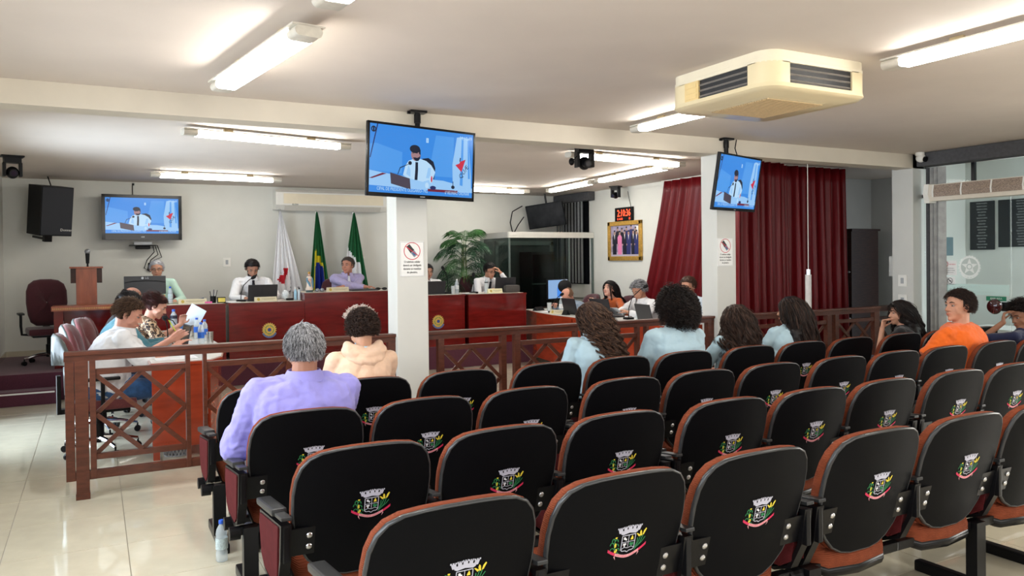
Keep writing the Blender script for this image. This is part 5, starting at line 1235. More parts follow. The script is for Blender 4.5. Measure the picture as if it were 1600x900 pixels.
tumbler(4.825, 10.93, 1.10, 'clear drinking glass beside the tall gooseneck microphone')
bottle(4.895, 10.95, 1.10, 'clear water bottle beside the drinking glass near the palm', lab=(.62, .65, .66), cap=(.7, .7, .7))
gooseneck(5.18, 10.95, 1.095, .0, .0, .26, 'upright thin microphone on dais desk before the man holding his forehead')
bottle(5.41, 10.97, 1.095, 'water bottle with black label before the man holding his forehead', lab=(.02, .02, .02), cap=(.6, .6, .62), s=1.05, lz=(.15, .165))
nameplate(5.485, 10.83, 1.095, .02, 'pale yellow nameplate at the right end of the dais desks', w_=.25, h=.07, col=(.72, .68, .42))
laptop(5.76, 11.02, 1.095, PI-.15, 'open black laptop at the right end of the dais desks', w_=.34, h=.23)
mb = MB(); mb.box(-.13, .13, -.05, .05, .001, .12, bev=.045); tag(part('desk_telephone', mb, mat('dull_grey', (.06, .055, .05), .6), loc=(5.80, 10.86, 1.095), smooth=40), 'rounded dark grey device before the laptop at dais right end', 'device')
paper(5.05, 10.93, 1.10, .3, 'white papers beside the upright microphone on the dais', w_=.2, h=.2)
# right curved desk
ZR = .80
mb = MB(); mb.prism([(-.05, .001), (.05, .001), (0, .06)], -.11, .11, plane='YZ'); tag(part('tent_card', mb, black_m, loc=(6.22, 10.75, ZR), rz=.5), 'dark tent card at the far tip of the right desk', 'card', 'tent cards')
tumbler(6.30, 10.55, ZR, 'clear drinking glass at the far end of the right desk', r=.038, h=.13)
gooseneck(6.12, 10.15, ZR, .14, .0, .26, 'gooseneck microphone before the bald man')
nameplate(6.03, 9.88, ZR, -1.2, 'pale nameplate before the bald man on the right desk', w_=.24)
bottle(6.15, 9.95, ZR, 'white water bottle before the bald man', lab=(.8, .8, .8), cap=(.7, .7, .7), s=1.1)
mb = MB(); mb.prism([(-.04, .001), (.04, .001), (0, .07)], -.05, .05, plane='YZ'); tag(part('tent_card', mb, black_m, loc=(6.02, 9.62, ZR), rz=-1.4), 'small black triangular card by the bald man\'s laptop', 'card', 'tent cards')
paper(6.2, 10.3, ZR, .6, 'scattered white papers at the far end of the right desk', w_=.25, h=.3)
laptop(6.14, 9.66, ZR, PI/2, 'open dark laptop in front of the bald man', w_=.36, h=.23)
laptop(6.20, 8.96, ZR, PI/2+.12, 'open dark laptop in front of the woman in the orange jacket', w_=.40, h=.25)
bottle(6.42, 9.40, ZR, 'blue-labelled water bottle beside the woman in the orange jacket', lab=(.03, .12, .55), cap=(.02, .1, .5))
paper(6.42, 9.0, ZR, .2, 'white papers read by the grey-haired man in white shirt', w_=.28, h=.36)
gooseneck(6.25, 8.42, ZR, .22, -.05, .42, 'tall gooseneck microphone bending to the grey-haired man in white shirt')
tumbler(6.28, 8.25, ZR, 'clear drinking glass beside the grey-haired man in white shirt', r=.036, h=.14)
laptop(6.22, 8.02, ZR, PI/2-.1, 'open dark laptop nearest the right column', w_=.36, h=.215)
gooseneck(6.35, 7.48, ZR, .12, .05, .36, 'gooseneck microphone in front of the brown-haired man by the right column')
# left curved desk
laptop(.74, 8.05, ZR, -PI/2+.12, 'tilted dark laptop at which the man in the white polo looks', w_=.30, h=.21, ang=.2)
mb = MB(); mb.box(-.17, .17, -.12, .12, .001, .018, bev=.004); tag(part('closed_laptop', mb, black_m, loc=(.62, 7.55, ZR), rz=1.4), 'closed black laptop under the man in white polo\'s forearms', 'laptop')
bottle(.96, 8.95, ZR, 'blue-labelled bottle farthest back on the left desk', lab=(.03, .14, .60)); bottle(1.0, 8.62, ZR, 'blue-labelled bottle in the middle of the left desk', lab=(.03, .14, .60)); bottle(.92, 8.22, ZR, 'blue-labelled bottle nearest on the left desk', lab=(.03, .14, .60))
bottle(.80, 9.75, ZR, 'large clear bottle with black label between papers on the left desk', lab=(.03, .03, .05), cap=(.5, .5, .5), s=1.25, lz=(.14, .17))
steel = mat('steel_cup', (.60, .60, .58), .22, metal=.9, noise=.05)
tumbler(.97, 9.25, ZR, 'steel cup behind the blue-labelled bottles', steel, r=.036, h=.125); tumbler(1.02, 8.36, ZR, 'steel cup right of the nearest blue-labelled bottle', steel, r=.036, h=.115)
paper(.62, 9.25, ZR, -1.3, 'white sheets under the pen of the woman in leopard print', w_=.22, h=.30)
paper(.60, 7.22, ZR, -1.5, 'white sheet nearest on the left desk', w_=.25, h=.33); paper(.85, 7.5, ZR, -1.2, 'white pages on the left desk beside the closed laptop', w_=.2, h=.28)
gooseneck(.66, 8.75, ZR, -.03, -.10, .24, 'gooseneck microphone pointing at the man in white polo'); gooseneck(.82, 9.45, ZR, -.20, .05, .24, 'gooseneck microphone bending toward the woman in leopard print'); gooseneck(.80, 10.0, ZR, -.25, .1, .30, 'farthest gooseneck microphone on the left desk')
laptop(.93, 9.72, ZR, -PI/2, 'open grey laptop at the far end of the left desk', w_=.30, h=.2, col=mat('laptop_grey', (.15, .16, .17), .4))
mb = MB(); mb.box(-.05, .05, -.03, .03, .001, .10, bev=.004); tag(part('carton', mb, mat('blue_pack', (.06, .2, .5), .5), loc=(.90, 9.95, ZR)), 'small blue carton behind the raised papers', 'carton')
mb = MB(); mb.box(-.09, .09, -.07, .07, .001, .055, bev=.02); tag(part('desk_telephone', mb, white_m, loc=(.86, 9.32, ZR), smooth=40), 'pale device beside the black-labelled bottle on the left desk', 'device')
# waste basket with hexagon mesh
t = empty('waste_basket', (.60, 7.13, 0), label='dark mesh waste basket under the near end of left desk', cat='basket')
mb = MB(); mb.lathe([(.105, .001), (.105, .012), (.10, .012)], 24); mb.lathe([(.122, .235), (.128, .245), (.128, .26), (.118, .26)], 24)
for k in range(24):
    a = 2*PI*k/24
    for s_ in (-1, 1): mb.tube([(.105*math.cos(a), .105*math.sin(a), .008), (.114*math.cos(a+s_*.26), .114*math.sin(a+s_*.26), .12), (.123*math.cos(a+s_*.52), .123*math.sin(a+s_*.52), .245)], .004, 4)
part('mesh_basket', mb, grey_m, t, smooth=30)
# floor bottle beside the lavender shirt man
bottle(.585, 4.44, 0, 'clear water bottle with blue cap standing on the tiles at lower left', lab=(.50, .58, .66), s=.99, group='floor bottle')
t = empty('sandals', (0, 0, 0)) if False else None
# ------------------------------------------------------------------ people
REM = []
def add_capsule(mb, p0, r0, p1, r1, n=12, flat0=False, flat1=False, sq=1.0, sqdir=None):
    p0 = Vector(p0); p1 = Vector(p1); d = p1-p0; L = d.length
    if L < 1e-6: d = Vector((0, 0, 1)); L = 1e-6
    d = d/L; a = (sqdir-d*sqdir.dot(d)).normalized() if sqdir is not None else d.orthogonal().normalized(); b = d.cross(a)
    rings = []
    for k in ([0] if flat0 else [-75, -45, -15]):
        t = math.radians(k) if not flat0 else 0; rings.append((p0+d*(r0*math.sin(t)), r0*math.cos(t)))
    for k in ([0] if flat1 else [15, 45, 75]):
        t = math.radians(k) if not flat1 else 0; rings.append((p1+d*(r1*math.sin(t)), r1*math.cos(t)))
    vs = []
    for c, r in rings:
        for i in range(n): q = 2*PI*i/n; vs.append(c+a*(r*sq*math.cos(q))+b*(r*math.sin(q)))
    K = len(rings)
    fs = [(k*n+i, k*n+(i+1) % n, (k+1)*n+(i+1) % n, (k+1)*n+i) for k in range(K-1) for i in range(n)]+[tuple(range(n-1, -1, -1)), tuple(range((K-1)*n, K*n))]
    mb.add(vs, fs)
def add_loft(mb, st, n=20):                         # st: (centre, rightvec, fwdvec, a, b, power)
    vs = []
    for c, R_, F_, a, b in st:
        for i in range(n):
            q = 2*PI*i/n; cx_, sx = math.cos(q), math.sin(q)
            vs.append(Vector(c)+R_*(a*math.copysign(abs(cx_)**.85, cx_))+F_*(b*math.copysign(abs(sx)**.85, sx)))
    K = len(st)
    mb.add(vs, [(k*n+i, k*n+(i+1) % n, (k+1)*n+(i+1) % n, (k+1)*n+i) for k in range(K-1) for i in range(n)]+[tuple(range(n-1, -1, -1)), tuple(range((K-1)*n, K*n))])
_tex = {}
def remesh(o, vox, smooth=4, disp=0, dsize=.12):
    m = o.modifiers.new('r', 'REMESH'); m.mode = 'VOXEL'; m.voxel_size = vox; m.use_smooth_shade = True
    s = o.modifiers.new('s', 'SMOOTH'); s.factor = .5; s.iterations = smooth
    if disp:
        if dsize not in _tex:
            tx = bpy.data.textures.new('folds', 'CLOUDS'); tx.noise_scale = dsize; tx.noise_depth = 2; _tex[dsize] = tx
        d = o.modifiers.new('d', 'DISPLACE'); d.texture = _tex[dsize]; d.strength = disp; d.mid_level = .5; d.texture_coords = 'LOCAL'
        if disp >= .018:
            if 'm' not in _tex:
                tx = bpy.data.textures.new('creases', 'MARBLE'); tx.noise_scale = .11; tx.turbulence = 9; tx.noise_basis_2 = 'SIN'; tx.marble_type = 'SHARP'; _tex['m'] = tx
            d = o.modifiers.new('m', 'DISPLACE'); d.texture = _tex['m']; d.strength = .011; d.mid_level = .5; d.texture_coords = 'LOCAL'
    REM.append(o)
def ik(S, T, hint, l1, l2):
    d = T-S; D = d.length
    if D > (l1+l2)*.985: T = S+d.normalized()*(l1+l2)*.985; d = T-S; D = d.length
    if D < abs(l1-l2)+.03: D = abs(l1-l2)+.03
    u = d.normalized(); h = hint-u*hint.dot(u); h = h.normalized() if h.length > 1e-4 else u.orthogonal().normalized()
    a = (l1*l1-l2*l2+D*D)/(2*D); hh = math.sqrt(max(0, l1*l1-a*a))
    return S+u*a+h*hh, T
def hand(mb, W, d, nrm, thumb_side, curl, s=1.0):
    d = d.normalized(); nrm = (nrm-d*nrm.dot(d)).normalized(); side = d.cross(nrm)*thumb_side
    K = []
    for j, (off, ln) in enumerate(((.030, .040), (.010, .045), (-.011, .041), (-.030, .033))):
        o = side*off*s; base = W+d*.012*s+o*.55; kn = W+d*(.088-.004*abs(j-1))*s+o
        add_capsule(mb, base, .0155*s, kn, .0112*s, 8)
        p = kn; dd = d+side*(off*1.5); dd.normalize(); c = curl*(1+.12*j)
        for seg, l in ((0, ln), (1, ln*.62), (2, ln*.5)):
            dd = (dd*math.cos(c*(.75 if seg == 0 else 1))+nrm*math.sin(c*(.75 if seg == 0 else 1))); dd.normalize()
            q = p+dd*l*s; add_capsule(mb, p, (.0095-.001*seg)*s, q, (.0085-.001*seg)*s, 8); p = q
    tb = W+d*.025*s+side*.024*s; t1 = tb+(d*.55+side*.75+nrm*.25).normalized()*.042*s; t2 = t1+(d*.85+side*.25+nrm*(.3+curl*.4)).normalized()*.032*s; t3 = t2+(d*.9+side*.0+nrm*(.35+curl*.4)).normalized()*.024*s
    add_capsule(mb, tb, .014*s, t1, .0115*s, 8); add_capsule(mb, t1, .0112*s, t2, .010*s, 8); add_capsule(mb, t2, .010*s, t3, .008*s, 8)
    add_capsule(mb, W, .019*s, W+d*.05*s, .017*s, 8)
SK = {}
def skin(c):
    k = 'skin_%d_%d' % (c[0]*100, c[1]*100)
    m = mat(k, c, .5, noise=.08, nscale=14, spec=.4)
    b = m.node_tree.nodes['Principled BSDF']; b.inputs['Subsurface Weight'].default_value = .08; b.inputs['Subsurface Radius'].default_value = (.02, .008, .004)
    return m
def cloth(name, c, nz=.05, sc_=18, rough=.85, bump=.25):
    return mat('cloth_'+name, c, rough, noise=nz, nscale=sc_, bump=bump, bscale=260, sheen=.2, spec=.3)
def leopard(name):
    m = mat(name, (.45, .26, .12), .8); nt = m.node_tree; b = nt.nodes['Principled BSDF']
    tc = nt.nodes.new('ShaderNodeTexCoord'); v = nt.nodes.new('ShaderNodeTexVoronoi'); v.inputs['Scale'].default_value = 38
    r = nt.nodes.new('ShaderNodeValToRGB'); e = r.color_ramp.elements; e[0].position = .22; e[0].color = (.35, .17, .08, 1); e[1].position = .30; e[1].color = (.02, .015, .015, 1)
    e2 = r.color_ramp.elements.new(.52); e2.color = (.03, .02, .02, 1); e3 = r.color_ramp.elements.new(.60); e3.color = (.55, .38, .24, 1)
    nt.links.new(tc.outputs['Object'], v.inputs['Vector']); nt.links.new(v.outputs['Distance'], r.inputs[0]); nt.links.new(r.outputs[0], b.inputs['Base Color'])
    return m
def hair_mat(name, c, rough=.38): return mat('hair_'+name, c, rough+.12, noise=.35, nscale=40, spec=.3, stretch=(6, 6, 1))
CRAN_C = Vector((0, -.012, .030)); CRAN_R = Vector((.077, .097, .090))
def sstep(a, b, x): x = max(0, min(1, (x-a)/(b-a))); return x*x*(3-2*x)
def hmask(d, th=.0, bald=0, n=(0, -.75, .66)):
    v = max(d[1]*-.5+d[2]*.87, min(.24-d[1], d[2]+.12), min(-.06-d[1], d[2]+.62))+.05*mnoise.noise(Vector((d[0]*7, d[1]*7, d[2]*7))); m = sstep(th-.05, th+.07, v)
    if abs(d[0]) > .6 and .02 < d[1] < .34 and d[2] > -.38: m = max(m, sstep(.0, .05, min(.34-d[1], d[1]-.05))*.9)
    # sideburn / ear cut
    m *= sstep(-.86, -.66, d[2])
    if bald: m *= 1-sstep(bald-.1, bald+.08, d[2]-.25*max(0, -d[1]))
    return m
def hair_cap(name, Mh, parent, mt, thick=.018, th=.0, bald=0, nz=.004, nfreq=30, s=1.0, top=0, res=(44, 30), n=(0, -.75, .66), label=None):
    vs = []; fs = []; N, K = res
    for k in range(K+1):
        ph = -PI/2+PI*k/K
        for i in range(N):
            t = 2*PI*i/N; d = Vector((math.cos(ph)*math.cos(t), math.cos(ph)*math.sin(t), math.sin(ph)))
            m = hmask(d, th, bald, n); vv = max(d.y*-.5+d.z*.87, min(.24-d.y, d.z+.12), min(-.06-d.y, d.z+.62)); e = thick*m*(.35+.65*sstep(0, .45, vv))*(1+top*max(0, d.z))-.014*(1-m)
            p = Vector((d.x*(CRAN_R.x+e), d.y*(CRAN_R.y+e), d.z*(CRAN_R.z+e)))+CRAN_C
            if d.z < .1 and d.y < .35: p.z -= .040*m*sstep(-.1, .8, -d.z)*sstep(-.35, .2, -d.y); p.y += .010*m*sstep(.2, .9, -d.z)
            if nz: p += d*(nz*m*(mnoise.noise(p*nfreq)*1.2+mnoise.noise(p*nfreq*2.3)*.6))
            vs.append(p*s)
    for k in range(K):
        for i in range(N): fs.append((k*N+i, k*N+(i+1) % N, (k+1)*N+(i+1) % N, (k+1)*N+i))
    mb = MB(); mb.add(vs, fs, Mh); mb.sm = [True]*len(mb.f)
    o = link(name, mb.mesh(name, mt), parent); bm = bmesh.new(); bm.from_mesh(o.data); bmesh.ops.remove_doubles(bm, verts=bm.verts[:], dist=1e-5); bm.to_mesh(o.data); bm.free()
    if label: o['label'] = label
    return o
def strands(name, Mh, parent, mts, count, L, seed, r=.0028, curl=0, freq=60, grav=.25, init=.35, steps=12, s=1.0, th=.02, wind=(0, 0, 0), coll=(), lvar=.25, lift=.012, bald=0, region=None, down=(0, 0, -1), part_x=None, label=None, clump=0):
    rg = np.random.default_rng(seed)
    D = rg.normal(size=(count*6, 3)); D /= np.linalg.norm(D, axis=1)[:, None]
    keep = [i for i in range(len(D)) if hmask(D[i], th, bald) > .5 and (region is None or region(D[i]))][:count]
    D = D[keep]; N = len(D)
    if N == 0: return
    Rm = np.array(Mh.to_3x3()); Tm = np.array(Mh.translation)
    cr = np.array(CRAN_R); cc = np.array(CRAN_C)
    P = (cc+D*(cr+lift*.6))*s
    nrm = D/cr; nrm /= np.linalg.norm(nrm, axis=1)[:, None]
    back = np.array([0, -.7, -.6]); sx = np.sign(D[:, :1]); dirv = nrm*init+np.concatenate([np.clip(D[:, :1]*3, -1, 1)*.35, np.full((N, 1), -.45), np.full((N, 1), -.25)], 1)*(1-init)+rg.normal(size=(N, 3))*.10
    dirv /= np.linalg.norm(dirv, axis=1)[:, None]
    Pw = P@Rm.T+Tm; V = dirv@Rm.T; dn = np.array(down, float); wd = np.array(wind, float)
    len_ = L*(1-lvar*rg.random(N)); st = (len_/steps)[:, None]
    path = [Pw.copy()]; cw = cc*s@Rm.T+Tm
    for k in range(steps):
        V = V*(1-grav)+(dn+wd)*grav; V /= np.linalg.norm(V, axis=1)[:, None]
        Pw = Pw+V*st
        q = (Pw-Tm)@Rm-cc*s; e = q/((cr+lift)*s); l = np.linalg.norm(e, axis=1); f = np.where(l < 1, 1/np.maximum(l, .05), 1)[:, None]; q = q*f; Pw = (q+cc*s)@Rm.T+Tm
        for c0, rad in coll:
            c0 = np.array(c0); dd = Pw-c0; e = dd/np.array(rad); l = np.linalg.norm(e, axis=1); f = np.where(l < 1, 1/np.maximum(l, .1), 1)[:, None]; Pw = c0+dd*f
        path.append(Pw.copy())
    A = np.array(path)                                   # steps+1, N, 3
    ph = rg.random(N)*6.28; cl = rg.normal(size=(N,))*.25+1
    if clump:
        G = rg.choice(N, min(clump, N), replace=False); gi = G[np.argmin(((P[:, None, :]-P[G][None])**2).sum(2), axis=1)]
        ph = ph[gi]+rg.normal(size=N)*.18; cl = cl[gi]; len_ = len_*.3+len_[gi]*.7
        jit = rg.normal(size=(N, 3))*.0045
        for k in range(steps+1):
            u = k/steps; f = .88*min(1, u*1.6); A[k] = A[k]*(1-f)+(A[k][gi]+jit)*f
    if curl:
        for k in range(steps+1):
            u = k/steps; off = curl*min(1, u*2.2)*cl
            fr = freq*len_*u
            A[k, :, 0] += off*np.cos(ph+fr); A[k, :, 1] += off*np.sin(ph+fr); A[k, :, 2] += off*.35*np.sin(ph*2+fr*.7)
    M_ = len(A); T = np.gradient(A, axis=0); T /= np.linalg.norm(T, axis=2)[:, :, None]+1e-9
    ref = np.array([.3, .9, .2]); a = np.cross(T, ref); a /= np.linalg.norm(a, axis=2)[:, :, None]+1e-9; b = np.cross(T, a)
    rr = r*(1-.65*np.linspace(0, 1, M_))[:, None, None]
    rings = np.stack([A+rr*(a*math.cos(q)+b*math.sin(q)) for q in (0, 2.094, 4.189)], 2)     # M,N,3,3
    V_ = rings.transpose(1, 0, 2, 3).reshape(-1, 3)
    k_, j_ = np.meshgrid(np.arange(M_-1), np.arange(3), indexing='ij'); base = (k_*3+j_).ravel(); nxt = (k_*3+(j_+1) % 3).ravel()
    Q = np.stack([base, nxt, nxt+3, base+3], 1); F = (Q[None]+(np.arange(N)*M_*3)[:, None, None]).reshape(-1, 4)
    me = bpy.data.meshes.new(name); me.vertices.add(len(V_)); me.vertices.foreach_set('co', V_.ravel().astype(np.float32))
    me.loops.add(F.size); me.loops.foreach_set('vertex_index', F.ravel().astype(np.int32)); me.polygons.add(len(F)); me.polygons.foreach_set('loop_start', np.arange(0, F.size, 4, dtype=np.int32)); me.polygons.foreach_set('loop_total', np.full(len(F), 4, dtype=np.int32))
    for mm in mts: me.materials.append(mm)
    mi = np.repeat(rg.integers(0, len(mts), N), len(Q)).astype(np.int32); me.update(calc_edges=True); me.polygons.foreach_set('material_index', mi); me.polygons.foreach_set('use_smooth', np.ones(len(F), bool)); me.update()
    o = link(name, me, parent); o['kind'] = 'stuff'
    if label: o['label'] = label
    return o

def person(label, hip, rz, head, look=(0, 0, 0), s=1.0, g=1.0, skin_c=(.42, .22, .14), shirt=None, sleeve='long', trousers=None, hands=None, hair=None, vox=.0075, group='seated people', glasses=False, tie=None, beard=None, brow=(.03, .02, .015), collar=None, fold=.012, legs=True, shoes=None, twist=0, curls=(.5, .5), neck_back=.02, sh_drop=.045, belly=1.0, hoodie=False, legspread=.11, foot_fwd=.42):
    t = empty('person', (hip[0], hip[1], 0), 0, label=label, cat='person', group=group)
    Rz = Matrix.Rotation(rz, 3, 'Z'); F = Rz @ Vector((0, 1, 0)); R_ = Rz @ Vector((1, 0, 0)); Zv = Vector((0, 0, 1))
    Rt = Matrix.Rotation(rz+twist, 3, 'Z'); RT = Rt @ Vector((1, 0, 0)); FT = Rt @ Vector((0, 1, 0))
    O = Vector((hip[0], hip[1], 0))
    P = Vector((0, 0, hip[2]+.10)); H = Vector(head)-O
    up = (H-P).normalized(); nd = (up*.55+Zv*.45).normalized(); N = H-nd*.140*s-FT*neck_back
    u = (N-P).normalized(); Rs = RT; Fs = Rs.cross(u)*-1 if False else (u.cross(Rs)); Fs = Fs.normalized()
    if Fs.dot(F) < 0: Fs = -Fs
    L = (N-P).length
    def sp(q): return P+(N-P)*q-Fs*(.035*math.sin(PI*q)) 
    W = g*s
    prof = [(-.17, .105, .085), (-.10, .165, .12), (.0, .178*max(1, belly*.97), .128*belly), (.18, .168*belly, .125*belly), (.36, .165*belly**.7, .122*belly**.7), (.55, .175, .118), (.72, .182, .112), (.85, .176, .100), (.93, .160, .086), (.985, .110, .072), (1.02, .070, .060)]
    sh_w = .182*s*(.5+.5*g)
    SL = N-u*sh_drop*s-Rs*sh_w+Fs*.005; SR = N-u*sh_drop*s+Rs*sh_w+Fs*.005
    def torso(mb, e):
        st = []
        for q, a, b in prof:
            c = sp(q); wr = R_.lerp(Rs, max(0, min(1, q))).normalized(); st.append((c, wr, Fs, a*W+e, b*W+e))
        add_loft(mb, st)
    # arms
    la, lf = .285*s, .255*s
    hands = hands or {}
    arms = []
    for k, S, sd in (('L', SL, -1), ('R', SR, 1)):
        hd = hands.get(k)
        if hd is None: T = P+F*.30+R_*sd*.13+Zv*.06; hint = Vector(R_*sd*.6-F*.8-Zv*.3); nr = -Zv; cu = .5
        else:
            T = Vector(hd[0])-O; hint = (R_*hd[1][0]*1.0+F*hd[1][1]+Zv*hd[1][2]); nr = (R_*hd[2][0]+F*hd[2][1]+Zv*hd[2][2]) if len(hd) > 2 else -Zv; cu = hd[3] if len(hd) > 3 else .5
        E, T = ik(S, T, hint, la, lf); hdir = (T-E).normalized()
        if hd and len(hd) > 4: hdir = (R_*hd[4][0]+F*hd[4][1]+Zv*hd[4][2]).normalized()
        arms.append((S, E, T, hdir, nr, cu, sd))
    # legs
    hz = hip[2]
    LG = []
    for sd in (-1, 1):
        h0 = P+R_*sd*.085*W-Zv*.02; kn = Vector((0, 0, 0))+F*.42*s+R_*sd*legspread+Zv*(hz+.065); fz = max(0, hip[2]-.46) if hip[2] > .6 else 0
        an = F*(foot_fwd*s)+R_*sd*(legspread+.01)+Zv*(fz+.09); LG.append((h0, kn, an, sd, fz))
    Mh3 = Matrix.Rotation(rz+look[0], 3, 'Z') @ Matrix.Rotation(-look[1], 3, 'X') @ Matrix.Rotation(look[2], 3, 'Y')
    Mh = Mh3.to_4x4(); Mh.translation = H
    # body: one continuous surface
    mb = MB(); torso(mb, -.012)
    add_capsule(mb, N-u*.06*s, .060*s*g**.5, H+Mh3 @ Vector((0, -.028, -.045))*s, .054*s*g**.4, 14)
    hb = MB()
    hb.ell(tuple(CRAN_C*s), tuple(CRAN_R*s*.985), 24, 16)
    hb.ell((0, .022*s, -.030*s), (.062*s, .066*s, .078*s), 20, 14)
    hb.ell((0, .040*s, -.072*s), (.044*s, .044*s, .040*s), 18, 12)
    add_capsule(hb, Vector((0, .074, -.092))*s, .018*s, Vector((0, .072, -.095))*s, .018*s)
    add_capsule(hb, Vector((0, .082, .018))*s, .009*s, Vector((0, .106, -.022))*s, .0125*s, 10)
    for sx in (-1, 1):
        add_capsule(hb, Vector((sx*.010, .092, -.026))*s, .0075*s, Vector((sx*.013, .090, -.028))*s, .0075*s, 8)
        add_capsule(hb, Vector((sx*.014, .082, .030))*s, .0085*s, Vector((sx*.046, .070, .026))*s, .008*s, 8)
        add_capsule(hb, Vector((sx*.046, .055, -.020))*s, .018*s, Vector((sx*.052, .042, -.045))*s, .016*s, 8)
        hb.ell((sx*.079*s, -.008*s, -.006*s), (.0085*s, .019*s, .031*s), 12, 8)
        add_capsule(hb, Vector((sx*.078, -.016, .020))*s, .007*s, Vector((sx*.080, -.014, -.022))*s, .008*s, 8)
    hb.ell((0, .082*s, -.058*s), (.024*s, .016*s, .014*s), 12, 8)
    mb.add(hb.v, hb.f, Mh)
    for S, E, T, hdir, nr, cu, sd in arms:
        add_capsule(mb, S, .048*W, E, .038*W**.7 if W > 0 else .04); add_capsule(mb, E, .038*s*g**.5, T, .0255*s*g**.3)
        hand(mb, T, hdir, nr, -sd, cu, s)
    if legs:
        for h0, kn, an, sd, fz in LG: add_capsule(mb, h0, .075*s, kn, .05*s); add_capsule(mb, kn, .048*s, an, .032*s)
    o = part('body', mb, skin(skin_c), t, smooth='all', fix=False); remesh(o, vox, 3)
    # clothing
    mb = MB(); torso(mb, .010)
    add_capsule(mb, N-u*.05*s, .070*s*g**.4, N+nd*.012*s, .062*s*g**.4, 16, flat1=True)
    for S, E, T, hdir, nr, cu, sd in arms:
        add_capsule(mb, N-u*.035*s, .058*W, S+u*.004, .056*W); add_capsule(mb, S-Rs*sd*.05*s-u*.03, .066*W, S-u*.005, .060*W)
        if sleeve == 'short': Q = S.lerp(E, .78); add_capsule(mb, S-u*.005, .060*W, Q, .062*W, 16, flat1=True)
        elif sleeve == 'elbow': add_capsule(mb, S-u*.005, .060*W, E, .058*W); Q = E.lerp(T, .12); add_capsule(mb, E, .054*W, Q, .050*W, 16, flat1=True)
        else: add_capsule(mb, S-u*.005, .060*W, E, .052*W, 14); Q = E.lerp(T, .93); add_capsule(mb, E, .052*W, Q, .034*s*g**.5, 16, flat1=True)
    o = part('shirt', mb, shirt, t, smooth='all', fix=False); remesh(o, vox*1.1, 4, fold, .09)
    if legs:
        mb = MB(); add_loft(mb, [(sp(q), R_, Fs, a*W+.018, b*W+.018) for q, a, b in prof[:3]])
        for h0, kn, an, sd, fz in LG:
            add_capsule(mb, h0, .098*W, kn, .068*s); add_capsule(mb, kn, .068*s, an+Zv*.02, .055*s, 14, flat1=True)
        o = part('trousers', mb, trousers or cloth('navy', (.02, .025, .04)), t, smooth='all', fix=False); remesh(o, .011, 4, .012, .1)
        for h0, kn, an, sd, fz in LG:
            mb = MB(); b0 = Vector((an.x, an.y, fz)); add_capsule(mb, b0-F*.05+Zv*.042, .038, b0+F*.14*s+Zv*.034, .032, 12, sq=1.15, sqdir=R_); add_capsule(mb, b0-F*.05+Zv*.042, .038, b0-F*.03+Zv*.10, .042)
            mb.v = [(x, y, max(z, fz+.002)) for x, y, z in mb.v]; o = part('shoe', mb, shoes or black_m, t, smooth='all')
    # face
    for sx in (-1, 1):
        mb = MB(); mb.ell((sx*.030*s, .0715*s, .010*s), (.0120*s, .0100*s, .0066*s), 12, 8, Mh); e_ = part('eye', mb, mat('eye_white', (.30, .26, .24), .35), t, smooth=True)
        mb = MB(); mb.ell((sx*.030*s, .0800*s, .0095*s), (.0055*s, .0032*s, .0055*s), 10, 6, Mh); part('iris', mb, mat('iris_dark', (.02, .012, .008), .2), e_, smooth=True)
    mb = MB(); bc = hair_mat('brow_%d' % (brow[0]*1000), brow)
    for sx in (-1, 1): mb.tube([Mh @ (Vector(p)*s) for p in ((sx*.014, .0905, .032), (sx*.030, .0865, .038), (sx*.048, .074, .032))], [.003*s, .0042*s, .002*s], 6)
    part('eyebrows', mb, bc, t, smooth=True)
    mb = MB(); mb.tube([Mh @ (Vector(p)*s) for p in ((-.024, .082, -.056), (-.010, .0955, -.053), (0, .0975, -.0545), (.010, .0955, -.053), (.024, .082, -.056))], [.002*s, .0048*s, .0045*s, .0048*s, .002*s], 6)
    mb.tube([Mh @ (Vector(p)*s) for p in ((-.020, .083, -.060), (0, .0965, -.063), (.020, .083, -.060))], [.002*s, .0055*s, .002*s], 6)
    part('lips', mb, mat('lips_%d' % (skin_c[0]*100), (skin_c[0]*.85, skin_c[1]*.5, skin_c[2]*.5), .4), t, smooth=True)
    if glasses:
        mb = MB()
        for sx in (-1, 1):
            pts = [Mh @ (Vector((sx*.031+.021*math.cos(q), .096+.004*math.cos(q*2)-abs(sx*.031+.021*math.cos(q))*.12, .008+.016*math.sin(q)))*s) for q in [2*PI*i/16 for i in range(17)]]
            mb.tube(pts, .0018, 5); mb.tube([Mh @ (Vector(p)*s) for p in ((sx*.053, .088, .012), (sx*.074, .06, .014), (sx*.083, -.01, .010))], .0018, 5)
        mb.tube([Mh @ (Vector(p)*s) for p in ((-.010, .094, .012), (0, .098, .014), (.010, .094, .012))], .0018, 5)
        part('glasses', mb, black_m, t, smooth=True)
    if beard:
        mb = MB(); hbm = MB(); hbm.ell((0, .043*s, -.078*s), (.051*s, .046*s, .042*s), 22, 14)
        for sx in (-1, 1): add_capsule(hbm, Vector((sx*.060, .03, -.015))*s, .012*s, Vector((sx*.046, .05, -.07))*s, .018*s, 10)
        hbm.v = [v for v in hbm.v]; mb.add(hbm.v, hbm.f, Mh); o = part('beard', mb, hair_mat('beard', beard), t, smooth='all', fix=False); remesh(o, .006, 2, .006, .02)
    cm = collar if collar is not None else None
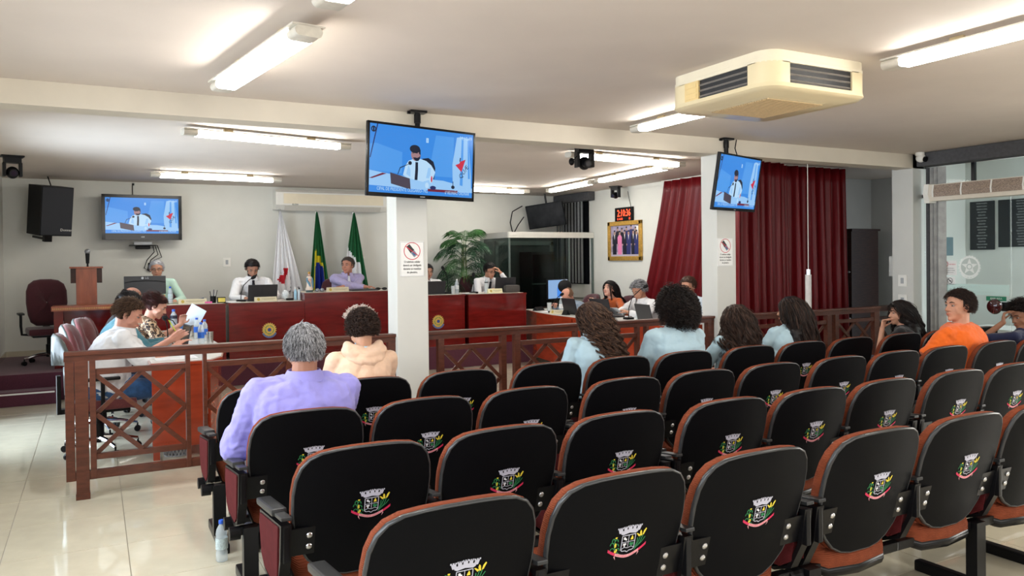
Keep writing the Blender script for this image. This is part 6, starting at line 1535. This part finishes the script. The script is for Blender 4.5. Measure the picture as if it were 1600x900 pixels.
    if cm is not None:
        mb = MB(); n_ = 24; c0 = N+nd*.005*s; Rr = Rs; Ff = (Rr.cross(nd)); Ff = Ff if Ff.dot(F) > 0 else -Ff
        vs = []
        for kk, (rad, hh) in enumerate(((.068, .0), (.066, .036), (.071, .040), (.097, -.012), (.094, -.017))):
            for i in range(n_+1):
                q = PI/2+.22+(2*PI-.44)*i/n_; rr = rad*s*g**.35; tip = .030*s if (kk >= 3 and (i == 0 or i == n_)) else 0
                vs.append(c0+Rr*(rr*math.cos(q))+Ff*(rr*math.sin(q)*1.02+.004)+nd*(hh*s-tip))
        mb.add(vs, [(k*(n_+1)+i, k*(n_+1)+i+1, (k+1)*(n_+1)+i+1, (k+1)*(n_+1)+i) for k in range(4) for i in range(n_)])
        part('collar', mb, cm, t, smooth=30, fix=False)
    if tie is not None:
        mb = MB(); c0 = N+nd*.005*s+Fs*.075*s*g**.4
        pts = [(N-(N-P)*q+Fs*(.085+.045*min(1, q*3)+.0)*W+Zv*.0) for q in (.02, .10, .3, .55, .8)]
        vs = []
        for p, w_ in zip(pts, (.014, .018, .024, .034, .030)): vs += [p-Rs*w_*s, p+Rs*w_*s, p+Rs*w_*s+Fs*.01, p-Rs*w_*s+Fs*.01]
        mb.add(vs, [(k*4+i, k*4+(i+1) % 4, k*4+4+(i+1) % 4, k*4+4+i) for k in range(4) for i in range(4)]+[(0, 1, 2, 3), (16, 17, 18, 19)])
        mb.ell(tuple(pts[0]+Fs*.006+Zv*.008), (.018*s, .018*s, .016*s), 10, 8); part('necktie', mb, tie, t, smooth=40)
    if hoodie:
        mb = MB(); bk = -Fs
        for q0, w_, dz, dy, r_ in ((0, .105, .020, .035, .030), (1, .120, -.015, .065, .034), (2, .105, -.055, .080, .034), (3, .075, -.095, .080, .030)):
            pts = [N+Rs*(w_*math.cos(q))+bk*(dy*(.35+.9*max(0, math.sin(q))))-bk*.0+Zv*(dz+.03*math.cos(q)**2*(1 if q0 < 2 else .9)) for q in [PI*(-.12)+PI*1.24*i/10 for i in range(11)]]
            for a, b in zip(pts, pts[1:]): add_capsule(mb, a, r_, b, r_, 8)
        o = part('hood', mb, shirt, t, smooth='all', fix=False); remesh(o, .008, 3, .016, .05)
    ctx = dict(t=t, Mh=Mh, N=N, P=P, Rs=Rs, Fs=Fs, u=u, s=s, g=g, H=H)
    if hair: hair(ctx)
    return ctx
HB = (.010, .007, .006); HBR = (.045, .022, .013); HBR2 = (.085, .045, .025)
def bodycoll(c, gr=1.0):
    N, u, Fs, s = c['N'], c['u'], c['Fs'], c['s']
    a = N-u*.20*s; b = N-u*.07*s
    return [(tuple(a), (.205*gr*s, .150*gr*s, .24*s)), (tuple(b+c['Rs']*.11*s), (.10*gr, .085*gr, .075)), (tuple(b-c['Rs']*.11*s), (.10*gr, .085*gr, .075))]
shirt_lb = cloth('uniform_pale_blue', (.38, .53, .61), .03, 12); lav = cloth('lavender', (.26, .24, .60), .05, 14); teal = cloth('teal', (.07, .20, .25), .06, 14)
white_s = cloth('white_cotton', (.72, .72, .74), .02, 12); beige = cloth('beige_fleece', (.72, .50, .36), .05, 30, .95, .5); orange_s = cloth('orange_cotton', (.75, .13, .012), .05, 14)
blue_j = cloth('jeans', (.035, .10, .24), .25, 30); greyt = cloth('dark_grey_trousers', (.035, .035, .05), .08, 40)
H_blk = hair_mat('black', (.008, .006, .006), .33); H_dk = hair_mat('dark_brown', (.022, .012, .009), .35); H_hi = hair_mat('warm_highlight', (.075, .042, .030), .35); H_br = hair_mat('brown', (.045, .022, .014), .38); H_br2 = hair_mat('light_brown', (.13, .070, .042), .4)
H_g1 = hair_mat('silver', (.42, .42, .44), .45); H_g2 = hair_mat('grey', (.16, .16, .17), .45); H_g3 = hair_mat('dark_grey', (.045, .043, .045), .4)
def short_hair(m, thick=.018, th=.0, bald=0, nz=.006, strands_=None, top=0, n=(0, -.75, .66)):
    def f(c, thick=thick*.55):
        hair_cap('hair', c['Mh'], c['t'], m, thick*c['s'], th, bald, nz, s=1.0*c['s'], top=top, n=n)
        if not strands_: strands('hair_locks', c['Mh'], c['t'], [m], 900, .026+thick*.6, 77, r=.0022, curl=.002, freq=80, grav=.08, init=.35, steps=5, s=c['s'], th=.04, bald=bald, lift=thick*.75)
        if strands_: strands('hair_locks', c['Mh'], c['t'], **strands_)
    return f

# --- audience
def a1h(c):
    hair_cap('hair', c['Mh'], c['t'], H_g2, .010, .0, 0, .003, s=c['s'])
    strands('hair_locks', c['Mh'], c['t'], [H_g1, H_g1, H_g2, H_g3], 4600, .036, 3, r=.0016, curl=.002, freq=90, grav=.22, init=.30, steps=6, s=c['s'], th=.02, lift=.012)
person('person in lavender collared shirt seen from behind, grey hair, leaning back in the third row', (.93, 4.10, .45), 0, (0.956, 4.100, 1.148), look=(.02, .02, .0), s=1.06, g=1.3, skin_c=(.36, .17, .11), shirt=lav, sleeve='elbow', trousers=greyt, collar=lav,
       hands={'L': ((.72, 4.42, .62), (-.6, -.4, -.8), (0, 0, -1), .6), 'R': ((1.10, 4.5, .60), (.6, -.5, -.8), (0, 0, -1), .6)}, hair=a1h, vox=.0065, fold=.030, brow=(.2, .2, .2), sh_drop=.06, legspread=.15)
def a2h(c):
    hair_cap('hair', c['Mh'], c['t'], H_dk, .009, .02, 0, .008, nfreq=45, s=c['s'], top=.3)
    strands('hair_locks', c['Mh'], c['t'], [H_dk, H_br, H_dk], 2000, .032, 5, r=.0026, curl=.007, freq=330, grav=.05, init=.75, steps=12, s=c['s'], th=.05, lift=.014, label='dark brown curls')
    strands('bleached_curls', c['Mh'], c['t'], [hair_mat('bleached', (.62, .52, .46), .5)], 600, .045, 6, r=.0028, curl=.008, freq=300, grav=-.05, init=.9, steps=12, s=c['s'], lift=.026, region=lambda d: d[2] > .45 and d[1] > .12, label='bleached pale curls on the top of the head')
c2 = person('boy in beige hooded sweatshirt with short curly hair seen from behind', (1.50, 4.93, .45), 0, (1.536, 4.950, 1.152), look=(.0, .22, 0), s=.98, g=.98, skin_c=(.50, .27, .17), shirt=beige, trousers=blue_j, hair=a2h, hoodie=True, fold=.02, vox=.0075)
c2['t']['category'] = 'person'
mb = MB(); N_ = c2['N']; add_capsule(mb, N_-Vector((0, 0, .01)), .076, N_+c2['u']*.022, .066, 20); o = part('undershirt_collar', mb, cloth('sky_tee', (.35, .58, .75)), c2['t'], smooth='all', label='pale blue T-shirt collar above the hood')
def a3h(c):
    hair_cap('hair', c['Mh'], c['t'], H_br, .022, -.02, 0, .006, s=c['s'])
    strands('hair_locks', c['Mh'], c['t'], [H_br, H_br, H_br2, H_dk], 1500, .46, 8, r=.0026, curl=.020, freq=95, grav=.22, init=.2, steps=30, s=c['s'], th=-.02, coll=bodycoll(c), wind=(.36, -.14, 0), lift=.02, clump=60)
person('person with long curly brown hair over right shoulder, pale blue uniform shirt', (3.36, 4.96, .45), .05, (3.348, 5.000, 1.137), look=(.45, .25, 0), s=.98, g=.97, skin_c=(.45, .24, .15), shirt=shirt_lb, sleeve='elbow', trousers=blue_j, hair=a3h, fold=.018, collar=shirt_lb)
def a4h(c):
    Mh = c['Mh']; mb = MB(); hb = MB(); hb.ell((0, -.035, .022), (.118, .125, .118), 26, 18); hb.ell((0, -.055, -.055), (.118, .095, .075), 24, 14)
    hb.v = [(x+.008*mnoise.noise(Vector((x, y, z))*40), y+.008*mnoise.noise(Vector((x, y, z))*40+Vector((9, 0, 0))), z+.008*mnoise.noise(Vector((x, y, z))*40+Vector((0, 9, 0)))) for x, y, z in hb.v]
    mb.add(hb.v, hb.f, Mh); o = part('hair', mb, H_blk, c['t'], smooth='all', fix=False); remesh(o, .007, 2, .008, .02)
    strands('hair_locks', Mh, c['t'], [H_blk, H_blk, H_dk], 1800, .145, 9, r=.0034, curl=.012, freq=200, grav=.20, init=.75, steps=14, s=1.0, th=-.05, lift=.045)
person('person with a round black afro bob, broad pale blue uniform shirt', (4.08, 4.97, .45), .02, (4.178, 4.980, 1.183), look=(.10, .05, 0), s=1.05, g=1.28, skin_c=(.20, .09, .05), shirt=shirt_lb, sleeve='elbow', trousers=blue_j, hair=a4h, fold=.024, collar=shirt_lb, sh_drop=.07)
def long_h(mt, cnt, L, seed, curl, freq, wind=(0, -.08, 0), r=.0034, grav=.24, cap=.022, region=None):
    def f(c):
        hair_cap('hair', c['Mh'], c['t'], mt[0], cap, -.06, 0, .004, s=c['s'], n=(0, -.75, .66))
        # volume of hair behind the head and down the back
        mb = MB(); Mh = c['Mh']; s = c['s']; a = Mh @ Vector((0, -.05, .0)); b = c['N']-c['Fs']*.105*s-c['u']*.05; e = c['N']-c['Fs']*.135*s-c['u']*(L-.28)
        add_capsule(mb, a, .080*s, b, .062*s, 16, sq=1.15, sqdir=c['Rs']); add_capsule(mb, b, .055*s, e, .028*s, 16, sq=1.7, sqdir=c['Rs'])
        o = part('hair_mass', mb, mt[0], c['t'], smooth='all', fix=False); remesh(o, .010, 3, .02, .05)
        strands('hair_locks', c['Mh'], c['t'], mt, cnt, L, seed, r=r, curl=curl, freq=freq, grav=grav, init=.25, steps=24, s=s, th=-.05, coll=bodycoll(c), wind=wind, lift=.02, region=region, clump=int(cnt/18))
    return f
person('person with long wavy dark brown hair, first to the right of the black afro bob', (4.70, 4.96, .45), .02, (4.811, 4.980, 1.071), look=(.12, .12, 0), s=.95, g=.90, skin_c=(.38, .2, .13), shirt=shirt_lb, sleeve='short', trousers=blue_j, hair=long_h([H_dk, H_dk, H_br, H_hi], 1700, .52, 11, .018, 45, r=.0028), fold=.018, collar=shirt_lb)
person('person with long straight dark hair shining on top, rightmost in pale blue uniform shirt', (5.32, 5.0, .45), .03, (5.491, 5.000, 1.113), look=(.55, .05, 0), s=.98, g=.95, skin_c=(.45, .24, .15), shirt=shirt_lb, sleeve='elbow', trousers=blue_j, hair=long_h([H_blk, H_dk, H_dk, H_hi], 1700, .50, 12, .008, 30, r=.0028, wind=(.12, -.08, 0)), fold=.018)
person('person in black with long black hair, chin resting on fist, in the front row', (7.12, 5.0, .45), .5, (7.212, 5.150, 1.016), look=(.65, .05, .05), s=.98, g=.95, skin_c=(.52, .27, .18), shirt=cloth('black_top', (.012, .012, .014)), sleeve='short', trousers=greyt,
       hands={'L': ((7.03, 5.21, .872), (-.2, .4, -.9), (0, -.6, .6), 1.25, (.25, -.2, 1)), 'R': ((7.4, 5.35, .62), (.8, -.4, -.3), (0, 0, -1), .6)}, hair=long_h([H_blk, H_blk, H_dk], 1500, .46, 13, .014, 50, wind=(.30, -.10, 0), r=.003), vox=.007)
def a8h(c):
    hair_cap('hair', c['Mh'], c['t'], H_dk, .010, .02, 0, .004, s=c['s'])
    strands('hair_locks', c['Mh'], c['t'], [H_dk, H_blk, H_br], 2200, .045, 15, r=.0020, curl=.003, freq=60, grav=.12, init=.35, steps=7, s=c['s'], th=.03, lift=.016)
person('person in bright orange T-shirt with short dark hair, face in left profile', (6.56, 4.12, .45), .15, (6.488, 4.080, 1.165), look=(1.15, .0, .0), s=1.10, g=1.2, skin_c=(.50, .25, .16), shirt=orange_s, sleeve='short', trousers=greyt, hair=a8h, vox=.007, fold=.026,
       hands={'L': ((6.28, 4.42, .66), (-.8, -.6, -.3), (0, 0, -1), .8), 'R': ((6.8, 4.5, .62), (.8, -.5, -.3), (0, 0, -1), .6)}, sh_drop=.07)
def a9h(c):
    hair_cap('hair', c['Mh'], c['t'], H_blk, .016, .0, 0, .008, nfreq=40, s=c['s'], top=.2)
    strands('hair_locks', c['Mh'], c['t'], [H_blk, H_dk], 1500, .060, 16, r=.0026, curl=.008, freq=150, grav=.06, init=.7, steps=8, s=c['s'], th=.02, lift=.02)
person('person in navy shirt at the right edge, bowed head, hand at the nose', (7.33, 4.10, .45), .2, (7.510, 4.120, 1.036), look=(1.05, .30, .0), s=.98, g=.9, skin_c=(.28, .13, .075), shirt=cloth('navy_shirt', (.015, .02, .06)), sleeve='short', trousers=blue_j, hair=a9h, vox=.007,
       hands={'L': ((7.30, 4.17, .985), (-.3, .3, -1), (.3, -.7, .2), 1.2, (.25, .0, 1)), 'R': ((7.45, 4.5, .6), (.8, -.4, -.3), (0, 0, -1), .6)})

# --- left desk
DR = -PI/2
person('person in white polo shirt and jeans leaning over a laptop behind the left railing', (.06, 7.55, .46), DR, (0.267, 7.580, 1.162), look=(-.25, .42, 0), s=1.08, g=1.28, skin_c=(.58, .28, .20), shirt=white_s, sleeve='elbow', trousers=blue_j, belly=1.15, fold=.022, vox=.0065,
       hands={'L': ((.62, 7.88, .90), (-.5, .3, -.9), (.9, 0, 0), .45), 'R': ((.60, 7.42, .87), (.6, -.2, -.9), (0, 0, -1), .3)}, collar=white_s, brow=(.12, .07, .04),
       hair=lambda c: (hair_cap('hair', c['Mh'], c['t'], H_br, .013, .03, 0, .005, s=c['s']), strands('hair_locks', c['Mh'], c['t'], [H_br2, H_br, hair_mat('fair', (.16, .10, .06))], 1500, .045, 21, r=.0022, curl=.004, freq=80, grav=.1, init=.35, steps=7, s=c['s'], th=.05, lift=.016)))
person('person in teal shirt with dark hair, mostly hidden behind the white polo', (.12, 8.40, .46), DR, (0.302, 8.400, 1.207), look=(-.2, .4, 0), s=1.05, g=1.15, skin_c=(.40, .2, .13), shirt=teal, trousers=greyt, fold=.02,
       hands={'L': ((.64, 8.55, .84), (-.6, -.1, -.9), (0, 0, -1), .9), 'R': ((.62, 8.36, .84), (.7, -.1, -.9), (0, 0, -1), .9)}, hair=short_hair(H_blk, .022, .0))
def d3h(c):
    m = hair_mat('auburn', (.060, .016, .014)); hair_cap('hair', c['Mh'], c['t'], m, .018, -.02, 0, .003, s=c['s'], n=(0, -.66, .74))
    mb = MB(); mb.ell((0, -.085, .085), (.048, .045, .045), 16, 10, c['Mh']); mb.v = [(x+.006*mnoise.noise(Vector((x, y, z))*50), y, z+.006*mnoise.noise(Vector((y, x, z))*50)) for x, y, z in mb.v]; part('hair_bun', mb, m, c['t'], smooth=True, fix=False)
    strands('hair_locks', c['Mh'], c['t'], [m, H_dk], 900, .09, 23, r=.0022, curl=0, grav=-.12, init=.05, steps=7, s=c['s'], th=-.02, lift=.016, down=(0, 0, -1))
person('person in leopard-print blouse with tied-up reddish hair writing with a yellow pen', (.20, 9.05, .46), DR, (0.580, 9.040, 1.154), look=(-.3, .5, 0), s=1.0, g=1.0, skin_c=(.55, .28, .20), shirt=leopard('leopard_print'), sleeve='elbow', trousers=greyt, vox=.007,
       hands={'L': ((.85, 9.42, .93), (-.4, -.2, -.9), (.7, 0, .3), .7, (.3, .2, .9)), 'R': ((.74, 9.02, .86), (.7, -.1, -.9), (0, 0, -1), 1.1)}, hair=d3h)
person('person with balding head and dark shirt at the far end of the left desk', (.16, 9.85, .46), DR, (0.380, 9.800, 1.220), look=(-.2, .35, 0), s=1.0, g=1.1, skin_c=(.40, .19, .13), shirt=cloth('black_top', (.012, .012, .014)), trousers=greyt, hair=short_hair(H_dk, .012, .0, bald=.35))
mb = MB(); mb.cyl((.76, 9.03, .88), (.70, 9.12, 1.0), .006, n=8); tag(part('pen', mb, mat('pen_yellow', (.65, .75, .05), .4)), 'yellow pen in the hand of the person in leopard print', 'pen')
o = part('raised_paper', MB().box(-.10, .10, -.001, .001, 0, .24), mat('paper_bluish', (.62, .72, .82), .7, noise=.03), None, loc=(.93, 9.44, .90), rz=-.6); o.rotation_euler = (-.2, .45, -.7); tag(o, 'bluish sheet of paper held up at the left desk', 'paper')

# --- dais
ZD = .335+.46
person('person with grey hair and glasses in pale green shirt behind the computer monitor', (.78, 11.85, ZD), PI, (0.759, 11.720, 1.530), look=(-.1, .12, 0), s=1.0, g=1.05, skin_c=(.50, .25, .17), shirt=cloth('pale_green', (.48, .68, .58), .03), trousers=greyt, glasses=True, collar=cloth('pale_green', (.48, .68, .58)), brow=(.3, .3, .3),
       hair=short_hair(H_g1, .014, .0, nz=.003), hands={'L': ((.95, 11.42, 1.10), (-.7, -.1, -.8)), 'R': ((.62, 11.42, 1.10), (.7, -.1, -.8))})
person('person with black beard, white shirt and dark tie looking down at a laptop', (2.04, 11.85, ZD), PI, (2.005, 11.660, 1.520), look=(.02, .55, 0), s=1.04, g=1.12, skin_c=(.42, .21, .14), shirt=white_s, trousers=greyt, tie=cloth('tie_dark', (.012, .010, .018)), beard=(.014, .009, .008), collar=white_s, hair=short_hair(H_blk, .022, .02, top=.4),
       hands={'L': ((2.22, 11.30, 1.11), (-.8, -.1, -.8)), 'R': ((1.86, 11.30, 1.11), (.8, -.1, -.8))}, fold=.018)
person('person in light purple shirt and white tie with folded arms, head turned', (3.42, 11.84, ZD), PI, (3.401, 11.660, 1.548), look=(-.75, .05, 0), s=1.04, g=1.12, skin_c=(.48, .22, .15), shirt=cloth('light_purple', (.40, .36, .58), .04), trousers=greyt, tie=cloth('tie_white', (.75, .75, .78)), collar=cloth('light_purple', (.40, .36, .58), .04), hair=short_hair(hair_mat('greying_brown', (.07, .055, .048)), .014, .06),
       hands={'L': ((3.24, 11.36, 1.24), (-.8, -.2, -.6), (0, 0, -1), .5, (.8, .3, 0)), 'R': ((3.60, 11.28, 1.22), (.8, -.2, -.6), (0, 0, -1), .5, (-.8, .3, 0))}, fold=.018, vox=.0065)
person('person in white shirt almost hidden behind the left column', (4.78, 11.86, ZD), PI, (4.740, 11.750, 1.428), look=(0, .2, 0), s=1.0, g=1.1, skin_c=(.42, .21, .14), shirt=white_s, trousers=greyt, hair=short_hair(H_blk, .018, .02), collar=white_s)
person('person in white shirt and dark tie with glasses holding the forehead', (5.72, 11.84, ZD), PI, (5.754, 11.520, 1.434), look=(.15, .42, .12), s=1.02, g=1.08, skin_c=(.50, .25, .17), shirt=white_s, trousers=greyt, glasses=True, tie=cloth('tie_dark', (.012, .010, .018)), collar=white_s, hair=short_hair(H_blk, .026, .03, top=.2),
       hands={'L': ((5.885, 11.40, 1.40), (-.6, .5, -1), (.8, -.4, .1), .7, (.55, -.1, .8)), 'R': ((5.72, 11.36, 1.13), (.7, -.1, -.8), (0, 0, -1), .4, (-.9, .4, 0))}, vox=.0065)

# --- right desk
CR = PI/2
person('person in grey-blue shirt with bald crown bowed low over the right desk', (6.98, 10.50, .46), CR, (6.548, 10.420, 1.026), look=(.25, .85, .0), s=1.02, g=1.12, skin_c=(.58, .28, .19), shirt=cloth('grey_blue', (.20, .26, .34), .06), trousers=greyt, collar=cloth('grey_blue', (.20, .26, .34)), hair=short_hair(hair_mat('faded', (.22, .12, .07)), .008, .05, bald=.30),
       hands={'L': ((6.48, 10.1, .86), (-.8, -.1, -.5)), 'R': ((6.5, 10.7, .86), (.8, -.1, -.5))})
person('person in orange jacket with long straight black hair looking up to the left', (7.0, 9.62, .46), CR, (6.790, 9.620, 1.152), look=(.30, -.22, 0), s=.98, g=.95, skin_c=(.60, .34, .26), shirt=cloth('rust_jacket', (.48, .10, .02), .05), trousers=greyt, hair=long_h([H_blk, H_blk], 1000, .40, 31, .002, 20, wind=(.2, 0, 0), r=.003),
       hands={'L': ((6.55, 9.35, .88), (-.8, -.1, -.5)), 'R': ((6.62, 9.78, .93), (.8, -.1, -.5), (0, 0, -1), .9, (-.2, .3, 1))}, vox=.007)
person('person with wavy grey hair and white shirt reading papers at the right desk', (6.98, 8.80, .46), CR, (6.711, 8.800, 1.159), look=(.20, .50, 0), s=1.04, g=1.15, skin_c=(.50, .25, .17), shirt=white_s, trousers=greyt, collar=white_s, brow=(.1, .1, .1),
       hair=lambda c: (hair_cap('hair', c['Mh'], c['t'], H_g2, .014, .03, 0, .008, nfreq=26, s=c['s'], top=.2), strands('hair_locks', c['Mh'], c['t'], [H_g2, H_g1, H_g3], 1300, .042, 33, r=.0022, curl=.003, freq=70, grav=.1, init=.3, steps=7, s=c['s'], th=.04, lift=.022)),
       hands={'L': ((6.46, 8.70, .87), (-.8, -.1, -.5), (0, 0, -1), .6), 'R': ((6.46, 9.02, .88), (.8, -.1, -.5), (0, 0, -1), .6)}, vox=.007, fold=.018)
person('person with brown hair and pale shirt beside the right column', (7.05, 7.92, .46), CR, (6.857, 7.940, 1.230), look=(.35, .25, 0), s=1.04, g=1.08, skin_c=(.52, .26, .17), shirt=cloth('pale_blue_white', (.58, .66, .74), .02), trousers=greyt, collar=cloth('pale_blue_white', (.58, .66, .74)), hair=short_hair(hair_mat('mid_brown', (.06, .03, .02)), .024, .05, top=.1))
o = part('raised_paper', MB().box(-.12, .12, -.001, .001, 0, .17), mat('paper_white2', (.78, .80, .84), .7), None, loc=(6.40, 8.88, .83)); o.rotation_euler = (-.9, .0, PI/2+.2); tag(o, 'white document held by the grey-haired reader at the right desk', 'paper')
# seated figure's dark headrest behind the bald man
t = empty('black_cap_on_stand', (6.90, 11.05, 0)); tag(t, 'round black headrest rising behind the bald man', 'headrest'); t.name = 'chair_headrest'
mb = MB(); mb.ell((0, 0, 1.16), (.12, .10, .11)); part('headrest_pad', mb, mat('black_cloth', (.006, .006, .007), .9), t, smooth=True)
mb = MB(); mb.cyl((0, .0, .001), (0, 0, 1.08), .03); mb.cyl((0, 0, .001), (0, 0, .03), .2, n=20); part('post', mb, black_m, t)
t = empty('computer_monitor', (6.95, 11.35, 0), .35); tag(t, 'lit computer screen seen left of the bald man', 'monitor')
mb = MB(); mb.box(-.28, .28, .0, .03, .93, 1.28, bev=.006); mb.box(-.03, .03, .03, .06, .80, 1.1); part('rear_case', mb, black_m, t)
mb = MB(); mb.poly([(-.26, -.002, .95), (.26, -.002, .95), (.26, -.002, 1.26), (-.26, -.002, 1.26)]); mb.cur = 1; mb.poly([(-.02, -.0025, .96), (.12, -.0025, .96), (.12, -.0025, 1.15), (.02, -.0025, 1.18), (-.02, -.0025, 1.12)]); mb.cur = 2; mb.poly([(.14, -.0025, .95), (.26, -.0025, .95), (.26, -.0025, 1.26), (.10, -.0025, 1.26), (.16, -.0025, 1.1)])
part('screen', mb, [mat('m_blue', (0, 0, 0), .2, emit=(.25, .42, .7), estr=.7), mat('m_b2', (0, 0, 0), .2, emit=(.05, .25, .8), estr=.7), mat('m_w', (0, 0, 0), .2, emit=(.7, .8, 1), estr=.8)], t, fix=False)
t2 = empty('monitor_stand_table', (7.05, 11.35, 0)); tag(t2, 'small dark side table carrying the lit computer screen', 'table'); t2.name = 'side_table'
mb = MB(); mb.box(-.3, .3, -.1, .3, .76, .795); part('tabletop', mb, wood_dark_m, t2)
for sx in (-.27, .27):
    for sy in (-.07, .27): mb = MB(); mb.box(sx-.02, sx+.02, sy-.02, sy+.02, 0, .76); part('leg', mb, wood_dark_m, t2)
# lectern microphone
t = empty('microphone', (-.07, 11.50, 1.58), label='black hand microphone standing on the lectern', cat='microphone')
mb = MB(); mb.cyl((0, 0, .0), (0, 0, .05), .012); mb.cyl((0, 0, .04), (0, 0, .17), .020, .026, 14); part('handle', mb, black_m, t, smooth=40)
mb = MB(); mb.ell((0, 0, .195), (.034, .034, .036)); part('mic_head', mb, mat('mic_mesh', (.28, .29, .31), .35, metal=.6, noise=.3, nscale=200), t, smooth=True)

# ------------------------------------------------------------------ bake the modifiers of the bodies and garments
bpy.context.view_layer.update()
dg = bpy.context.evaluated_depsgraph_get()
new = []
for o in REM: new.append(bpy.data.meshes.new_from_object(o.evaluated_get(dg), preserve_all_data_layers=False, depsgraph=dg))
for o, me in zip(REM, new):
    o.modifiers.clear(); me.name = o.name; o.data = me
    me.polygons.foreach_set('use_smooth', [True]*len(me.polygons)); me.update()
